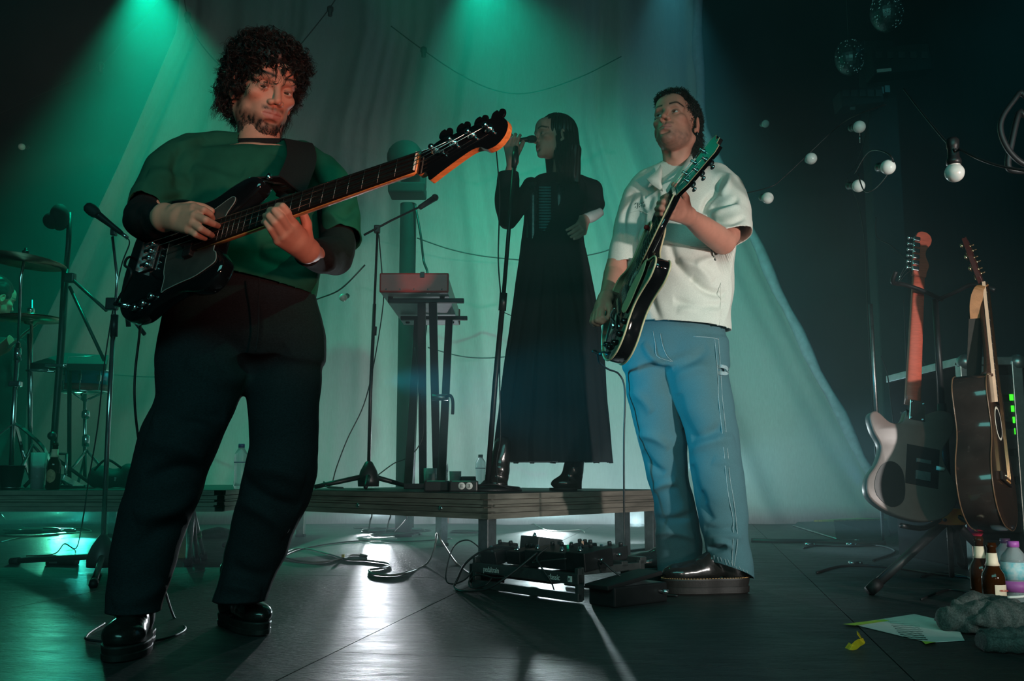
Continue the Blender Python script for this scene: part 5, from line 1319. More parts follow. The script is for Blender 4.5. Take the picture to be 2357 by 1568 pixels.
        f.cut((0, 0, HR+.002), (0, 0, -1)); V, F = f.mesh(); N = vnormals(V, F); V = V+N*(.002*fnoise(V, (50, 50, 50), 9))[:, None]
        bt = mesh_obj('boot', V, F, M['leather'], root)
        b = MB(); b.rings([[(tx+.035+.062*math.cos(a), dd-.02+.036*math.sin(a), HR+z) for a in [2*math.pi*k/20 for k in range(20)]] for z in (0.0005, .012)]); b.obj('boot_sole', M['sole'], bt)
    # thin silver chain
    b = MB(); b.tube(smooth_path([P(1160, 711, 4.15), P(1156, 716, 4.14), P(1166, 722, 4.15), P(1178, 727, 4.17)], 4), .0018, 5); b.obj('belt_chain', M['chrome'], root)
    return root
SINGER = singer()
# ================================================================== PROPS
def DK(u, D): return Vector((P(u, 1110, D).x, D, HR))         # on a platform deck
def FLr(u, D): return Vector((P(u, 1300, D).x, D, 0))
def cable(name, pts, r, label, m='cable', n=6, group=None, cat='cable'):
    b = MB(); pts = smooth_path(pts, n); b.tube(pts, r, 6); o = b.obj(name, M[m]); recenter(o, pts[len(pts)//2]); return tag(o, label, cat, group)
def mic_mesh(t, a, b_, s=1.0, metal='black_metal'):
    """handheld microphone from tail a to head b_"""
    a = Vector(a); d = (Vector(b_)-a).normalized(); X = Matrix.Translation(a) @ d.to_track_quat('Z', 'Y').to_matrix().to_4x4()
    b = MB(); b.lathe([(.009*s, 0), (.0105*s, .01*s), (.0125*s, .06*s), (.0165*s, .115*s), (.0175*s, .122*s)], xf=X, n=18); b.obj('handle', M[metal], t)
    b = MB(); b.lathe([(.0175*s, .120*s), (.0235*s, .132*s), (.0255*s, .150*s), (.0245*s, .153*s), (.0255*s, .156*s), (.0215*s, .172*s), (.012*s, .181*s), (0, .183*s)], xf=X, n=18); b.obj('grille', M['grille'], t)
    b = MB(); b.cyl(a-d*.03*s, a, .0085*s, 12); b.obj('connector', M['chrome'], t)
M['grille'] = mat('mic_grille', (.05, .055, .055), .35, .8, .5, 700, .6, .8, 900)
# ---- chrome stand with vocal microphone in front of the drum platform
base = FLr(234, 4.12)
t = thing('microphone_stand', 'chrome microphone stand with a vocal microphone, left of the bass player', 'microphone stand', base)
b = MB(); b.tube([base+Vector((0, 0, .10)), P(250, 960, 4.13), P(262, 745, 4.14)], .0105, 12); b.obj('lower_tube', M['chrome'], t)
b = MB(); b.tube([P(262, 760, 4.14), P(270, 640, 4.14), P(259, 545, 4.14)], .0065, 10); b.obj('upper_tube', M['chrome'], t)
b = MB(); b.cyl(P(262, 775, 4.14), P(264, 725, 4.14), .016, 12); b.obj('clutch', M['black_plastic'], t); b = MB(); b.box(P(258, 700, 4.13), (.05, .03, .055), bev=.006); b.obj('boom_clamp', M['black_plastic'], t)
b = MB(); b.tube([P(262, 690, 4.13), P(292, 712, 4.12), P(296, 752, 4.12)], .011, 10); b.cyl(P(296, 720, 4.12), P(333, 770, 4.10), .009, 10); b.obj('counter_bar', M['black_metal'], t)
b = MB(); b.box(P(262, 535, 4.135), (.022, .03, .03), bev=.004); b.obj('clip', M['black_plastic'], t)
mic_mesh(t, P(281, 538, 4.13), P(222, 492, 4.08), 1.05)
b = MB(); b.lathe([(.060, 0), (.062, .04), (.045, .085), (.020, .125), (.012, .135)], c=tuple(base+Vector((0, 0, .01))), n=18); b.obj('base_hub', M['black_plastic'], t)
for tip in (G(30, 1292, .012), G(330, 1300, .012), G(215, 1345, .012)):
    b = MB(); m0 = base+Vector((0, 0, .055)); b.tube([m0, lerp(m0, tip, .6), tip], [.013, .012, .011], 8); lg = b.obj('leg', M['black_metal'], t)
    b = MB(); b.cyl(lerp(m0, tip, .93), tip+(tip-m0).normalized()*.01, .016, 10); b.obj('rubber_foot', M['rubber'], lg)
cable('microphone_cable', [P(288, 545, 4.13), P(298, 560, 4.14), P(280, 610, 4.16), P(262, 700, 4.17), P(240, 840, 4.17), P(225, 980, 4.18), P(205, 1100, 4.18), P(190, 1200, 4.16), G(175, 1262, .01), G(148, 1252, .03), G(125, 1275, .004), G(60, 1280, .004)], .003, 'thin black cable running down the chrome microphone stand')
t = thing('adapter_box', 'small black box with a white sticker lying beside the chrome stand legs', 'box', G(128, 1300))
b = MB(); b.box(G(128, 1300)+Vector((.03, 0, .016)), (.13, .05, .032), bev=.004); b.obj('case', M['black_plastic'], t)
b = MB(); b.box(G(128, 1300)+Vector((0, -.0262, .017)), (.035, .001, .018)); b.obj('sticker', M['paper'], t)
# ---- tall black stand on the drum platform
base = DK(118, 4.85)
t = thing('boom_stand', 'thick black boom stand with a hooded microphone rising behind the beer bottle', 'microphone stand', base)
b = MB(); b.tube([base+Vector((0, 0, .02)), P(128, 960, 4.86), P(142, 780, 4.88), P(151, 620, 4.90)], [.017, .017, .018, .019], 12); b.obj('lower_tube', M['black_metal'], t)
b = MB(); b.tube([P(150, 640, 4.90), P(158, 560, 4.90), P(160, 490, 4.90)], .014, 10); b.obj('upper_tube', M['black_metal'], t)
b = MB(); b.ball(P(137, 500, 4.86), .075, 16, 12, (.62, .8, .95)); b.ball(P(120, 508, 4.84), .045, 14, 10); b.obj('microphone_hood', M['black_matte'], t)
b = MB(); b.cyl(P(158, 636, 4.88), P(245, 715, 4.75), .009, 8); b.cyl(P(160, 660, 4.88), P(240, 830, 4.8), .009, 8); b.obj('boom_arm', M['black_metal'], t)
b = MB(); b.box(P(162, 640, 4.87), (.05, .04, .05), bev=.008); b.obj('clutch', M['black_plastic'], t)
for a in (0.3, 2.4, 4.5):
    b = MB(); b.tube([base+Vector((0, 0, .16)), base+Vector((.20*math.cos(a), .18*math.sin(a), .012))], .009, 8); b.obj('leg', M['black_metal'], t)
# ---- drums
t = thing('crash_cymbal', 'upper bronze crash cymbal on a chrome stand at the left edge', 'cymbal', DK(38, 4.75))
cc = P(58, 598, 4.75); X = Matrix.Translation(cc) @ Matrix.Rotation(R(5), 4, 'Y') @ Matrix.Rotation(R(-3), 4, 'X')
M['bronze'] = mat('cymbal_bronze', (.45, .42, .30), .32, .9, .5, 40, .2, .2, 300, stretch=(1, 1, 1))
b = MB(); b.lathe([(.196, -.010), (.197, -.008), (.10, .004), (.04, .010), (.034, .024), (.012, .031), (.004, .031)], xf=X, n=48); b.lathe([(.196, -.010), (.10, .002), (.04, .008), (.034, .022), (.004, .029)], xf=X, n=48); b.obj('cymbal_disc', M['bronze'], t)
b = MB(); b.cyl(cc+Vector((0, 0, .03)), cc+Vector((0, 0, .06)), .009, 10); b.lathe([(.016, .03), (.018, .045), (.010, .05)], c=tuple(cc), n=12); b.obj('wing_nut', M['black_plastic'], t)
b = MB(); b.tube([cc+Vector((0, 0, .05)), P(48, 640, 4.75), P(42, 800, 4.76)], .007, 10); b.obj('upper_tube', M['chrome'], t)
b = MB(); b.tube([P(42, 790, 4.76), P(30, 975, 4.76), DK(24, 4.76)+Vector((0, 0, .05))], .012, 12); b.obj('lower_tube', M['chrome'], t)
b = MB(); b.cyl(P(42, 800, 4.76), P(40, 830, 4.76), .018, 12); b.obj('clutch', M['chrome'], t); b = MB(); b.box(P(36, 884, 4.75), (.06, .03, .03), bev=.006); b.obj('tilt_bracket', M['chrome'], t)
for u1, v1, dd in ((105, 1040, 4.60), (-60, 1060, 4.60), (60, 1075, 5.0)):
    b = MB(); a0 = P(34, 975, 4.76); ribbon(b, [a0, lerp(a0, P(u1, v1, dd), .35)+Vector((0, 0, .012)), P(u1, v1, dd), DK(u1+22*(1 if u1 > 0 else -1), dd)+Vector((0, 0, .008))], (0, 1, .3), .020, .006); b.obj('leg', M['chrome'], t)
t = thing('hi_hat', 'pair of hi hat cymbals below the crash cymbal', 'cymbal', DK(75, 4.95))
cc = P(70, 734, 4.95)
for s, nm in ((1, 'top_cymbal'), (-1, 'bottom_cymbal')):
    b = MB(); b.lathe([(.165, s*.003), (.166, s*.004), (.06, s*.013), (.03, s*.018), (.026, s*.028), (.006, s*.032)], c=tuple(cc), n=40); b.obj(nm, M['bronze'], t)
b = MB(); b.cyl(cc+Vector((0, 0, .10)), DK(70, 4.95)+Vector((0, 0, .03)), .008, 10); b.cyl(cc-Vector((0, 0, .08)), DK(70, 4.95)+Vector((0, 0, .05)), .012, 10); b.obj('stand_tube', M['chrome'], t)
b = MB(); b.lathe([(.012, .03), (.018, .035), (.018, .055), (.010, .06)], c=tuple(cc), n=12); b.obj('clutch', M['chrome'], t)
for a in (.5, 2.6, 4.7):
    b = MB(); c0 = DK(70, 4.95); b.tube([c0+Vector((0, 0, .22)), c0+Vector((.17*math.cos(a), .17*math.sin(a), .01))], .008, 8); b.obj('leg', M['chrome'], t)
# snare on a chrome stand, blue light painted into its shell; sampling pad above
sc_ = DK(195, 5.25); t = thing('snare_drum', 'snare drum with blue light painted on its shell and a red band, partly behind the black boom stand', 'drum', sc_)
c = P(197, 882, 5.25); M['blue_lit_shell'] = mat('blue_lit_drum_shell', (.02, .22, .50), .25, .1, .5, 8, .15, coat=.5); M['red_shell'] = mat('red_drum_band', (.30, .03, .05), .5, noise_s=30, noise_a=.3)
b = MB(); b.lathe([(.120, -.010), (.120, .068)], c=tuple(c), n=32); b.obj('shell', M['blue_lit_shell'], t)
b = MB(); b.lathe([(.1215, -.048), (.1215, -.010)], c=tuple(c), n=32); b.obj('band', M['red_shell'], t)
for z in (.068, -.050):
    b = MB(); b.lathe([(.124, z-.006), (.127, z-.004), (.127, z+.004), (.122, z+.006)], c=tuple(c), n=32); b.obj('hoop', M['chrome'], t)
for k in range(8):
    a = 2*math.pi*k/8+.2; b = MB(); p = c+Vector((.127*math.cos(a), .127*math.sin(a), 0)); b.cyl(p+Vector((0, 0, -.045)), p+Vector((0, 0, .065)), .0035, 6); b.box(p+Vector((0, 0, .02)), (.016, .016, .035), bev=.004); b.obj('lug', M['chrome'], t)
b = MB(); b.cyl(c-Vector((0, 0, .06)), sc_+Vector((0, 0, .04)), .010, 10); b.obj('stand_tube', M['chrome'], t)
b = MB(); b.lathe([(.012, 0), (.022, .01), (.022, .04), (.012, .05)], c=tuple(P(197, 965, 5.25)), n=12); b.obj('clutch', M['chrome'], t); b = MB(); b.lathe([(.012, 0), (.020, .01), (.020, .06), (.012, .07)], c=tuple(P(197, 1030, 5.25)), n=12); b.obj('clutch', M['chrome'], t)
for a in (.1, 2.2, 4.3):
    b = MB(); b.tube([c-Vector((0, 0, .10)), c+Vector((.11*math.cos(a), .11*math.sin(a), -.045))], .006, 8); b.obj('cradle_arm', M['chrome'], t)
    b = MB(); b.tube([sc_+Vector((0, 0, .20)), sc_+Vector((.17*math.cos(a), .17*math.sin(a), .01))], .008, 8); b.obj('leg', M['chrome'], t)
t = thing('sampling_pad', 'dark electronic drum pad held level above the blue lit snare', 'drum pad', P(160, 838, 5.05))
q = [P(70, 836, 4.92), P(150, 812, 5.25), P(250, 818, 5.25), P(245, 838, 4.92)]
b = MB(); q2 = [p+Vector((0, 0, -.035)) for p in q]; b.add(q+q2, [(0, 1, 2, 3), (7, 6, 5, 4), (0, 4, 5, 1), (1, 5, 6, 2), (2, 6, 7, 3), (3, 7, 4, 0)]); b.obj('case', M['black_plastic'], t)
b = MB(); b.tube([P(152, 846, 4.90), P(158, 822, 4.95), P(215, 820, 4.95)], .0025, 6); b.obj('outline', M['steel'], t)
b = MB(); b.box(P(92, 852, 4.88), (.10, .02, .012), bev=.003); b.box(P(128, 842, 4.86), (.10, .03, .016), bev=.004); b.cyl(P(60, 853, 4.9), P(125, 856, 4.86), .005, 8); b.obj('mount_clamp', M['chrome'], t)
b = MB(); b.cyl(P(160, 845, 5.05), DK(160, 5.1)+Vector((0, 0, .01)), .011, 10); b.obj('stand_tube', M['black_metal'], t)
# drum sticks bag like dark clutter, kick pedal and mute on the deck
t = thing('bass_drum_pedal', 'chrome footed drum pedal lying low between the beer bottle and the snare stand', 'pedal', DK(150, 4.7))
b = MB(); p = DK(150, 4.7); X = Matrix.Translation(p) @ Matrix.Rotation(R(-35), 4, 'Z'); b.box((0, 0, .012), (.22, .08, .012), xf=X, bev=.003); b.obj('base_plate', M['black_metal'], t)
b = MB(); b.box((.01, 0, .045), (.20, .06, .008), xf=X @ Matrix.Rotation(R(16), 4, 'Y'), bev=.003); b.obj('footboard', M['chrome'], t)
for s in (-1, 1): b = MB(); b.tube([X @ Vector((-.08, s*.045, .02)), X @ Vector((-.08, s*.045, .17))], .007, 8); b.obj('post', M['chrome'], t)
b = MB(); b.cyl(X @ Vector((-.08, -.05, .17)), X @ Vector((-.08, .05, .17)), .006, 8); b.cyl(X @ Vector((-.08, 0, .17)), X @ Vector((-.14, 0, .25)), .004, 6); b.ball(tuple(X @ Vector((-.145, 0, .26))), .022, 12, 8); b.obj('beater', M['black_plastic'], t)
t = thing('gear_bag', 'crumpled black gear bag on the drum platform left of the bass player', 'bag', DK(262, 4.75))
f = Field((DK(262, 4.75).x-.2, 4.55, HR), (DK(262, 4.75).x+.2, 4.95, HR+.2), .006); c0 = DK(262, 4.75)
f.ell((c0.x, 4.75, HR+.045), (.13, .09, .055), 0); f.ell((c0.x-.06, 4.72, HR+.07), (.05, .05, .05), .03); f.ell((c0.x+.08, 4.74, HR+.08), (.05, .05, .045), .03); f.cut((0, 0, HR+.001), (0, 0, -1))
Vv, Ff = f.mesh(); Nn = vnormals(Vv, Ff); Vv = Vv+Nn*(.008*fnoise(Vv, (35, 35, 35), 5))[:, None]; mesh_obj('bag_body', Vv, Ff, M['black_matte'], t)
b = MB(); b.tube(smooth_path([c0+Vector((-.06, -.09, .09)), c0+Vector((0, -.10, .14)), c0+Vector((.07, -.09, .10))], 6), .006, 8); b.obj('handle', M['nylon'], t)
b = MB(); b.box(c0+Vector((.02, -.085, .05)), (.05, .004, .018), rot=Matrix.Rotation(.2, 3, 'Y'), bev=.001); b.obj('tag_label', M['steel'], t)
# ---- drummer, mostly outside the frame
def drummer():
    root = thing('person', 'drummer mostly cut off by the left edge, hand by the hi hat', 'person', DK(-60, 5.6))
    Mh = head_matrix(P(-10, 690, 5.6), 150, -14, 0, 1.0); inv = Mh.inverted()
    f = head_field(inv @ P(-30, 775, 5.65), h=.0035); V, F = f.mesh(); C = head_cols(V, SKIN2, beard=.4)
    Vb = [xform(V, Mh)]; Fb = [F]; Cb = [C]; nb = len(V)
    f = Field(P(-120, 860, 5.2)-Vector((0, .1, .1)), P(80, 720, 5.7)+Vector((.1, .1, .1)), .004)
    f.chain([P(-60, 830, 5.5), P(10, 800, 5.35), P(28, 782, 5.25)], [.045, .034, .026], .02); w = P(28, 782, 5.25)
    K = [P(44, 768, 5.2), P(46, 776, 5.19), P(46, 784, 5.2), P(44, 791, 5.21)]
    hand_to(f, w, K, [[k+Vector((.025, -.01, -.01)), k+Vector((.028, .01, -.03)), k+Vector((.01, .02, -.03))] for k in K], [P(34, 768, 5.22), P(42, 758, 5.2), P(50, 757, 5.19)], .009, .028)
    V, F = f.mesh(); Vb.append(V); Fb.append(F+nb); nb += len(V); Cb.append(colour(V, SKIN2))
    f = Field(P(-260, 1100, 5.4)-Vector((0, .3, .1)), P(60, 720, 6.0)+Vector((.1, .2, .1)), .010)
    f.stack([LV(-110, 50, 790, 5.7, .5), LV(-120, 55, 850, 5.7, .55), LV(-100, 40, 1000, 5.7, .6)], .03); f.chain([P(-30, 770, 5.65), P(-30, 800, 5.68)], [.05, .06], .03)
    V, F = f.mesh(); Vb.append(V); Fb.append(F+nb); nb += len(V); Cb.append(colour(V, SKIN2))
    mesh_obj('body', np.concatenate(Vb), np.concatenate(Fb), M['skin'], root, np.concatenate(Cb))
    cap = Field((-.13, -.15, -.12), (.13, .13, .19), .005); cap.ell((0, -.02, .056), (.086, .104, .092), 0); cap.ell((0, -.06, -.02), (.075, .06, .08), .03); cap.ell((0, .12, -.01), (.072, .085, .085), .01, 'sub')
    V, F = cap.mesh(); V = V+vnormals(V, F)*(.005*fnoise(V, (80, 80, 80), 3))[:, None]; mesh_obj('hair', xform(V, Mh), F, M['hair'], root)
    f = Field(P(-260, 1110, 5.3)-Vector((0, .3, .1)), P(80, 720, 6.0)+Vector((.1, .2, .1)), .010)
    f.stack([LV(-80, 30, 778, 5.68, .6), LV(-125, 62, 800, 5.7, .55), LV(-130, 66, 860, 5.7, .6), LV(-115, 55, 1000, 5.7, .65), LV(-115, 60, 1090, 5.65, .9)], .03); f.chain([P(-100, 800, 5.65), P(-90, 860, 5.5), P(-50, 832, 5.48)], [.07, .062, .055], .03); f.chain([P(40, 805, 5.68), P(58, 870, 5.6)], [.065, .06], .03)
    V, F = f.mesh(); V = V+vnormals(V, F)*(.006*fnoise(V, (18, 18, 18), 7))[:, None]; mesh_obj('shirt', V, F, M['black_matte'], root)
    return root
drummer()
t = thing('drumstick', 'pale drumstick held by the drummer at the left edge', 'drumstick', P(50, 780, 5.2))
b = MB(); b.tube([P(20, 800, 5.25), P(60, 765, 5.18), P(100, 735, 5.10), P(108, 729, 5.09)], [.008, .0078, .004, .005], 8); b.obj('stick', M['bone'], t)
# ---- bottles and cups
def bottle_prof(h=.23, r=.031, neck=.0125):
    return [(r*.85, 0), (r, .006), (r, h*.52), (r*.93, h*.58), (r*.62, h*.66), (neck*1.15, h*.74), (neck, h*.93), (neck*1.15, h*.935), (neck*1.2, h*.965), (neck*1.05, h*.97), (neck*1.05, h)]
def beer_bottle(name, base, label, h=.23, back=False, yaw=0, cream=True, sticker='round', group=None):
    t = thing(name, label, 'bottle', base, group); b = MB(); b.lathe(bottle_prof(h), c=tuple(base), n=28); b.obj('glass', M['brown_glass'], t)
    if cream:
        b = MB(); b.lathe([(.0200, h*.69), (.0160, h*.74), (.0138, h*.86)], c=tuple(base), n=28); b.obj('neck_label', M['label_cream'], t)
    r = .0318; n = 14; span = 1.15
    vs = []; 
    for j in range(9):
        zz = h*(.14+.30*j/8); hw = span if sticker == 'rect' else span*math.sqrt(max(0, 1-((j-4)/4.0)**2))+.02
        for i in range(n+1):
            a = -math.pi/2+yaw+hw*(2*i/n-1)*.62; vs.append(base+Vector((r*math.cos(a), r*math.sin(a), zz)))
    fs = [(j*(n+1)+i, j*(n+1)+i+1, (j+1)*(n+1)+i+1, (j+1)*(n+1)+i) for j in range(8) for i in range(n)]
    b = MB(); b.add(vs, fs, True); lb = b.obj('label_sheet', M['label_cream'] if sticker == 'rect' else M['label_dull'], t)
    return t, lb
M['label_dull'] = mat('label_aged', (.42, .27, .16), .6, noise_s=90, noise_a=.35)
beer_bottle('beer_bottle', DK(122, 4.45), 'brown beer bottle with a round label on the drum platform edge', .215)
M['water'] = mat('water', (.9, .95, .97), .02, 0, .5, trans=1, ior=1.25, noise_s=5, noise_a=.02)
M['clear'] = mat('thin_clear_plastic', (.80, .86, .88), .12, 0, .8, trans=.75, ior=1.12, noise_s=20, noise_a=.06)
def water_bottle(base, label, h=.22, r=.032, capc=(.05, .08, .2), group=None, lab=None):
    t = thing('water_bottle', label, 'bottle', base, group); b = MB(); pr = [(r*.8, 0), (r*.95, .008)]
    for k in range(6):
        z = h*(.08+.075*k); pr += [(r, z), (r*.90, z+h*.035)]
    pr += [(r, h*.55), (r*1.02, h*.60), (r*1.02, h*.72), (r*.95, h*.78), (r*.5, h*.89), (r*.40, h*.92)]
    b.lathe(pr, c=tuple(base), n=24); b.obj('bottle_wall', M['clear'], t)
    b = MB(); b.lathe([(r*.47, h*.915), (r*.48, h*.96), (r*.46, h), (0, h)], c=tuple(base), n=18); b.obj('cap', mat('cap_plastic', capc, .4, noise_s=60, noise_a=.1), t)
    b = MB(); b.lathe([(r*1.03, h*.585), (r*1.035, h*.60)] if lab is None else [(r*1.03, h*.45), (r*1.04, h*.70)], c=tuple(base), n=24); b.obj('label_band', lab or mat('blue_band', (.02, .05, .22), .5, noise_s=60, noise_a=.2), t)
    return t
water_bottle(DK(553, 4.62), 'small clear water bottle on the drum platform between the bass player legs', .215)
water_bottle(DK(1106, 4.95), 'clear water bottle behind the singer microphone stand', .17, .026, (.1, .12, .14))
water_bottle(DK(1021, 4.85), 'slim clear water bottle right of the keyboard stand legs', .15, .022, (.1, .14, .14))
t = thing('pint_glass', 'clear pint glass with dark drink beside the beer bottle', 'glass', DK(86, 4.47))
c0 = DK(86, 4.47); b = MB(); b.lathe([(.028, 0), (.036, .17), (.034, .17), (.0265, .006), (0, .006)], c=tuple(c0), n=24); b.obj('glass_wall', M['clear'], t)
b = MB(); b.lathe([(.0260, .007), (.0315, .10), (0, .10)], c=tuple(c0), n=24); b.obj('drink', M['brown_glass'], t)
t = thing('plastic_cup', 'black plastic cup standing at the left end of the drum platform', 'cup', DK(25, 4.44))
b = MB(); b.lathe([(.038, 0), (.040, .002), (.042, .012), (.055, .105), (.057, .106), (.057, .111), (.054, .111), (.041, .014), (0, .012)], c=tuple(DK(25, 4.44)), n=28); b.obj('cup_wall', M['black_plastic'], t)
b = MB(); b.lathe([(.0415, .006), (.0418, .013)], c=tuple(DK(25, 4.44)), n=28); b.obj('foot_ring', M['steel'], t)
for u, dd, hh, rr_, lbl in ((1048, 4.80, .085, .030, 'short clear tumbler with teal drink on the stage platform'), (990, 4.9, .10, .034, 'squat clear jug between the keyboard stand legs')):
    c0 = DK(u, dd); t = thing('tumbler', lbl, 'glass', c0)
    b = MB(); b.lathe([(rr_*.9, 0), (rr_, hh), (rr_*.95, hh), (rr_*.84, .006), (0, .006)], c=tuple(c0), n=24); b.obj('glass_wall', M['clear'], t)
    b = MB(); b.lathe([(rr_*.83, .007), (rr_*.92, hh*.7), (0, hh*.7)], c=tuple(c0), n=24); b.obj('drink', mat('teal_drink', (.02, .25, .22), .1, trans=.5, ior=1.3, noise_s=8, noise_a=.1), t)
t = thing('adapter_box', 'low black power box on the platform behind the foot switches', 'box', DK(1078, 4.75))
b = MB(); b.box(DK(1078, 4.75)+Vector((0, 0, .03)), (.075, .06, .06), bev=.006); b.obj('case', M['black_plastic'], t)
b = MB(); b.cyl(DK(1092, 4.73)+Vector((0, 0, .05)), DK(1100, 4.71)+Vector((0, 0, .02)), .004, 6); b.obj('lead', M['cable'], t)
# ---- boom stand on the platform
base = DK(848, 4.62)
t = thing('boom_stand', 'black boom stand on the platform left of the red keyboard', 'microphone stand', base)
b = MB(); b.tube([base+Vector((0, 0, .09)), P(853, 900, 4.62), P(862, 700, 4.63)], .0085, 10); b.obj('lower_tube', M['black_metal'], t)
b = MB(); b.tube([P(861, 720, 4.63), P(869, 530, 4.64)], .006, 10); b.obj('upper_tube', M['black_metal'], t)
b = MB(); b.cyl(P(861, 772, 4.63), P(862, 752, 4.63), .012, 10); b.obj('clutch', M['black_plastic'], t); b = MB(); b.box(P(868, 528, 4.64), (.030, .03, .04), bev=.006); b.obj('boom_clamp', M['black_plastic'], t)
b = MB(); b.tube([P(838, 541, 4.60), P(900, 508, 4.66), P(975, 472, 4.75)], .0055, 8); b.obj('boom_arm', M['black_metal'], t)
b = MB(); b.cyl(P(966, 478, 4.74), P(1000, 456, 4.78), .013, 12, .017); b.ball(P(1001, 455, 4.78), .019, 12, 8); b.obj('microphone', M['grille'], t)
b = MB(); b.lathe([(.050, 0), (.052, .03), (.040, .075), (.018, .115), (.011, .12)], c=tuple(base+Vector((0, 0, .012))), n=18); b.obj('base_hub', M['black_plastic'], t)
for u1, dd in ((700+25, 4.50), (940, 4.70), (842, 4.35)):
    b = MB(); tip = DK(u1, dd)+Vector((0, 0, .012)); b.tube([base+Vector((0, 0, .065)), tip], [.013, .010], 8); b.obj('leg', M['black_metal'], t)
cable('microphone_cable', [P(872, 540, 4.66), P(880, 640, 4.66), P(882, 700, 4.68), P(862, 830, 4.66), P(838, 930, 4.64), P(800, 1010, 4.60), P(775, 1075, 4.56), DK(762, 4.54)+Vector((0, 0, .02)), DK(745, 4.55)+Vector((0, 0, .035)), DK(755, 4.5)+Vector((0, 0, .01)), DK(790, 4.5)+Vector((0, 0, .008)), DK(700, 4.52)+Vector((0, 0, .02))], .003, 'thin cable curving down beside the black boom stand')
cable('lead', [DK(860, 4.66)+Vector((0, 0, .05)), P(905, 1068, 4.68), P(935, 1055, 4.7), P(962, 1030, 4.72), P(975, 990, 4.74), P(968, 900, 4.8), P(955, 800, 4.9)], .003, 'cable looping from the boom stand base up to the keyboard stand')
# ---- keyboard on its stand
kx0, kx1 = P(873, 650, 4.5).x, P(1033, 650, 4.5).x; kz = P(950, 673, 4.5).z; M['red_panel'] = mat('red_panel', (.42, .022, .018), .45, 0, .5, 20, .12, coat=.2); M['pale_case'] = mat('pale_keyboard_case', (.55, .58, .60), .45, .1, .5, 12, .1, .05, 200)
t = thing('keyboard', 'red ended stage keyboard on a black double braced stand, seen from below', 'keyboard', ((kx0+kx1)/2, 4.5, kz))
b = MB(); b.box(((kx0+kx1)/2, 4.512, kz+.048), (kx1-kx0, .022, .096), bev=.008); b.obj('end_panel', M['red_panel'], t)
b = MB(); b.box(((kx0+kx1)/2, 5.02, kz+.004), (kx1-kx0-.01, .99, .008), bev=.003); b.obj('bottom_plate', M['pale_case'], t)
b = MB(); b.box(((kx0+kx1)/2, 5.02, kz+.05), (kx1-kx0-.012, .99, .082), bev=.006); b.obj('case', M['red_panel'], t)
b = MB(); b.box(((kx0+kx1)/2, 5.52, kz+.048), (kx1-kx0, .022, .096), bev=.008); b.obj('end_panel', M['red_panel'], t)
b = MB(); b.box((lerp(kx0, kx1, .62), 4.499, kz+.085), (.020, .010, .028), bev=.002); b.obj('cable_hook', M['black_plastic'], t)
for u in (.12, .88):
    for y in (4.62, 5.40): b = MB(); b.lathe([(.011, -.009), (.013, 0)], c=(lerp(kx0, kx1, u), y, kz), n=12); b.obj('rubber_foot', M['rubber'], t)
for k in range(5): b = MB(); b.cyl((lerp(kx0, kx1, .1+.2*k), 4.5015, kz+.015), (lerp(kx0, kx1, .1+.2*k), 4.499, kz+.015), .0035, 8); b.obj('screw', M['steel'], t)
for k in range(36):
    b = MB(); b.box((kx1-.08, 4.60+.0235*k, kz+.096), (.14, .0215, .012), bev=.002); b.obj('white_key', M['bone'], t)
t = thing('keyboard_stand', 'black double braced folding stand carrying the red keyboard', 'stand', DK(985, 4.8))
for (u0_, u1_, v, dd) in ((893, 1068, 714, 4.62), (922, 1076, 740, 5.15)):
    a_ = P(u0_, v, dd); c_ = P(u1_, v, dd); a_.z = c_.z = kz-.020; b = MB(); b.box((a_+c_)/2, ((c_-a_).length, .030, .022), bev=.004); b.obj('support_arm', M['black_metal'], t)
zt = kz-.03
for (ut, dt, ub, db) in ((962, 5.15, 939, 4.55), (970, 4.62, 974, 5.0), (996, 4.62, 1006, 5.0), (1034, 5.15, 1016, 4.55)):
    top = P(ut, 720, dt); top.z = zt; bot = DK(ub, db)+Vector((0, 0, .02)); b = MB()
    dv = (bot-top); rq = dv.to_track_quat('Z', 'Y').to_matrix(); b.box((top+bot)/2, (.040, .024, dv.length), rot=rq, bev=.003); b.obj('leg', M['black_metal'], t)
for db, (ua, ub) in ((4.55, (930, 1022)), (5.0, (966, 1014))):
    b = MB(); b.box((DK(ua, db)+DK(ub, db))/2+Vector((0, 0, .014)), ((DK(ub, db)-DK(ua, db)).length, .030, .026), bev=.004); b.obj('foot_bar', M['black_metal'], t)
b = MB(); kn = P(1011, 915, 4.72); b.cyl(kn+Vector((-.035, 0, 0)), kn+Vector((.045, 0, 0)), .016, 14); b.obj('locking_knob', M['steel'], t)
b = MB(); b.tube(smooth_path([kn+Vector((.03, -.01, 0)), kn+Vector((.055, -.015, .008)), kn+Vector((.068, -.015, -.02)), kn+Vector((.068, -.015, -.085))], 4), .008, 8); b.obj('locking_lever', M['black_metal'], t)
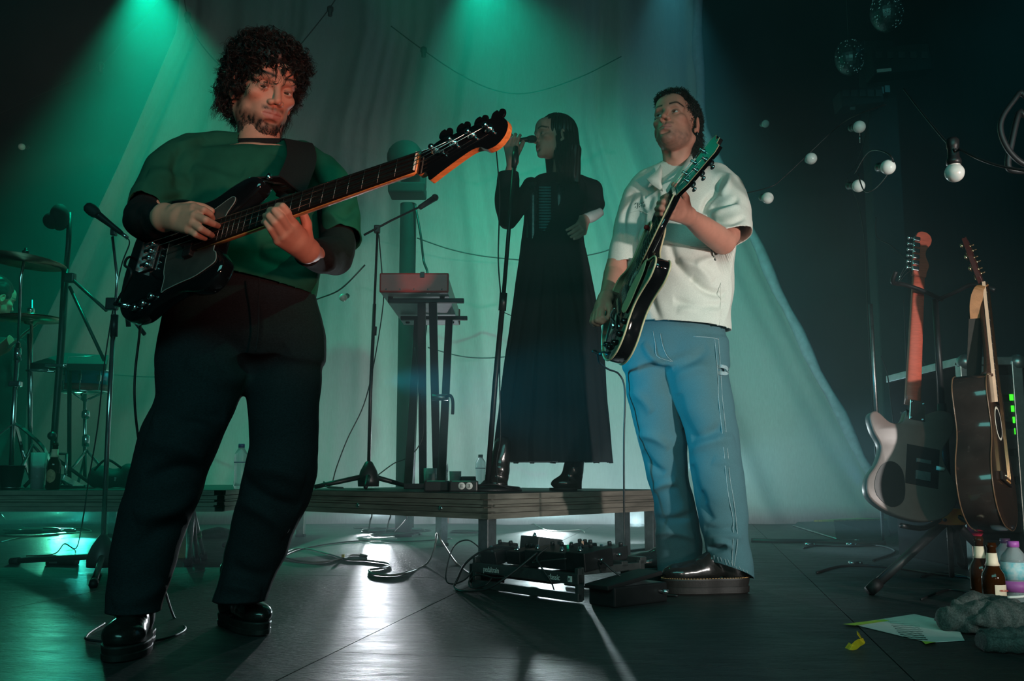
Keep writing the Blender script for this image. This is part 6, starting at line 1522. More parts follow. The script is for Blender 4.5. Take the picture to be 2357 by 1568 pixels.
# ---- singer's microphone and straight stand
t = thing('microphone', 'black vocal microphone in the hand of the singer', 'microphone', P(1195, 322, 4.20)); mic_mesh(t, P(1172, 324, 4.215), P(1216, 321, 4.235), .72)
base = DK(1122, 4.08)
t = thing('microphone_stand', 'straight black microphone stand leaning in front of the singer', 'microphone stand', base)
b = MB(); b.tube([base+Vector((0, 0, .03)), P(1140, 880, 4.08), P(1158, 690, 4.08)], .012, 12); b.obj('lower_tube', M['black_metal'], t)
b = MB(); b.tube([P(1157, 705, 4.08), P(1172, 520, 4.08), P(1184, 372, 4.08)], .009, 10); b.obj('upper_tube', M['black_metal'], t)
b = MB(); b.cyl(P(1156, 715, 4.08), P(1159, 675, 4.08), .017, 12); b.obj('clutch', M['black_plastic'], t)
b = MB(); b.tube([P(1183, 385, 4.08), P(1186, 360, 4.085), P(1187, 340, 4.12)], [.012, .016, .012], 12); b.obj('clip', M['black_plastic'], t)
b = MB(); b.lathe([(.145, 0), (.147, .008), (.135, .018), (.03, .030), (.015, .045)], c=tuple(base), n=40); b.obj('round_base', M['black_metal'], t)
cable('microphone_cable', [P(1158, 325, 4.22), P(1145, 318, 4.20), P(1142, 340, 4.18), P(1150, 450, 4.12), P(1147, 600, 4.11), P(1155, 720, 4.10), P(1150, 850, 4.10), P(1152, 1000, 4.08), P(1143, 1060, 4.06), DK(1140, 4.0)+Vector((0, 0, .004)), DK(1090, 3.98)+Vector((0, 0, .004))], .003, 'thin cable hanging from the singer microphone beside the straight stand')
# foot switches with white discs
t = thing('foot_switch_unit', 'low black foot switch unit with two white round stickers at the platform edge', 'pedal', DK(1045, 3.98))
p0 = DK(1010, 4.02); b = MB(); b.box(p0+Vector((-.005, 0, .022)), (.105, .09, .044), bev=.006); b.obj('case', M['black_plastic'], t)
p1 = DK(1068, 3.96); b = MB(); b.box(p1+Vector((0, 0, .022)), (.115, .09, .044), bev=.006); b.obj('case', M['black_plastic'], t)
M['green_led'] = mat('green_edge', (.0, .25, .14), .4, noise_s=20, noise_a=.1)
for p in (p0, p1): b = MB(); b.box(p+Vector((-.008, -.046, .043)), (.075, .003, .003)); b.obj('edge_strip', M['green_led'], t)
for k in (0, 1):
    b = MB(); c0 = DK(1064+17*k, 3.96)+Vector((.0, -.0465, .024)); b.lathe([(0, -.0006), (.0145, -.0006), (.0145, .0006), (0, .0006)], xf=Matrix.Translation(c0) @ Matrix.Rotation(R(90), 4, 'X'), n=20); st_ = b.obj('sticker', M['paper'], t)
    b = MB()
    for j in range(3):
        b.box(c0+Vector((0, -.0012, -.005+.005*j)), (.010, .0006, .0020))
    b.box(c0+Vector((-.003+.004*k, -.0012, 0)), (.002, .0006, .012)); b.obj('printed_mark', M['black_matte'], st_)
b = MB(); b.tube(smooth_path([DK(1090, 3.97)+Vector((0, 0, .022)), DK(1140, 3.93)+Vector((0, 0, .030)), DK(1178, 3.98)+Vector((0, 0, .010))], 5), .004, 6); b.obj('lead', M['cable'], t)
# ---- moving head lamp on a pole behind the keyboard
base = Vector((P(938, 600, 6.2).x, 6.2, 0)); t = thing('moving_head_lamp', 'dark moving head stage lamp on a thick pole behind the keyboard', 'stage lamp', base)
b = MB(); b.cyl(base, P(940, 470, 6.2), .055, 14); b.obj('pole', M['black_matte'], t)
b = MB(); b.box(P(938, 440, 6.2), (.24, .20, .07), bev=.012); b.obj('lamp_base', M['black_matte'], t)
for s in (-1, 1): b = MB(); b.box(P(938+s*36, 400, 6.2), (.04, .08, .20), bev=.01); b.obj('yoke_arm', M['black_matte'], t)
b = MB(); c0 = P(938, 378, 6.2); b.tube([c0+Vector((.02, .16, -.03)), c0+Vector((.01, .08, -.01)), c0, c0+Vector((-.01, -.12, .02)), c0+Vector((-.01, -.16, .025))], [.07, .11, .13, .115, .09], 20); b.obj('lamp_head', M['black_matte'], t)
cable('lead', [P(955, 470, 6.15), P(968, 540, 6.1), P(975, 600, 6.1), P(985, 640, 6.0), P(980, 760, 6.0), P(960, 900, 6.0), G(950, 1215, .01)], .008, 'cable dropping from the moving head lamp pole')
# ---- pedal board (front right of the platform corner)
def prism3(b, top, bot):
    n = len(top); b.add(list(top)+list(bot), [tuple(range(n)), tuple(range(2*n-1, n-1, -1))]+[(i, n+i, n+(i+1) % n, (i+1) % n) for i in range(n)])
    return b
A0 = G(1088, 1352, 0); A1 = G(1332, 1388, 0); ax = (A1-A0); LP = ax.length; ax.normalize(); ay = Vector((-ax.y, ax.x, 0))
# board frame: x along the front edge, y away, origin front left foot
PB = Matrix.Translation(A0) @ Matrix(((ax.x, ay.x, 0, 0), (ax.y, ay.y, 0, 0), (0, 0, 1, 0), (0, 0, 0, 1)))
t = thing('pedal_board', 'grey metal pedal board crowded with effect pedals and looping patch leads', 'pedal board', A0)
M['board'] = mat('board_powder_coat', (.055, .06, .06), .45, .4, .5, 30, .2, .1, 400)
dep = .30; hf = .115; hb = .135
for y, z, hh in ((0, .070, .034), (.10, .096, .022), (.20, .104, .022), (.29, .112, .024)):
    b = MB(); b.box((LP/2, y+.012, z), (LP, .030, hh), xf=PB, bev=.003); b.obj('rail', M['board'], t)
b = MB(); b.box((LP/2, .008, .014), (LP, .022, .026), xf=PB, bev=.003); b.obj('rail', M['board'], t)
for x in (.008, LP-.008):
    b = MB(); b.box((x, .012, .055), (.016, .026, .10), xf=PB, bev=.003); b.obj('end_post', M['board'], t)
    b = MB(); b.box((x, .295, .060), (.016, .026, .11), xf=PB, bev=.003); b.obj('end_post', M['board'], t)
    b = MB(); b.box((x, .15, .095), (.016, .27, .024), xf=PB, bev=.003); b.obj('end_rail', M['board'], t)
b = MB(); b.box((LP*.45, .10, .060), (LP*.45, .11, .045), xf=PB, bev=.004); b.obj('power_supply', M['black_plastic'], t)
def text_obj(s, size, X, m, parent, name='lettering'):
    cu = bpy.data.curves.new(name, 'FONT'); cu.body = s; cu.size = size; cu.extrude = .0004; cu.align_x = 'LEFT'
    o = bpy.data.objects.new(name, cu); COL.objects.link(o); bpy.context.view_layer.update()
    me = bpy.data.meshes.new_from_object(o.evaluated_get(bpy.context.evaluated_depsgraph_get())); bpy.data.objects.remove(o)
    me.transform(X); q = parent; off = Vector((0, 0, 0))
    while q is not None: off = off+q.location; q = q.parent
    me.transform(Matrix.Translation(-off)); me.materials.clear(); me.materials.append(m); o = bpy.data.objects.new(name, me); COL.objects.link(o); o.parent = parent; return o
M['print_white'] = mat('white_print', (.55, .58, .56), .5, noise_s=80, noise_a=.08)
rotx = Matrix.Rotation(R(90), 4, 'X')
text_obj('pedaltrain', .027, PB @ Matrix.Translation((LP*.12, -.0040, .0600)) @ rotx @ Matrix.Scale(.80, 4, (1, 0, 0)), M['print_white'], t)
text_obj('classic', .025, PB @ Matrix.Translation((LP*.745, -.0040, .0620)) @ rotx @ Matrix.Scale(.90, 4, (1, 0, 0)), M['print_white'], t)
b = MB(); b.box((LP*.935, -.0036, .070), (.018, .0016, .018), xf=PB); o_ = b.obj('logo_square', M['print_white'], t)
text_obj('JR', .010, PB @ Matrix.Translation((LP*.935-.0062, -.0052, .0665)) @ rotx, M['board'], o_)
def pedal(x, y, w, d, h, lab, m, knobs=3, jack=True, tilt=6, lamp=None, rz=0):
    X = PB @ Matrix.Translation((x, y, .090+.08*y)) @ Matrix.Rotation(R(rz), 4, 'Z') @ Matrix.Rotation(R(tilt), 4, 'X')
    p = thing('effect_pedal', lab, 'pedal', X @ Vector((0, 0, 0)), 'effect pedals on the board')
    b = MB(); b.box((0, 0, h/2), (w, d, h), xf=X, bev=.004); b.obj('case', m, p)
    for k in range(knobs):
        b = MB(); b.lathe([(.0075, h), (.0075, h+.010), (.006, h+.013), (0, h+.013)], xf=X @ Matrix.Translation((w*(-.35+.7*k/max(1, knobs-1)), d*.30, 0)), n=12); b.obj('knob', M['black_plastic'], p)
    for k in ((-1, 1) if w > .1 else (0,)):
        b = MB(); b.lathe([(.008, h), (.008, h+.006), (.0055, h+.008), (.0055, h+.014), (0, h+.015)], xf=X @ Matrix.Translation((w*.3*k, -d*.30, 0)), n=12); b.obj('foot_switch', M['chrome'], p)
    if lamp: b = MB(); b.lathe([(.0045, h), (.0045, h+.012), (0, h+.014)], xf=X @ Matrix.Translation((w*.2, d*.05, 0)), n=10); b.obj('indicator_cap', lamp, p)
    if jack:
        for s in (-1, 1): b = MB(); q = X @ Vector((s*w/2, 0, h*.5)); b.cyl(q, X @ Vector((s*(w/2+.016), 0, h*.5)), .0055, 10); b.obj('jack_plug', M['chrome'], p)
    return p
pedal(LP*.16, .06, .085, .11, .050, 'small pedal with a dark display window at the front left of the board', M['black_plastic'], 2, tilt=14)
pedal(LP*.36, .08, .07, .11, .045, 'dark pedal second from the left on the board front row', M['black_metal'], 3)
pedal(LP*.66, .09, .20, .13, .055, 'wide dark multi switch pedal in the middle of the board', M['black_plastic'], 4, lamp=mat('green_cap', (.0, .45, .25), .4, noise_s=40, noise_a=.1))
pedal(LP*.93, .09, .085, .13, .060, 'tall dark pedal with a silver edge at the right end of the board', M['black_metal'], 1)
pedal(LP*.18, .235, .10, .12, .060, 'sloping treadle pedal at the back left of the board', M['board'], 0, tilt=-8, jack=False)
pedal(LP*.55, .24, .075, .11, .045, 'dark pedal at the back middle of the board', M['black_metal'], 3, lamp=mat('peach_cap', (.6, .35, .25), .4, noise_s=40, noise_a=.1))
pedal(LP*.82, .24, .075, .11, .045, 'dark pedal at the back right of the board', M['black_plastic'], 2)
Xv = PB @ Matrix.Translation((LP+.10, .12, 0))
t2 = thing('volume_pedal', 'long flat dark treadle pedal on the floor right of the pedal board', 'pedal', Xv @ Vector((0, 0, 0)))
b = MB(); b.box((0, 0, .030), (.11, .24, .060), xf=Xv, bev=.006); b.obj('case', M['black_plastic'], t2)
b = MB(); b.box((0, -.01, .075), (.10, .25, .014), xf=Xv @ Matrix.Rotation(R(7), 4, 'X'), bev=.004); b.obj('treadle', M['rubber'], t2)
for s in (-1, 1): b = MB(); q = Xv @ Vector((s*.055, .08, .035)); b.cyl(q, Xv @ Vector((s*.085, .09, .035)), .006, 10); b.obj('jack_plug', M['chrome'], t2)
b = MB(); b.box(A0+ax*-.07+ay*.12+Vector((0, 0, .035)), (.10, .09, .07), rot=PB.to_3x3(), bev=.005)
o_ = tag(recenter(b.obj('power_adapter', M['black_plastic']), A0+ax*-.07+ay*.12), 'square black power adapter block left of the pedal board', 'adapter')
q = lambda x, y, z: PB @ Vector((x*LP, y, z))
cb = [([q(.38, .03, .15), q(.2, -.02, .14), q(.05, -.05, .09), q(-.02, -.06, .03), q(.0, -.08, .006), q(.2, -.12, .005), q(.38, -.10, .02), q(.50, -.05, .07), q(.60, .02, .14)], .004, 'thick black lead looping over the front of the pedal board'),
      ([q(.70, .02, .16), q(.68, -.02, .13), q(.74, -.03, .10), q(.80, -.02, .06), q(.79, .0, .03)], .0028, 'thin lead dangling in front of the word on the board rail'),
      ([q(.44, .02, .09), q(.38, -.01, .055), q(.28, -.02, .045), q(.12, -.02, .05), q(.04, -.03, .03), q(.10, -.05, .008), q(.24, -.05, .02), q(.25, -.02, .045)], .0028, 'thin lead drooping under the front rail of the board'),
      ([q(-.0, .05, .12), q(-.10, .02, .16), q(-.22, .0, .13), q(-.25, -.02, .03), q(-.16, -.03, .006), q(-.06, .0, .03), q(-.02, .04, .10)], .0026, 'thin lead curling off the left end of the pedal board'),
      ([q(.55, .06, .13), q(.62, -.01, .11), q(.75, -.02, .12), q(.88, .01, .13)], .0028, 'thin patch lead running along the board front row'),
      ([q(1.0, .10, .11), q(1.06, .08, .12), q(1.12, .10, .09), q(1.2, .14, .05)], .0030, 'short patch lead joining the board and the treadle pedal')]
for pts, r, l in cb: cable('patch_lead', pts, r, l)
# ---- floor leads in the middle and left
zf = .005
def fl(*uv): return [G(u, v, zf) for u, v in uv]
def coil(u, v, n, r0, seed, lab, rr=.0045, m='cable'):
    rs = np.random.RandomState(seed); c = G(u, v, zf); pts = []
    for k in range(n*14):
        a = 2*math.pi*k/14; r = r0*(1+.25*math.sin(a*1.7+k*.05)+rs.uniform(-.05, .05)); pts.append(c+Vector((r*math.cos(a)+.03*math.sin(k*.13), r*math.sin(a)*.9, .002+.010*(k/14)*.6+rs.uniform(0, .004))))
    return cable('coiled_cable', pts, rr, lab, m, 3)
coil(905, 1232, 6, .17, 1, 'messy coil of dark cable on the floor under the platform middle')
coil(868, 1222, 3, .13, 2, 'second smaller loop of dark cable left of the big coil')
coil(1065, 1228, 2, .12, 4, 'few turns of cable lying by the front platform leg', .0045)
coil(85, 1226, 3, .20, 3, 'flat loop of thick black cable on the floor at the far left', .008)
cable('floor_cable', fl((650, 1285), (665, 1268), (700, 1262), (755, 1275), (800, 1288), (840, 1290), (895, 1298), (880, 1308), (850, 1312), (865, 1322), (920, 1322), (980, 1300))+[P(1000, 1262, 3.9), P(1006, 1228, 3.95), P(1018, 1250, 3.85), G(1050, 1296, .006), G(1085, 1322, .006)], .0042, 'grey cable snaking across the floor from the trousers to the pedal board', 'cable_grey')
cable('floor_cable', fl((655, 1283), (690, 1292), (740, 1294), (790, 1285), (812, 1278), (845, 1280), (830, 1276)), .0040, 'pale cable loop beside the right trouser leg of the bass player', 'cable_grey')
cable('floor_cable', fl((620, 1300), (680, 1268), (760, 1252), (850, 1244), (950, 1246), (1040, 1240)), .004, 'dark cable lying flat below the platform edge')
cable('floor_cable', fl((0, 1248), (60, 1236), (150, 1228), (210, 1224), (180, 1215), (120, 1219), (60, 1215), (20, 1200))+[P(0, 1182, 5.2)], .0035, 'thin pale wire curving on the lit floor at the far left', 'cable_grey')
cable('floor_cable', fl((1180, 1190), (1210, 1196), (1260, 1222), (1300, 1222), (1335, 1220), (1345, 1225)), .004, 'cable end on the bright floor right of the front platform leg', 'cable_grey')
for u0_, u1_, v_ in ((850, 848, 1185), (893, 888, 1190), (930, 905, 1186)): cable('hanging_cable', [P(u0_, 1150, 4.95), P(u0_+6, 1185, 4.95), P(u0_+2, 1200, 5.0), G(u1_, 1228, .008)], .004, {850: 'cable drooping under the platform, nearest the left leg', 893: 'cable drooping under the platform, second from the left', 930: 'cable drooping under the platform, third from the left'}[u0_])
cable('floor_cable', fl((1300, 1345), (1360, 1352), (1400, 1350), (1442, 1340), (1500, 1365), (1560, 1372)), .004, 'black cable between the treadle pedal and the shoes of the guitarist')
cable('floor_cable', fl((1340, 1292), (1400, 1276), (1470, 1266), (1520, 1262)), .007, 'dark cable running behind the dark shoe of the guitarist')
t = thing('yellow_cable_tag', 'small yellow tag on the pale cable loop', 'tag', G(790, 1287)); b = MB(); b.box(G(790, 1287)+Vector((0, 0, .012)), (.014, .010, .018), bev=.002); b.obj('tag_body', mat('yellow_tape', (.75, .50, .10), .5, noise_s=60, noise_a=.1), t)
t = thing('drink_bottle', 'bottle with a red label on the floor far under the platform', 'bottle', G(1022, 1207)); c0 = G(1022, 1207)
b = MB(); b.lathe([(.03, 0), (.034, .01), (.034, .13), (.014, .19), (.014, .21)], c=tuple(c0), n=18); b.obj('bottle_wall', M['clear'], t); b = MB(); b.lathe([(.035, .01), (.035, .07)], c=tuple(c0), n=18); b.obj('label_band', mat('red_label', (.45, .08, .05), .5, noise_s=60, noise_a=.2), t)
# folded tripod with green tape, between the bass player's legs
t = thing('folded_tripod', 'folded silver tripod with a band of green tape standing between the bass player legs', 'stand', G(440, 1300))
tp = P(442, 1170, 3.75)
for (u, v, r) in ((432, 1302, .013), (452, 1296, .011), (470, 1288, .011)):
    g_ = G(u, v, .0); b = MB(); b.tube([tp, lerp(tp, g_, .55), g_+Vector((0, 0, .01))], [r, r, r*.8], 10); lg = b.obj('leg', M['steel'] if u != 452 else M['black_metal'], t)
    b = MB(); b.cyl(lerp(tp, g_, .9), g_+Vector((0, 0, .003)), r*1.5, 10); b.obj('rubber_foot', M['rubber'], lg)
g_ = G(470, 1288); b = MB(); b.cyl(lerp(tp, g_, .40), lerp(tp, g_, .50), .0135, 12); b.obj('green_tape', mat('green_tape', (.0, .45, .16), .5, noise_s=60, noise_a=.1), t)
t = thing('cardboard_box', 'torn brown cardboard box scrap behind the folded tripod', 'box', G(412, 1285)); b = MB(); p = G(412, 1285); b.box(p+Vector((0, 0, .045)), (.07, .05, .09), rot=Matrix.Rotation(.5, 3, 'Z'), bev=.003); b.box(p+Vector((0, -.02, .10)), (.05, .003, .05), rot=Matrix.Rotation(.5, 3, 'X')); b.obj('carton', mat('cardboard', (.30, .17, .09), .8, noise_s=25, noise_a=.25), t)
for i, (u, v, w_, h_, lab) in enumerate(((500, 1238, .16, .05, 'crumpled dark cloth on the floor behind the folded tripod'), (540, 1262, .10, .03, 'small heap of grey cloth right of the folded tripod'))):
    c0 = G(u, v); f = Field((c0.x-w_, c0.y-w_, 0), (c0.x+w_, c0.y+w_, h_*2.2), .006); f.ell((c0.x, c0.y, h_*.5), (w_*.7, w_*.5, h_*.7), 0); f.cut((0, 0, .001), (0, 0, -1)); V_, F_ = f.mesh(); N_ = vnormals(V_, F_); V_ = V_+N_*(.010*fnoise(V_, (30, 30, 30), 60+i))[:, None]; V_[:, 2] = np.maximum(V_[:, 2], .001)
    o_ = mesh_obj('cloth_heap', V_, F_, mat('grey_cloth', (.06, .065, .07), .9, noise_s=60, noise_a=.3)); tag(recenter(o_, c0), lab, 'cloth')
# ---- guitar stand with two guitars
t = thing('guitar_stand', 'black guitar stand with an orange collar holding two guitars', 'guitar stand', G(2190, 1345))
sp = [G(2192, 1345)+Vector((0, 0, .03)), P(2184, 1190, 3.38), P(2168, 930, 3.40), P(2152, 690, 3.42)]
b = MB(); b.tube([sp[0], sp[1]], .010, 12); b.tube([P(2180, 1150, 3.38), sp[2]], .016, 12); b.tube([sp[2], sp[3]], .011, 12); b.obj('pole', M['black_metal'], t)
b = MB(); c0 = P(2185, 1192, 3.36)
poly = sm_outline([(-.052, -.018), (-.055, .012), (-.035, .030), (.035, .030), (.055, .012), (.052, -.018), (.03, -.024), (-.03, -.024)], 3)
b.prism([(x, y) for x, y in poly], .060, Matrix.Translation(c0+Vector((0, .03, 0))) @ Matrix.Rotation(R(90), 4, 'X'), bev=.006, smooth=True); col_ = b.obj('collar', mat('orange_plastic', (.85, .20, .03), .4, 0, .5, 20, .08), t)
for s in (-1, 1): b = MB(); b.lathe([(.006, -.001), (.006, .003), (0, .003)], xf=Matrix.Translation(c0+Vector((s*.030, -.032, -.006))) @ Matrix.Rotation(R(90), 4, 'X'), n=12); b.obj('rivet', M['black_plastic'], col_)
for (u, v) in ((2000, 1362), (2330, 1330), (2215, 1300)):
    g_ = G(u, v, .012); b = MB(); b.tube([c0, lerp(c0, g_, .9)], [.017, .016], 10); lg = b.obj('leg', M['black_metal'], t)
    b = MB(); b.tube([lerp(c0, g_, .88), lerp(c0, g_, .92), g_], [.019, .021, .019], 12); b.obj('rubber_foot', M['rubber'], lg)
for pts in (([P(2168, 690, 3.4), P(2120, 668, 3.36), P(2080, 655, 3.34), P(2055, 650, 3.30), P(2062, 625, 3.28)]), ([P(2158, 690, 3.4), P(2200, 672, 3.34), P(2240, 655, 3.30), P(2290, 668, 3.26)])):
    b = MB(); b.tube(smooth_path(pts, 5), .008, 8); b.obj('neck_yoke', M['black_metal'], t)
for pts in (([P(2185, 1180, 3.36), P(2130, 1215, 3.30), P(2075, 1210, 3.22)]), ([P(2190, 1180, 3.36), P(2260, 1215, 3.25), P(2330, 1215, 3.05)])):
    b = MB(); b.tube(smooth_path(pts, 4), .009, 8); b.obj('body_arm', M['black_metal'], t)
b = MB(); b.cyl(P(2238, 1212, 3.24), P(2250, 1225, 3.18), .018, 12); b.obj('red_pad', mat('red_pad', (.55, .02, .07), .5, noise_s=50, noise_a=.1), t)
# electric guitar seen from behind
bt = P(2085, 1200, 3.28); tp = P(2112, 640, 3.42)
X = frame(bt, tp, (-.12, .98, -.28)); t = thing('electric_guitar', 'electric guitar on the stand showing its grey back and red brown neck', 'guitar', bt)
M['grey_satin'] = mat('grey_satin_lacquer', (.16, .115, .105), .38, 0, .5, 30, .08, .05, 300)
ob = [(0, .0), (.006, .06), (.03, .115), (.075, .150), (.125, .158), (.17, .135), (.215, .105), (.26, .100), (.31, .125), (.355, .138), (.392, .120), (.395, .08), (.378, .045), (.372, .030), (.372, -.03), (.37, -.035), (.33, -.05), (.32, -.09), (.35, -.14), (.33, -.165), (.28, -.150), (.23, -.120), (.17, -.130), (.11, -.160), (.05, -.150), (.012, -.08)]
b = MB(); b.prism(sm_outline(ob, 4), .042, X @ Matrix.Translation((0, 0, -.042)), bev=.006, smooth=True); b.obj('body', M['grey_satin'], t)
XB = X @ Matrix.Rotation(R(180), 4, 'X')     # back face frame: z away from the back
def backplate(poly, nm, m, h=.0022):
    b = MB(); b.prism(poly, h, X @ Matrix.Translation((0, 0, -.042-h))); return b.obj(nm, m, t)
sgn = 1
backplate(sm_outline([(.03, -.075), (.06, -.125), (.11, -.135), (.165, -.115), (.185, -.08), (.165, -.045), (.11, -.03), (.055, -.035)], 4), 'cover_plate', M['black_plastic'])
tr_ = backplate([(.12, .085), (.12, -.030), (.255, -.030), (.255, .085)], 'spring_cover', M['black_plastic'])
b = MB(); b.box((.155, .03, -.046), (.030, .05, .004), xf=X); b.box((.205, .03, -.046), (.012, .05, .004), xf=X); b.obj('spring_window', M['steel'], tr_)
b = MB(); b.cyl(X @ Vector((.19, .075, -.047)), X @ Vector((.19, .10, -.047)), .007, 10); b.obj('clip', M['paper'], tr_)
b = MB(); b.box((.378, 0, -.0445), (.070, .056, .004), xf=X, bev=.0015); np_ = b.obj('neck_plate', M['chrome'], t)
for sx in (-1, 1):
    for sy in (-1, 1): b = MB(); b.lathe([(.0045, 0), (.0045, .0025), (0, .0035)], xf=X @ Matrix.Translation((.378+sx*.028, sy*.021, -.0465)) @ Matrix.Rotation(R(180), 4, 'X'), n=10); b.obj('screw', M['steel'], np_)
SLn = (tp-bt).length
M['red_neck'] = mat('red_brown_neck', (.42, .075, .045), .45, 0, .5, 16, .18, .03, 80, stretch=(1, 12, 12))
def nk(x, w, dp): return [X @ Vector((x, w*math.cos(a), -.012-dp*math.sin(a))) for a in [math.pi*k/10 for k in range(11)]]+[X @ Vector((x, -w, 0)), X @ Vector((x, w, 0))]
b = MB(); b.rings([nk(.405, .0275, .018), nk(.44, .027, .010), nk(.6, .0245, .008), nk(SLn-.04, .0215, .007), nk(SLn, .021, .006)]); b.obj('neck', M['red_neck'], t)
b = MB(); b.box(((SLn+.41)/2, 0, .003), (SLn-.41, .043, .006), xf=X, bev=.001); b.obj('fretboard', M['rosewood'], t)
hs = sm_outline([(0, .021), (.02, .026), (.05, .034), (.085, .020), (.11, .022), (.14, .038), (.165, .036), (.180, .015), (.175, -.012), (.15, -.022), (.10, -.026), (.05, -.028), (.02, -.024), (0, -.021)], 4)
b = MB(); b.prism([(x+SLn, y) for x, y in hs], .014, X @ Matrix.Translation((0, 0, -.016)), bev=.002); b.obj('headstock', M['red_neck'], t)
for k in range(6):
    px = SLn+.025+.0235*k; b = MB(); b.box((px, -.020, -.021), (.017, .024, .010), xf=X, bev=.003); b.cyl(X @ Vector((px, -.03, -.021)), X @ Vector((px, -.045, -.021)), .0025, 6); b.ball((px, -.050, -.021), .0085, 10, 8, (1, .7, .6), xf=X); b.obj('tuner', M['chrome'], t)
for k in range(3):
    b = MB(); b.tube(smooth_path([X @ Vector((SLn+.03+.03*k, -.02, .004)), X @ Vector((SLn-.0+.02*k, -.05, -.01)), X @ Vector((SLn-.04+.01*k, -.075, -.01))], 4), .0008, 5); b.obj('loose_string', M['string'], t)
# acoustic guitar with its edge to us
bt = P(2322, 1218, 3.02); tp = P(2263, 655, 3.16)
X = frame(bt, tp, (.80, -.58, .05)); t = thing('acoustic_guitar', 'dark acoustic guitar standing at the right edge, its rounded side towards us', 'guitar', bt); SLn = (tp-bt).length
M['dark_wood'] = mat('dark_glossy_wood', (.022, .018, .016), .14, 0, .6, 10, .3, coat=.5); M['top_wood'] = mat('dark_sunburst_top', (.035, .018, .012), .18, 0, .6, 6, .4, coat=.5)
oa = [(0, 0), (.008, .09), (.05, .165), (.12, .195), (.19, .180), (.25, .140), (.30, .122), (.36, .132), (.42, .140), (.465, .115), (.487, .06), (.49, 0)]
oa = oa+[(x, -y) for x, y in reversed(oa[1:-1])]; oa = sm_outline(oa, 4)
b = MB(); b.prism(oa, .100, X @ Matrix.Translation((0, 0, -.100)), bev=.003, smooth=True); b.obj('body', M['dark_wood'], t)
b = MB(); b.prism([(x*.985+.003, y*.985) for x, y in oa], .003, X @ Matrix.Translation((0, 0, -.0005))); top_ = b.obj('soundboard', M['top_wood'], t)
for z in (0, -.1): b = MB(); b.tube([X @ Vector((x, y, z)) for x, y in oa]+[X @ Vector((*oa[0], z))], .0022, 5); b.obj('binding', mat('brown_binding', (.12, .07, .04), .3, noise_s=30, noise_a=.2), t)
b = MB(); n = 28; b.lathe([(.048, .0026), (.052, .0032), (.056, .0026)], xf=X @ Matrix.Translation((.335, 0, 0)), n=n); b.obj('rosette', M['bone'], top_)
b = MB(); b.lathe([(0, .0028), (.047, .0028)], xf=X @ Matrix.Translation((.335, 0, 0)), n=n); b.obj('sound_hole', M['black_matte'], top_)
b = MB(); b.box((.155, 0, .007), (.028, .16, .009), xf=X, bev=.003); b.obj('bridge', M['rosewood'], t)
b = MB(); b.box((.160, 0, .0125), (.003, .075, .004), xf=X); b.obj('saddle', M['bone'], t)
for k in range(6): b = MB(); b.ball((.147, -.026+.0104*k, .013), .0035, 8, 6, xf=X); b.obj('bridge_pin', mat('brass_pin', (.8, .4, .15), .3, .8, noise_s=30, noise_a=.1) if k == 0 else bpy.data.materials['brass_pin'], t)
def nk(x, w, dp): return [X @ Vector((x, w*math.cos(a), -.002-dp*math.sin(a))) for a in [math.pi*k/10 for k in range(11)]]+[X @ Vector((x, -w, .006)), X @ Vector((x, w, .006))]
b = MB(); b.rings([nk(.485, .028, .06), nk(.51, .027, .024), nk(.56, .0265, .018), nk(.7, .025, .017), nk(SLn, .022, .015)]); b.obj('neck', mat('mahogany_neck', (.07, .025, .015), .35, noise_s=16, noise_a=.25, stretch=(1, 10, 10)), t)
b = MB(); b.box(((SLn+.40)/2, 0, .0085), (SLn-.40, .052, .006), xf=X, bev=.001); fb = b.obj('fretboard', M['rosewood'], t)
b = MB(); b.box(((SLn+.40)/2, .0265, .0065), (SLn-.40, .0022, .010), xf=X); b.obj('fretboard_binding', mat('pale_binding', (.75, .48, .33), .4, noise_s=20, noise_a=.1), fb)
for k in range(1, 20):
    x = .165+(SLn-.165)/2**(k/12)
    if x > .41: b = MB(); b.cyl(X @ Vector((x, -.024, .0118)), X @ Vector((x, .024, .0118)), .0009, 5); b.obj('fret', M['fret'], fb)
hs = [(0, .022), (.02, .030), (.10, .036), (.17, .036), (.180, .02), (.172, 0), (.180, -.02), (.17, -.036), (.10, -.036), (.02, -.030), (0, -.022)]
XH = X @ Matrix.Translation((SLn, 0, .003)) @ Matrix.Rotation(R(12), 4, 'Y')
b = MB(); b.prism(hs, .014, XH @ Matrix.Translation((0, 0, -.014)), bev=.001); b.obj('headstock', mat('dark_red_headstock', (.06, .012, .010), .3, noise_s=20, noise_a=.2), t)
M['brass'] = mat('brass_tuner', (.75, .50, .28), .25, 1, .5, 30, .2)
for s in (-1, 1):
    for k in range(3):
        px = .05+.045*k; b = MB(); b.lathe([(.007, 0), (.007, .003), (.0035, .004), (.0035, .014), (0, .015)], xf=XH @ Matrix.Translation((px, s*.022, 0)), n=10); b.cyl(XH @ Vector((px, s*.02, -.020)), XH @ Vector((px, s*.044, -.020)), .0025, 6); b.ball((px, s*.050, -.020), .0085, 10, 8, (1, .8, .6), xf=XH); b.obj('tuner', M['brass'], t)
M['bronze_string'] = mat('bronze_string', (.75, .38, .20), .3, 1, noise_s=40, noise_a=.1)
for k in range(6):
    y0 = -.026+.0104*k; y1 = -.018+.0072*k; b = MB(); b.tube([X @ Vector((.150, y0, .014)), X @ Vector((.160, y0, .0165)), X @ Vector((SLn, y1, .0145))], .0007, 5); b.obj('string', M['bronze_string'], t)
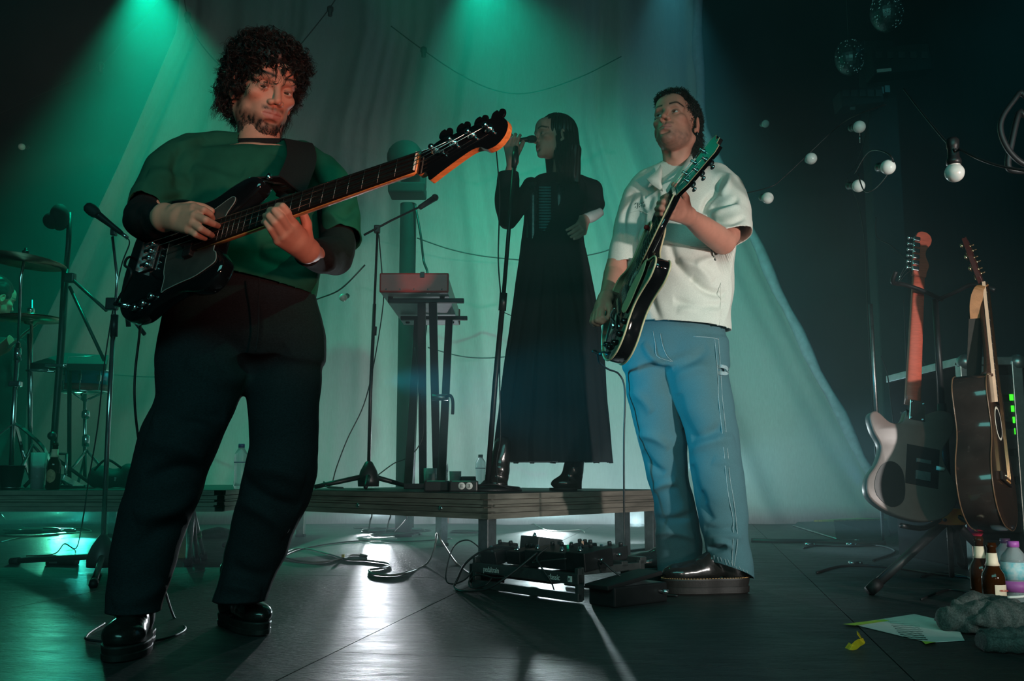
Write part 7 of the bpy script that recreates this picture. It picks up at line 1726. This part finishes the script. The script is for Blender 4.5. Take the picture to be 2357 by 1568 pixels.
b = MB(); ribbon(b, [P(2272, 655, 3.15), P(2254, 665, 3.13), P(2246, 700, 3.14), P(2247, 733, 3.15)], (1, -.2, 0), [.010+.028*min(1, k/9) for k in range(19)], .004); b.obj('leather_strap_end', mat('tan_leather', (.33, .14, .05), .6, 0, .4, 40, .2, .2, 300), t)
b = MB(); ribbon(b, [P(2247, 728, 3.155), P(2244, 800, 3.17), P(2243, 870, 3.18), P(2262, 930, 3.16)], (1, -.2, 0), .046, .004); b.obj('strap', mat('dark_olive_strap', (.018, .016, .012), .8, noise_s=100, noise_a=.2), t)
# ---- flight case rack behind
rk = Vector((P(2300, 900, 4.05).x, 4.05, 0)); t = thing('rack_case', 'aluminium edged flight case rack with four green lights behind the acoustic guitar', 'flight case', rk)
xl, xr = P(2215, 850, 4.05).x, P(2500, 850, 4.05).x; zt = P(2300, 832, 4.05).z; zb = 0
b = MB(); b.box(((xl+xr)/2, 4.45, zt/2), (xr-xl, .78, zt), bev=.006); b.obj('case_body', mat('black_laminate', (.004, .005, .005), .9, 0, .05, 30, .3, .2, 200), t)
M['case_edge'] = mat('aluminium_edge', (.50, .52, .53), .35, .9, .5, 20, .2, .1, 200)
for c_, d_ in ((((xl+xr)/2, 4.055, zt), (xr-xl, .05, .035)), (((xl+xr)/2, 4.055, .02), (xr-xl, .05, .035)), ((xl, 4.055, zt/2), (.035, .05, zt)), ((lerp(xl, xr, .42), 4.05, zt/2), (.045, .05, zt)), ((xl, 4.45, zt), (.035, .78, .035))):
    b = MB(); b.box(c_, d_, bev=.004); b.obj('edge_extrusion', M['case_edge'], t)
for x in (xl, lerp(xl, xr, .42)): b = MB(); b.ball((x+.01, 4.045, zt-.005), .035, 12, 8); b.obj('corner_ball', M['case_edge'], t)
b = MB(); b.box((lerp(xl, xr, .12), 4.035, zt-.05), (.11, .02, .06), bev=.004); b.obj('butterfly_latch', M['case_edge'], t)
for k in range(7):
    z = zt-.10-.115*k; b = MB(); b.box((lerp(xl, xr, .21), 4.052, z), ((xr-xl)*.36, .02, .085), bev=.003); un = b.obj('rack_unit', M['black_metal'], t)
    if k < 4:
        zz = P(2330, 915+26*k, 4.04).z; b = MB(); b.box((P(2329+2*k, 915, 4.04).x, 4.038, zz), (.020, .006, .026)); b.obj('green_light', mat('green_led_glow', (0, .4, .02), .4, emit=(.05, 1, .02), es=1.6) if k == 0 else bpy.data.materials['green_led_glow'], t)
for k in range(6): b = MB(); b.box((lerp(xl, xr, .50+.085*k), 4.05, zt*.5), (.006, .012, zt*.92)); b.obj('case_rib', M['steel'], t)
# ---- bottles, towel, papers at the front right
_, lb = beer_bottle('beer_bottle', G(2292, 1420), 'brown beer bottle with cream neck label standing on the grey towel', .205, yaw=.35, sticker='rect'); bb = _
Xl = Matrix.Translation(G(2292, 1420)+Vector((.004, -.0335, .052))) @ Matrix.Rotation(R(14), 4, 'Z') @ rotx
text_obj('MAGNA', .0075, Xl @ Matrix.Translation((-.004, .020, 0)), mat('red_print', (.55, .06, .04), .6, noise_s=90, noise_a=.1), lb)
for k in range(2):
    b = MB(); b.box((.010, .008-.010*k, 0), (.028, .0022, .0005), xf=Xl); b.obj('printed_line', bpy.data.materials['label_aged'], lb)
beer_bottle('beer_bottle', G(2262, 1395), 'dark beer bottle standing behind the cream labelled bottle', .208, yaw=.5)
M['juice_label'] = mat('cyan_magenta_label', (.75, .78, .78), .5, 0, .4, 38, 0, col2=(.02, .55, .65))
lm = mat('purple_band', (.45, .12, .42), .5, noise_s=20, noise_a=.2)
wb = water_bottle(G(2342, 1405), 'clear water bottle with purple cap and cyan label at the right edge', .20, .036, (.42, .10, .42), lab=M['juice_label'])
b = MB(); c0 = G(2342, 1405); b.lathe([(.0372, .055), (.0376, .085)], c=tuple(c0), n=24); b.obj('label_band', lm, wb)
wb = water_bottle(G(2322, 1370), 'clear bottle with a pale label between the beer bottle and purple capped bottle', .185, .034, (.10, .05, .12))
# towel
c0 = G(2275, 1440); f = Field((c0.x-.20, c0.y-.62, 0), (c0.x+.40, c0.y+.30, .12), .0045)
f.chain([G(2185, 1455)+Vector((0, 0, .030)), G(2260, 1462)+Vector((0, 0, .040)), G(2420, 1468)+Vector((0, 0, .040))], [.028, .040, .045], 0)
f.chain([G(2195, 1490)+Vector((0, 0, .020)), G(2290, 1502)+Vector((0, 0, .024)), G(2440, 1510)+Vector((0, 0, .03))], [.018, .026, .03], .010)
f.chain([G(2210, 1440)+Vector((0, 0, .040)), G(2245, 1420)+Vector((0, 0, .045)), G(2330, 1432)+Vector((0, 0, .04))], [.024, .026, .03], .008)
f.ell(G(2300, 1440)+Vector((0, 0, .010)), (.16, .14, .022), .01); f.cut((0, 0, .001), (0, 0, -1))
for uu in (2292, 2262): 
    g1 = G(2292, 1420) if uu == 2292 else G(2262, 1395); f.stack([(g1.x, g1.y, .0, .034, .034), (g1.x, g1.y, .12, .034, .034)], .002, 'sub')
for g1 in (G(2342, 1405), G(2322, 1370)): f.stack([(g1.x, g1.y, .0, .038, .038), (g1.x, g1.y, .12, .038, .038)], .002, 'sub')
V_, F_ = f.mesh(); N_ = vnormals(V_, F_); V_ = V_+N_*(.006*fnoise(V_, (28, 22, 26), 71)+.0022*np.sin(V_[:, 0]*230+V_[:, 1]*60)+.0015*fnoise(V_, (160, 160, 160), 72))[:, None]; V_[:, 2] = np.maximum(V_[:, 2], .001)
q2 = [(G(2200, 1470)+Vector((0, -.03, .05)), G(2270, 1430)+Vector((0, -.03, .08)), .010, -.012), (G(2230, 1480)+Vector((0, 0, .04)), G(2400, 1490)+Vector((0, 0, .04)), .008, -.010), (G(2180, 1450)+Vector((0, 0, .05)), G(2220, 1425)+Vector((0, 0, .06)), .008, .010)]
V_ = folds(V_, N_, q2); o_ = mesh_obj('towel', V_, F_, mat('grey_terry', (.085, .10, .095), .95, 0, .1, 240, .45, 1.0, 500)); tag(recenter(o_, c0), 'crumpled grey terry towel in the lower right corner', 'towel')
b = MB(); b.tube(smooth_path([G(2302, 1436)+Vector((0, -.05, .075)), G(2335, 1437)+Vector((0, -.05, .078)), G(2343, 1432)+Vector((0, -.05, .080))], 4), .0035, 8); tag(recenter(b.obj('plastic_straw', M['paper']), G(2320, 1436)), 'short white bent straw lying on the grey towel', 'straw')
# set list sheets
pc = [G(u, v, .0015) for u, v in ((1960, 1437), (2105, 1418), (2200, 1440), (2220, 1475), (2138, 1480))]
t = thing('set_list', 'white handwritten set list sheet taped to the floor beside the towel', 'paper', pc[0])
b = MB(); prism3(b, [p+Vector((0, 0, .0012+.004*(i in (1, 2)))) for i, p in enumerate(pc)], [p for p in pc]); b.obj('sheet', M['paper'], t)
rs = np.random.RandomState(9); b = MB()
for k in range(11):
    y = 1426+k*4.4; x0 = 2040+k*4; pts = [G(x0+i*5.5, y+rs.uniform(-.9, .9)+i*.25, .0042) for i in range(int(14-k*.3))]
    b.tube(pts, .0009, 4)
o_ = b.obj('handwriting', mat('ink', (.03, .05, .04), .7, noise_s=60, noise_a=.2), t); o_['kind'] = 'stuff'
M['lime_tape'] = mat('lime_tape', (.50, .66, .05), .5, 0, .4, 60, .08)
b = MB(); prism3(b, [G(u, v, .0046) for u, v in ((1940, 1437), (2106, 1417), (2112, 1420), (1968, 1440))], [G(u, v, .003) for u, v in ((1940, 1437), (2106, 1417), (2112, 1420), (1968, 1440))]); b.obj('tape', M['lime_tape'], t)
b = MB(); prism3(b, [G(u, v, .0046) for u, v in ((2122, 1476), (2154, 1478), (2130, 1483))], [G(u, v, .0005) for u, v in ((2122, 1476), (2154, 1478), (2130, 1483))]); b.obj('tape', M['lime_tape'], t)
# yellow scrap and green tape
yt = mat('yellow_scrap', (.85, .45, .02), .5, 0, .4, 60, .1)
b = MB(); ribbon(b, [G(1950, 1492)+Vector((0, 0, .006)), G(1962, 1496)+Vector((0, 0, .004)), G(1975, 1492)+Vector((0, 0, .010)), G(1984, 1488)+Vector((0, 0, .012)), G(1986, 1487)+Vector((-.006, 0, .022)), G(1980, 1487)+Vector((-.006, 0, .030))], (.2, 1, .5), .016, .0012)
tag(recenter(b.obj('tape_scrap', yt), G(1970, 1492)), 'crumpled scrap of yellow tape on the dark floor', 'tape')
b = MB()
for a_, c_ in (((1362, 1389), (1402, 1393)), ((1400, 1393), (1430, 1387))): p_, r_ = G(*a_), G(*c_); b.box((p_+r_)/2+Vector((0, 0, .0012)), ((r_-p_).length, .006, .0012), rot=(r_-p_).to_track_quat('X', 'Z').to_matrix())
tag(recenter(b.obj('floor_tape', bpy.data.materials['green_tape']), G(1400, 1391)), 'thin V of green marking tape on the floor before the guitarist', 'tape')
# ---- stage wedge behind right
w0 = G(1890, 1236); t = thing('floor_monitor', 'low wedge speaker with a perforated grille and yellow top far back on the right', 'speaker', w0)
gq = [(1822, 1213), (1930, 1241), (2020, 1238), (2020, 1212)]
fr = [G(1825, 1212), G(1925, 1243), G(2050, 1236), G(1985, 1205)]; tp_ = [fr[0]+Vector((.05, .05, .03)), fr[1]+Vector((.05, .18, .10)), fr[2]+Vector((0, .05, .10)), fr[3]+Vector((0, .05, .03))]
b = MB(); prism3(b, tp_, fr); b.obj('cabinet', mat('wedge_cabinet', (.03, .035, .035), .6, 0, .4, 30, .3, .5, 150), t)
b = MB(); p_, r_ = fr[0]+Vector((0, -.004, .006)), fr[1]+Vector((0, -.004, .006)); b.cyl(p_, r_, .005, 8); b.obj('front_lip', M['steel'], t)
b = MB(); prism3(b, [p+Vector((0, 0, .012)) for p in (lerp(tp_[0], tp_[1], .5), tp_[1], tp_[2], tp_[3])], [p+Vector((0, 0, .001)) for p in (lerp(tp_[0], tp_[1], .5), tp_[1], tp_[2], tp_[3])]); b.obj('yellow_cover', mat('yellow_cover', (.30, .20, .05), .7, noise_s=30, noise_a=.4), t)
# cables and bits on the floor right
cable('floor_cable', fl((1730, 1246), (1800, 1248), (1880, 1248), (1950, 1250), (2040, 1252)), .018, 'thick dark cable ramp lying across the floor behind the guitarist')
cable('floor_cable', fl((1850, 1262), (1880, 1256), (1960, 1258), (2020, 1256), (2060, 1270), (2010, 1290)), .005, 'black cable on the floor left of the guitar stand, farther back')
cable('floor_cable', fl((1880, 1318), (1930, 1304), (2000, 1302), (2080, 1310), (2160, 1322), (2240, 1330)), .005, 'black cable on the floor passing under the guitar stand')
cable('floor_cable', fl((2120, 1380), (2180, 1358), (2240, 1362), (2230, 1330), (2160, 1318), (2120, 1328)), .004, 'black cable loop under the guitar stand legs')
for i, (u, v) in enumerate(((1862, 1258), (1957, 1258), (1976, 1250), (1965, 1302), (2142, 1262))):
    g_ = G(u, v); b = MB(); b.cyl(g_+Vector((-.02, 0, .010)), g_+Vector((.025, .006, .010)), .009, 12); b.cyl(g_+Vector((.025, .006, .010)), g_+Vector((.04, .008, .010)), .006, 10)
    tag(recenter(b.obj('cable_connector', M['chrome']), g_), ['chrome cable connector on the floor nearest the guitarist', 'chrome connector on the floor below the yellow covered wedge', 'chrome connector beside the foot of the pale upright pole', 'chrome connector on the floor left of the stand leg', 'chrome connector on the floor under the orange collar'][i], 'connector')
# pale upright pole behind the electric guitar
b = MB(); b.tube([G(2033, 1248)+Vector((0, 0, 0)), P(2024, 1060, 4.05), P(2012, 860, 4.05), P(2004, 700, 4.05)], .0085, 10); tag(recenter(b.obj('upright_pole', M['steel']), G(2033, 1248)), 'thin steel pole standing behind the red necked guitar', 'pole')
# ---- lamp tower at the back right
tb = Vector((P(2070, 1100, 6.6).x, 6.6, 0)); t = thing('lamp_tower', 'dim steel lamp tower with bar fixtures at the upper right back', 'stage lamp', tb)
tx = tb.x; M['tower'] = mat('tower_black', (.015, .022, .024), .6, .2, .4, 20, .3)
b = MB(); b.box((tx, 6.6, 1.75), (.22, .14, 3.5), bev=.01); b.obj('mast', M['tower'], t)
for (u, v, w_, h_) in ((2065, 145, .42, .20), (1975, 232, .30, .12)):
    p = P(u, v, 6.45); b = MB(); b.box(p, (w_, .16, h_), rot=Matrix.Rotation(R(-6), 3, 'Y'), bev=.01); fx = b.obj('bar_fixture', M['tower'], t)
    for k in range(5):
        b = MB(); b.box(p+Vector((w_*(-.38+.19*k), -.086, .02)), (.045, .012, .05), bev=.003); b.obj('lens', M['board'], fx)
b = MB(); b.box(P(2035, 162, 6.35), (.10, .01, .022), rot=Matrix.Rotation(R(-6), 3, 'Y')); b.obj('reflector_strip', M['paper'], t)
for (u, v) in ((2028, 208), (2042, 205), (1962, 245)): b = MB(); b.box(P(u, v, 6.4), (.035, .01, .05)); b.obj('reflector_strip', M['steel'], t)
for i, (u, v, D) in enumerate(((2040, 28, 5.4), (1955, 132, 6.0))):
    c0 = P(u, v, D); t = thing('mirror_ball', ['faceted hanging ball at the top edge, upper right', 'dim faceted hanging ball left of the lamp tower'][i], 'mirror ball', c0)
    b = MB(); rr = .105; vs = []; n1, n2 = 18, 26
    b.ball(tuple(c0), rr, n2, n1, (.9, .9, 1.15)); b.sm = [False]*len(b.sm); b.obj('ball', mat('ball_mirror', (.10, .13, .13), .35, .7, .5, 60, .5) if i == 0 else bpy.data.materials['ball_mirror'], t)
    b = MB(); rs = np.random.RandomState(i)
    for k in range(60):
        z = rs.uniform(-.9, .9); a = rs.uniform(math.pi, 2*math.pi); r_ = math.sqrt(1-z*z); b.ball(tuple(c0+Vector((rr*.9*r_*math.cos(a), rr*.9*r_*math.sin(a), rr*1.15*z))), .006, 6, 4)
    o_ = b.obj('facet_stud', M['chrome'], t); o_['kind'] = 'stuff'
    b = MB(); b.cyl(c0+Vector((0, 0, .10)), c0+Vector((0, 0, 1.2)), .003, 6); b.obj('hanging_wire', M['cable'], t)
# ---- festoon lights
def festoon(pts, bulbs, lab, r=.0035):
    """wire through picture points with depth; bulbs: (u, v, D, radius, label, tilt)"""
    cable('festoon_wire', [P(*p) for p in pts], r, lab, cat='festoon wire')
for (u, v, D, tilt, lab) in ((2197, 398, 2.16, 0, 'nearest opal festoon bulb in a long black holder at the upper right'), (2044, 385, 2.75, 8, 'opal bulb left of the biggest one, in front of the tower mast'), (1976, 428, 3.2, -10, 'opal bulb below and left of the mast, lower of the middle pair'),
                              (1978, 292, 3.3, 0, 'opal bulb with a dangling chain in front of the dark tower'), (1867, 365, 3.5, 35, 'opal bulb half way along the rising wire, right of the guitarist'), (1767, 456, 3.5, 0, 'opal bulb just right of the guitarist shoulder'), (1762, 285, 5.3, 0, 'dim far opal bulb above the guitarist shoulder'),
                              (790, 685, 5.2, 20, 'dim opal bulb between the bass player elbow and the keyboard'), (50, 338, 6.0, 0, 'dim far bulb at the left edge')):
    c0 = P(u, v, D); X = Matrix.Translation(c0) @ Matrix.Rotation(R(tilt), 4, 'Y') @ Matrix.Rotation(R(0 if u == 2197 else -72), 4, 'X')
    t = thing('festoon_bulb', lab, 'light bulb', c0, 'festoon bulbs'); rr = .0222
    b = MB(); b.ball((0, 0, 0), rr, 24, 16, xf=X); b.lathe([(.0150, .014), (.0135, .024)], xf=X, n=20); b.obj('bulb', M['opal'], t)
    b = MB(); b.lathe([(.0165, .019), (.0170, .030), (.0135, .036), (.0125, .058), (.0140, .062), (.0150, .078), (.0110, .084), (0, .085)], xf=X, n=20); b.obj('holder', M['black_plastic'], t)
    if u == 1978:
        b = MB(); b.tube([c0-Vector((0, 0, .022)), c0-Vector((0, 0, .060))], .0018, 5); b.obj('chain', M['chrome'], t)
cable('festoon_wire', [P(2080, 205, 2.9), P(2130, 270, 2.6), P(2190, 340, 2.17), P(2205, 342, 2.16), P(2250, 365, 2.05), P(2300, 382, 2.0), P(2370, 395, 1.95)], .0028, 'black wire carrying the nearest opal bulb', cat='festoon wire')
cable('festoon_wire', [P(1700, 448, 3.6), P(1768, 432, 3.5), P(1800, 412, 3.5), P(1874, 342, 3.5), P(1930, 290, 3.45), P(1978, 262, 3.3), P(2040, 240, 3.2)], .0022, 'thin wire rising past the bulbs right of the guitarist', cat='festoon wire')
cable('festoon_wire', [P(1968, 400, 3.2), P(2000, 350, 3.0), P(2040, 352, 2.76), P(2055, 380, 2.75), P(2020, 430, 3.0), P(1990, 440, 3.1), P(1975, 400, 3.2)], .0024, 'looped wire between the two bulbs before the tower', cat='festoon wire')
for i, (pts, bl, lab) in enumerate((([(-20, 270, 7.3), (110, 210, 7.3), (228, 152, 7.3), (290, 85, 7.3), (350, 20, 7.3), (380, -30, 7.3)], [(232, 152)], 'faint festoon wire rising across the backdrop at the upper left'),
                  ([(420, -30, 7.2), (432, 38, 7.2), (455, 90, 7.2), (500, 145, 7.2), (560, 200, 7.2)], [(432, 36)], 'faint festoon wire left of the curly hair'),
                  ([(620, 190, 7.2), (690, 105, 7.2), (755, 24, 7.2), (790, -30, 7.2)], [(760, 22)], 'faint festoon wire rising right of the curly hair'),
                  ([(900, 60, 7.2), (975, 116, 7.2), (1060, 172, 7.2), (1140, 208, 7.2), (1220, 214, 7.2), (1330, 180, 7.2), (1430, 130, 7.2)], [(975, 116)], 'faint festoon wire sagging above the singer'),
                  ([(690, 700, 5.3), (740, 685, 5.3), (786, 664, 5.2), (840, 610, 5.2)], [], 'faint wire holding the bulb by the keyboard'),
                  ([(960, 548, 7.0), (1040, 575, 7.0), (1130, 592, 7.0), (1260, 600, 7.0), (1380, 582, 7.0), (1430, 560, 7.0)], [], 'faint wire crossing the backdrop behind the singer waist'),
                  ([(250, 862, 7.2), (350, 868, 7.2), (460, 862, 7.2), (560, 830, 7.2)], [], 'faint wire low on the backdrop behind the bass player'),
                  ([(985, 800, 7.0), (1060, 820, 7.0), (1130, 824, 7.0), (1220, 815, 7.0)], [], 'faint wire low on the backdrop right of the keyboard stand'))):
    cable('festoon_wire', [P(*p) for p in pts], .0045, lab, cat='festoon wire')
    for (u, v) in bl:
        c0 = P(u, v, pts[0][2]-.02); t = thing('bulb_holder', {232: 'empty dark bulb holder on the upper left wire', 432: 'empty dark bulb holder above and left of the curly hair', 760: 'empty dark bulb holder above and right of the curly hair', 975: 'empty dark bulb holder on the wire above the bass headstock'}[u], 'bulb holder', c0, 'empty bulb holders')
        b = MB(); b.lathe([(.016, -.055), (.018, -.05), (.018, -.02), (.026, -.012), (.026, .018), (.012, .03)], c=tuple(c0), n=14); b.obj('holder', M['black_plastic'], t)
# heavy looms at the right edge and thin ropes
cable('hanging_loom', [P(2480, -500, 2.35), P(2380, 150, 2.35), P(2345, 215, 2.35), P(2310, 265, 2.35), P(2303, 300, 2.35), P(2318, 340, 2.35), P(2345, 370, 2.35), P(2375, 385, 2.35)], .0075, 'thick black cable bending down at the upper right edge')
cable('hanging_loom', [P(2440, -500, 2.45), P(2375, 190, 2.45), P(2345, 260, 2.45), P(2328, 330, 2.45), P(2320, 375, 2.45), P(2330, 392, 2.45), P(2380, 395, 2.45)], .0085, 'second thick black cable inside the bend at the upper right edge')
for i, (pts, lab) in enumerate((([(1950, 410, 4.6), (1975, 470, 4.6), (1990, 560, 4.6), (1996, 700, 4.6), (2004, 850, 4.6), (2012, 1000, 4.6), (2020, 1100, 4.6)], 'thin rope hanging left of the electric guitar headstock'),
                  ([(2016, 500, 4.3), (2018, 545, 4.3), (2050, 565, 4.2), (2085, 600, 4.1), (2100, 640, 4.0)], 'thin pale wire curving into the electric guitar headstock'),
                  ([(2080, 690, 4.3), (2086, 850, 4.3), (2092, 960, 4.3)], 'thin cord hanging just left of the red neck'),
                  ([(2150, 700, 3.9), (2155, 850, 3.9), (2162, 1000, 3.9), (2168, 1100, 3.9)], 'thin cord hanging beside the stand pole'),
                  ([(2028, 820, 4.5), (2042, 860, 4.5), (2050, 920, 4.5), (2060, 1000, 4.5)], 'short slanting wire left of the red neck'),
                  ([(2120, 820, 4.4), (2140, 860, 4.4), (2152, 880, 4.4), (2156, 960, 4.4)], 'short wire bending right of the red neck'),
                  ([(2005, 240, 5.0), (1990, 320, 5.0), (1970, 380, 5.0), (1950, 400, 5.0)], 'dark cable drooping from the tower fixture'))):
    cable('hanging_wire', [P(*p) for p in pts], .0028, lab)
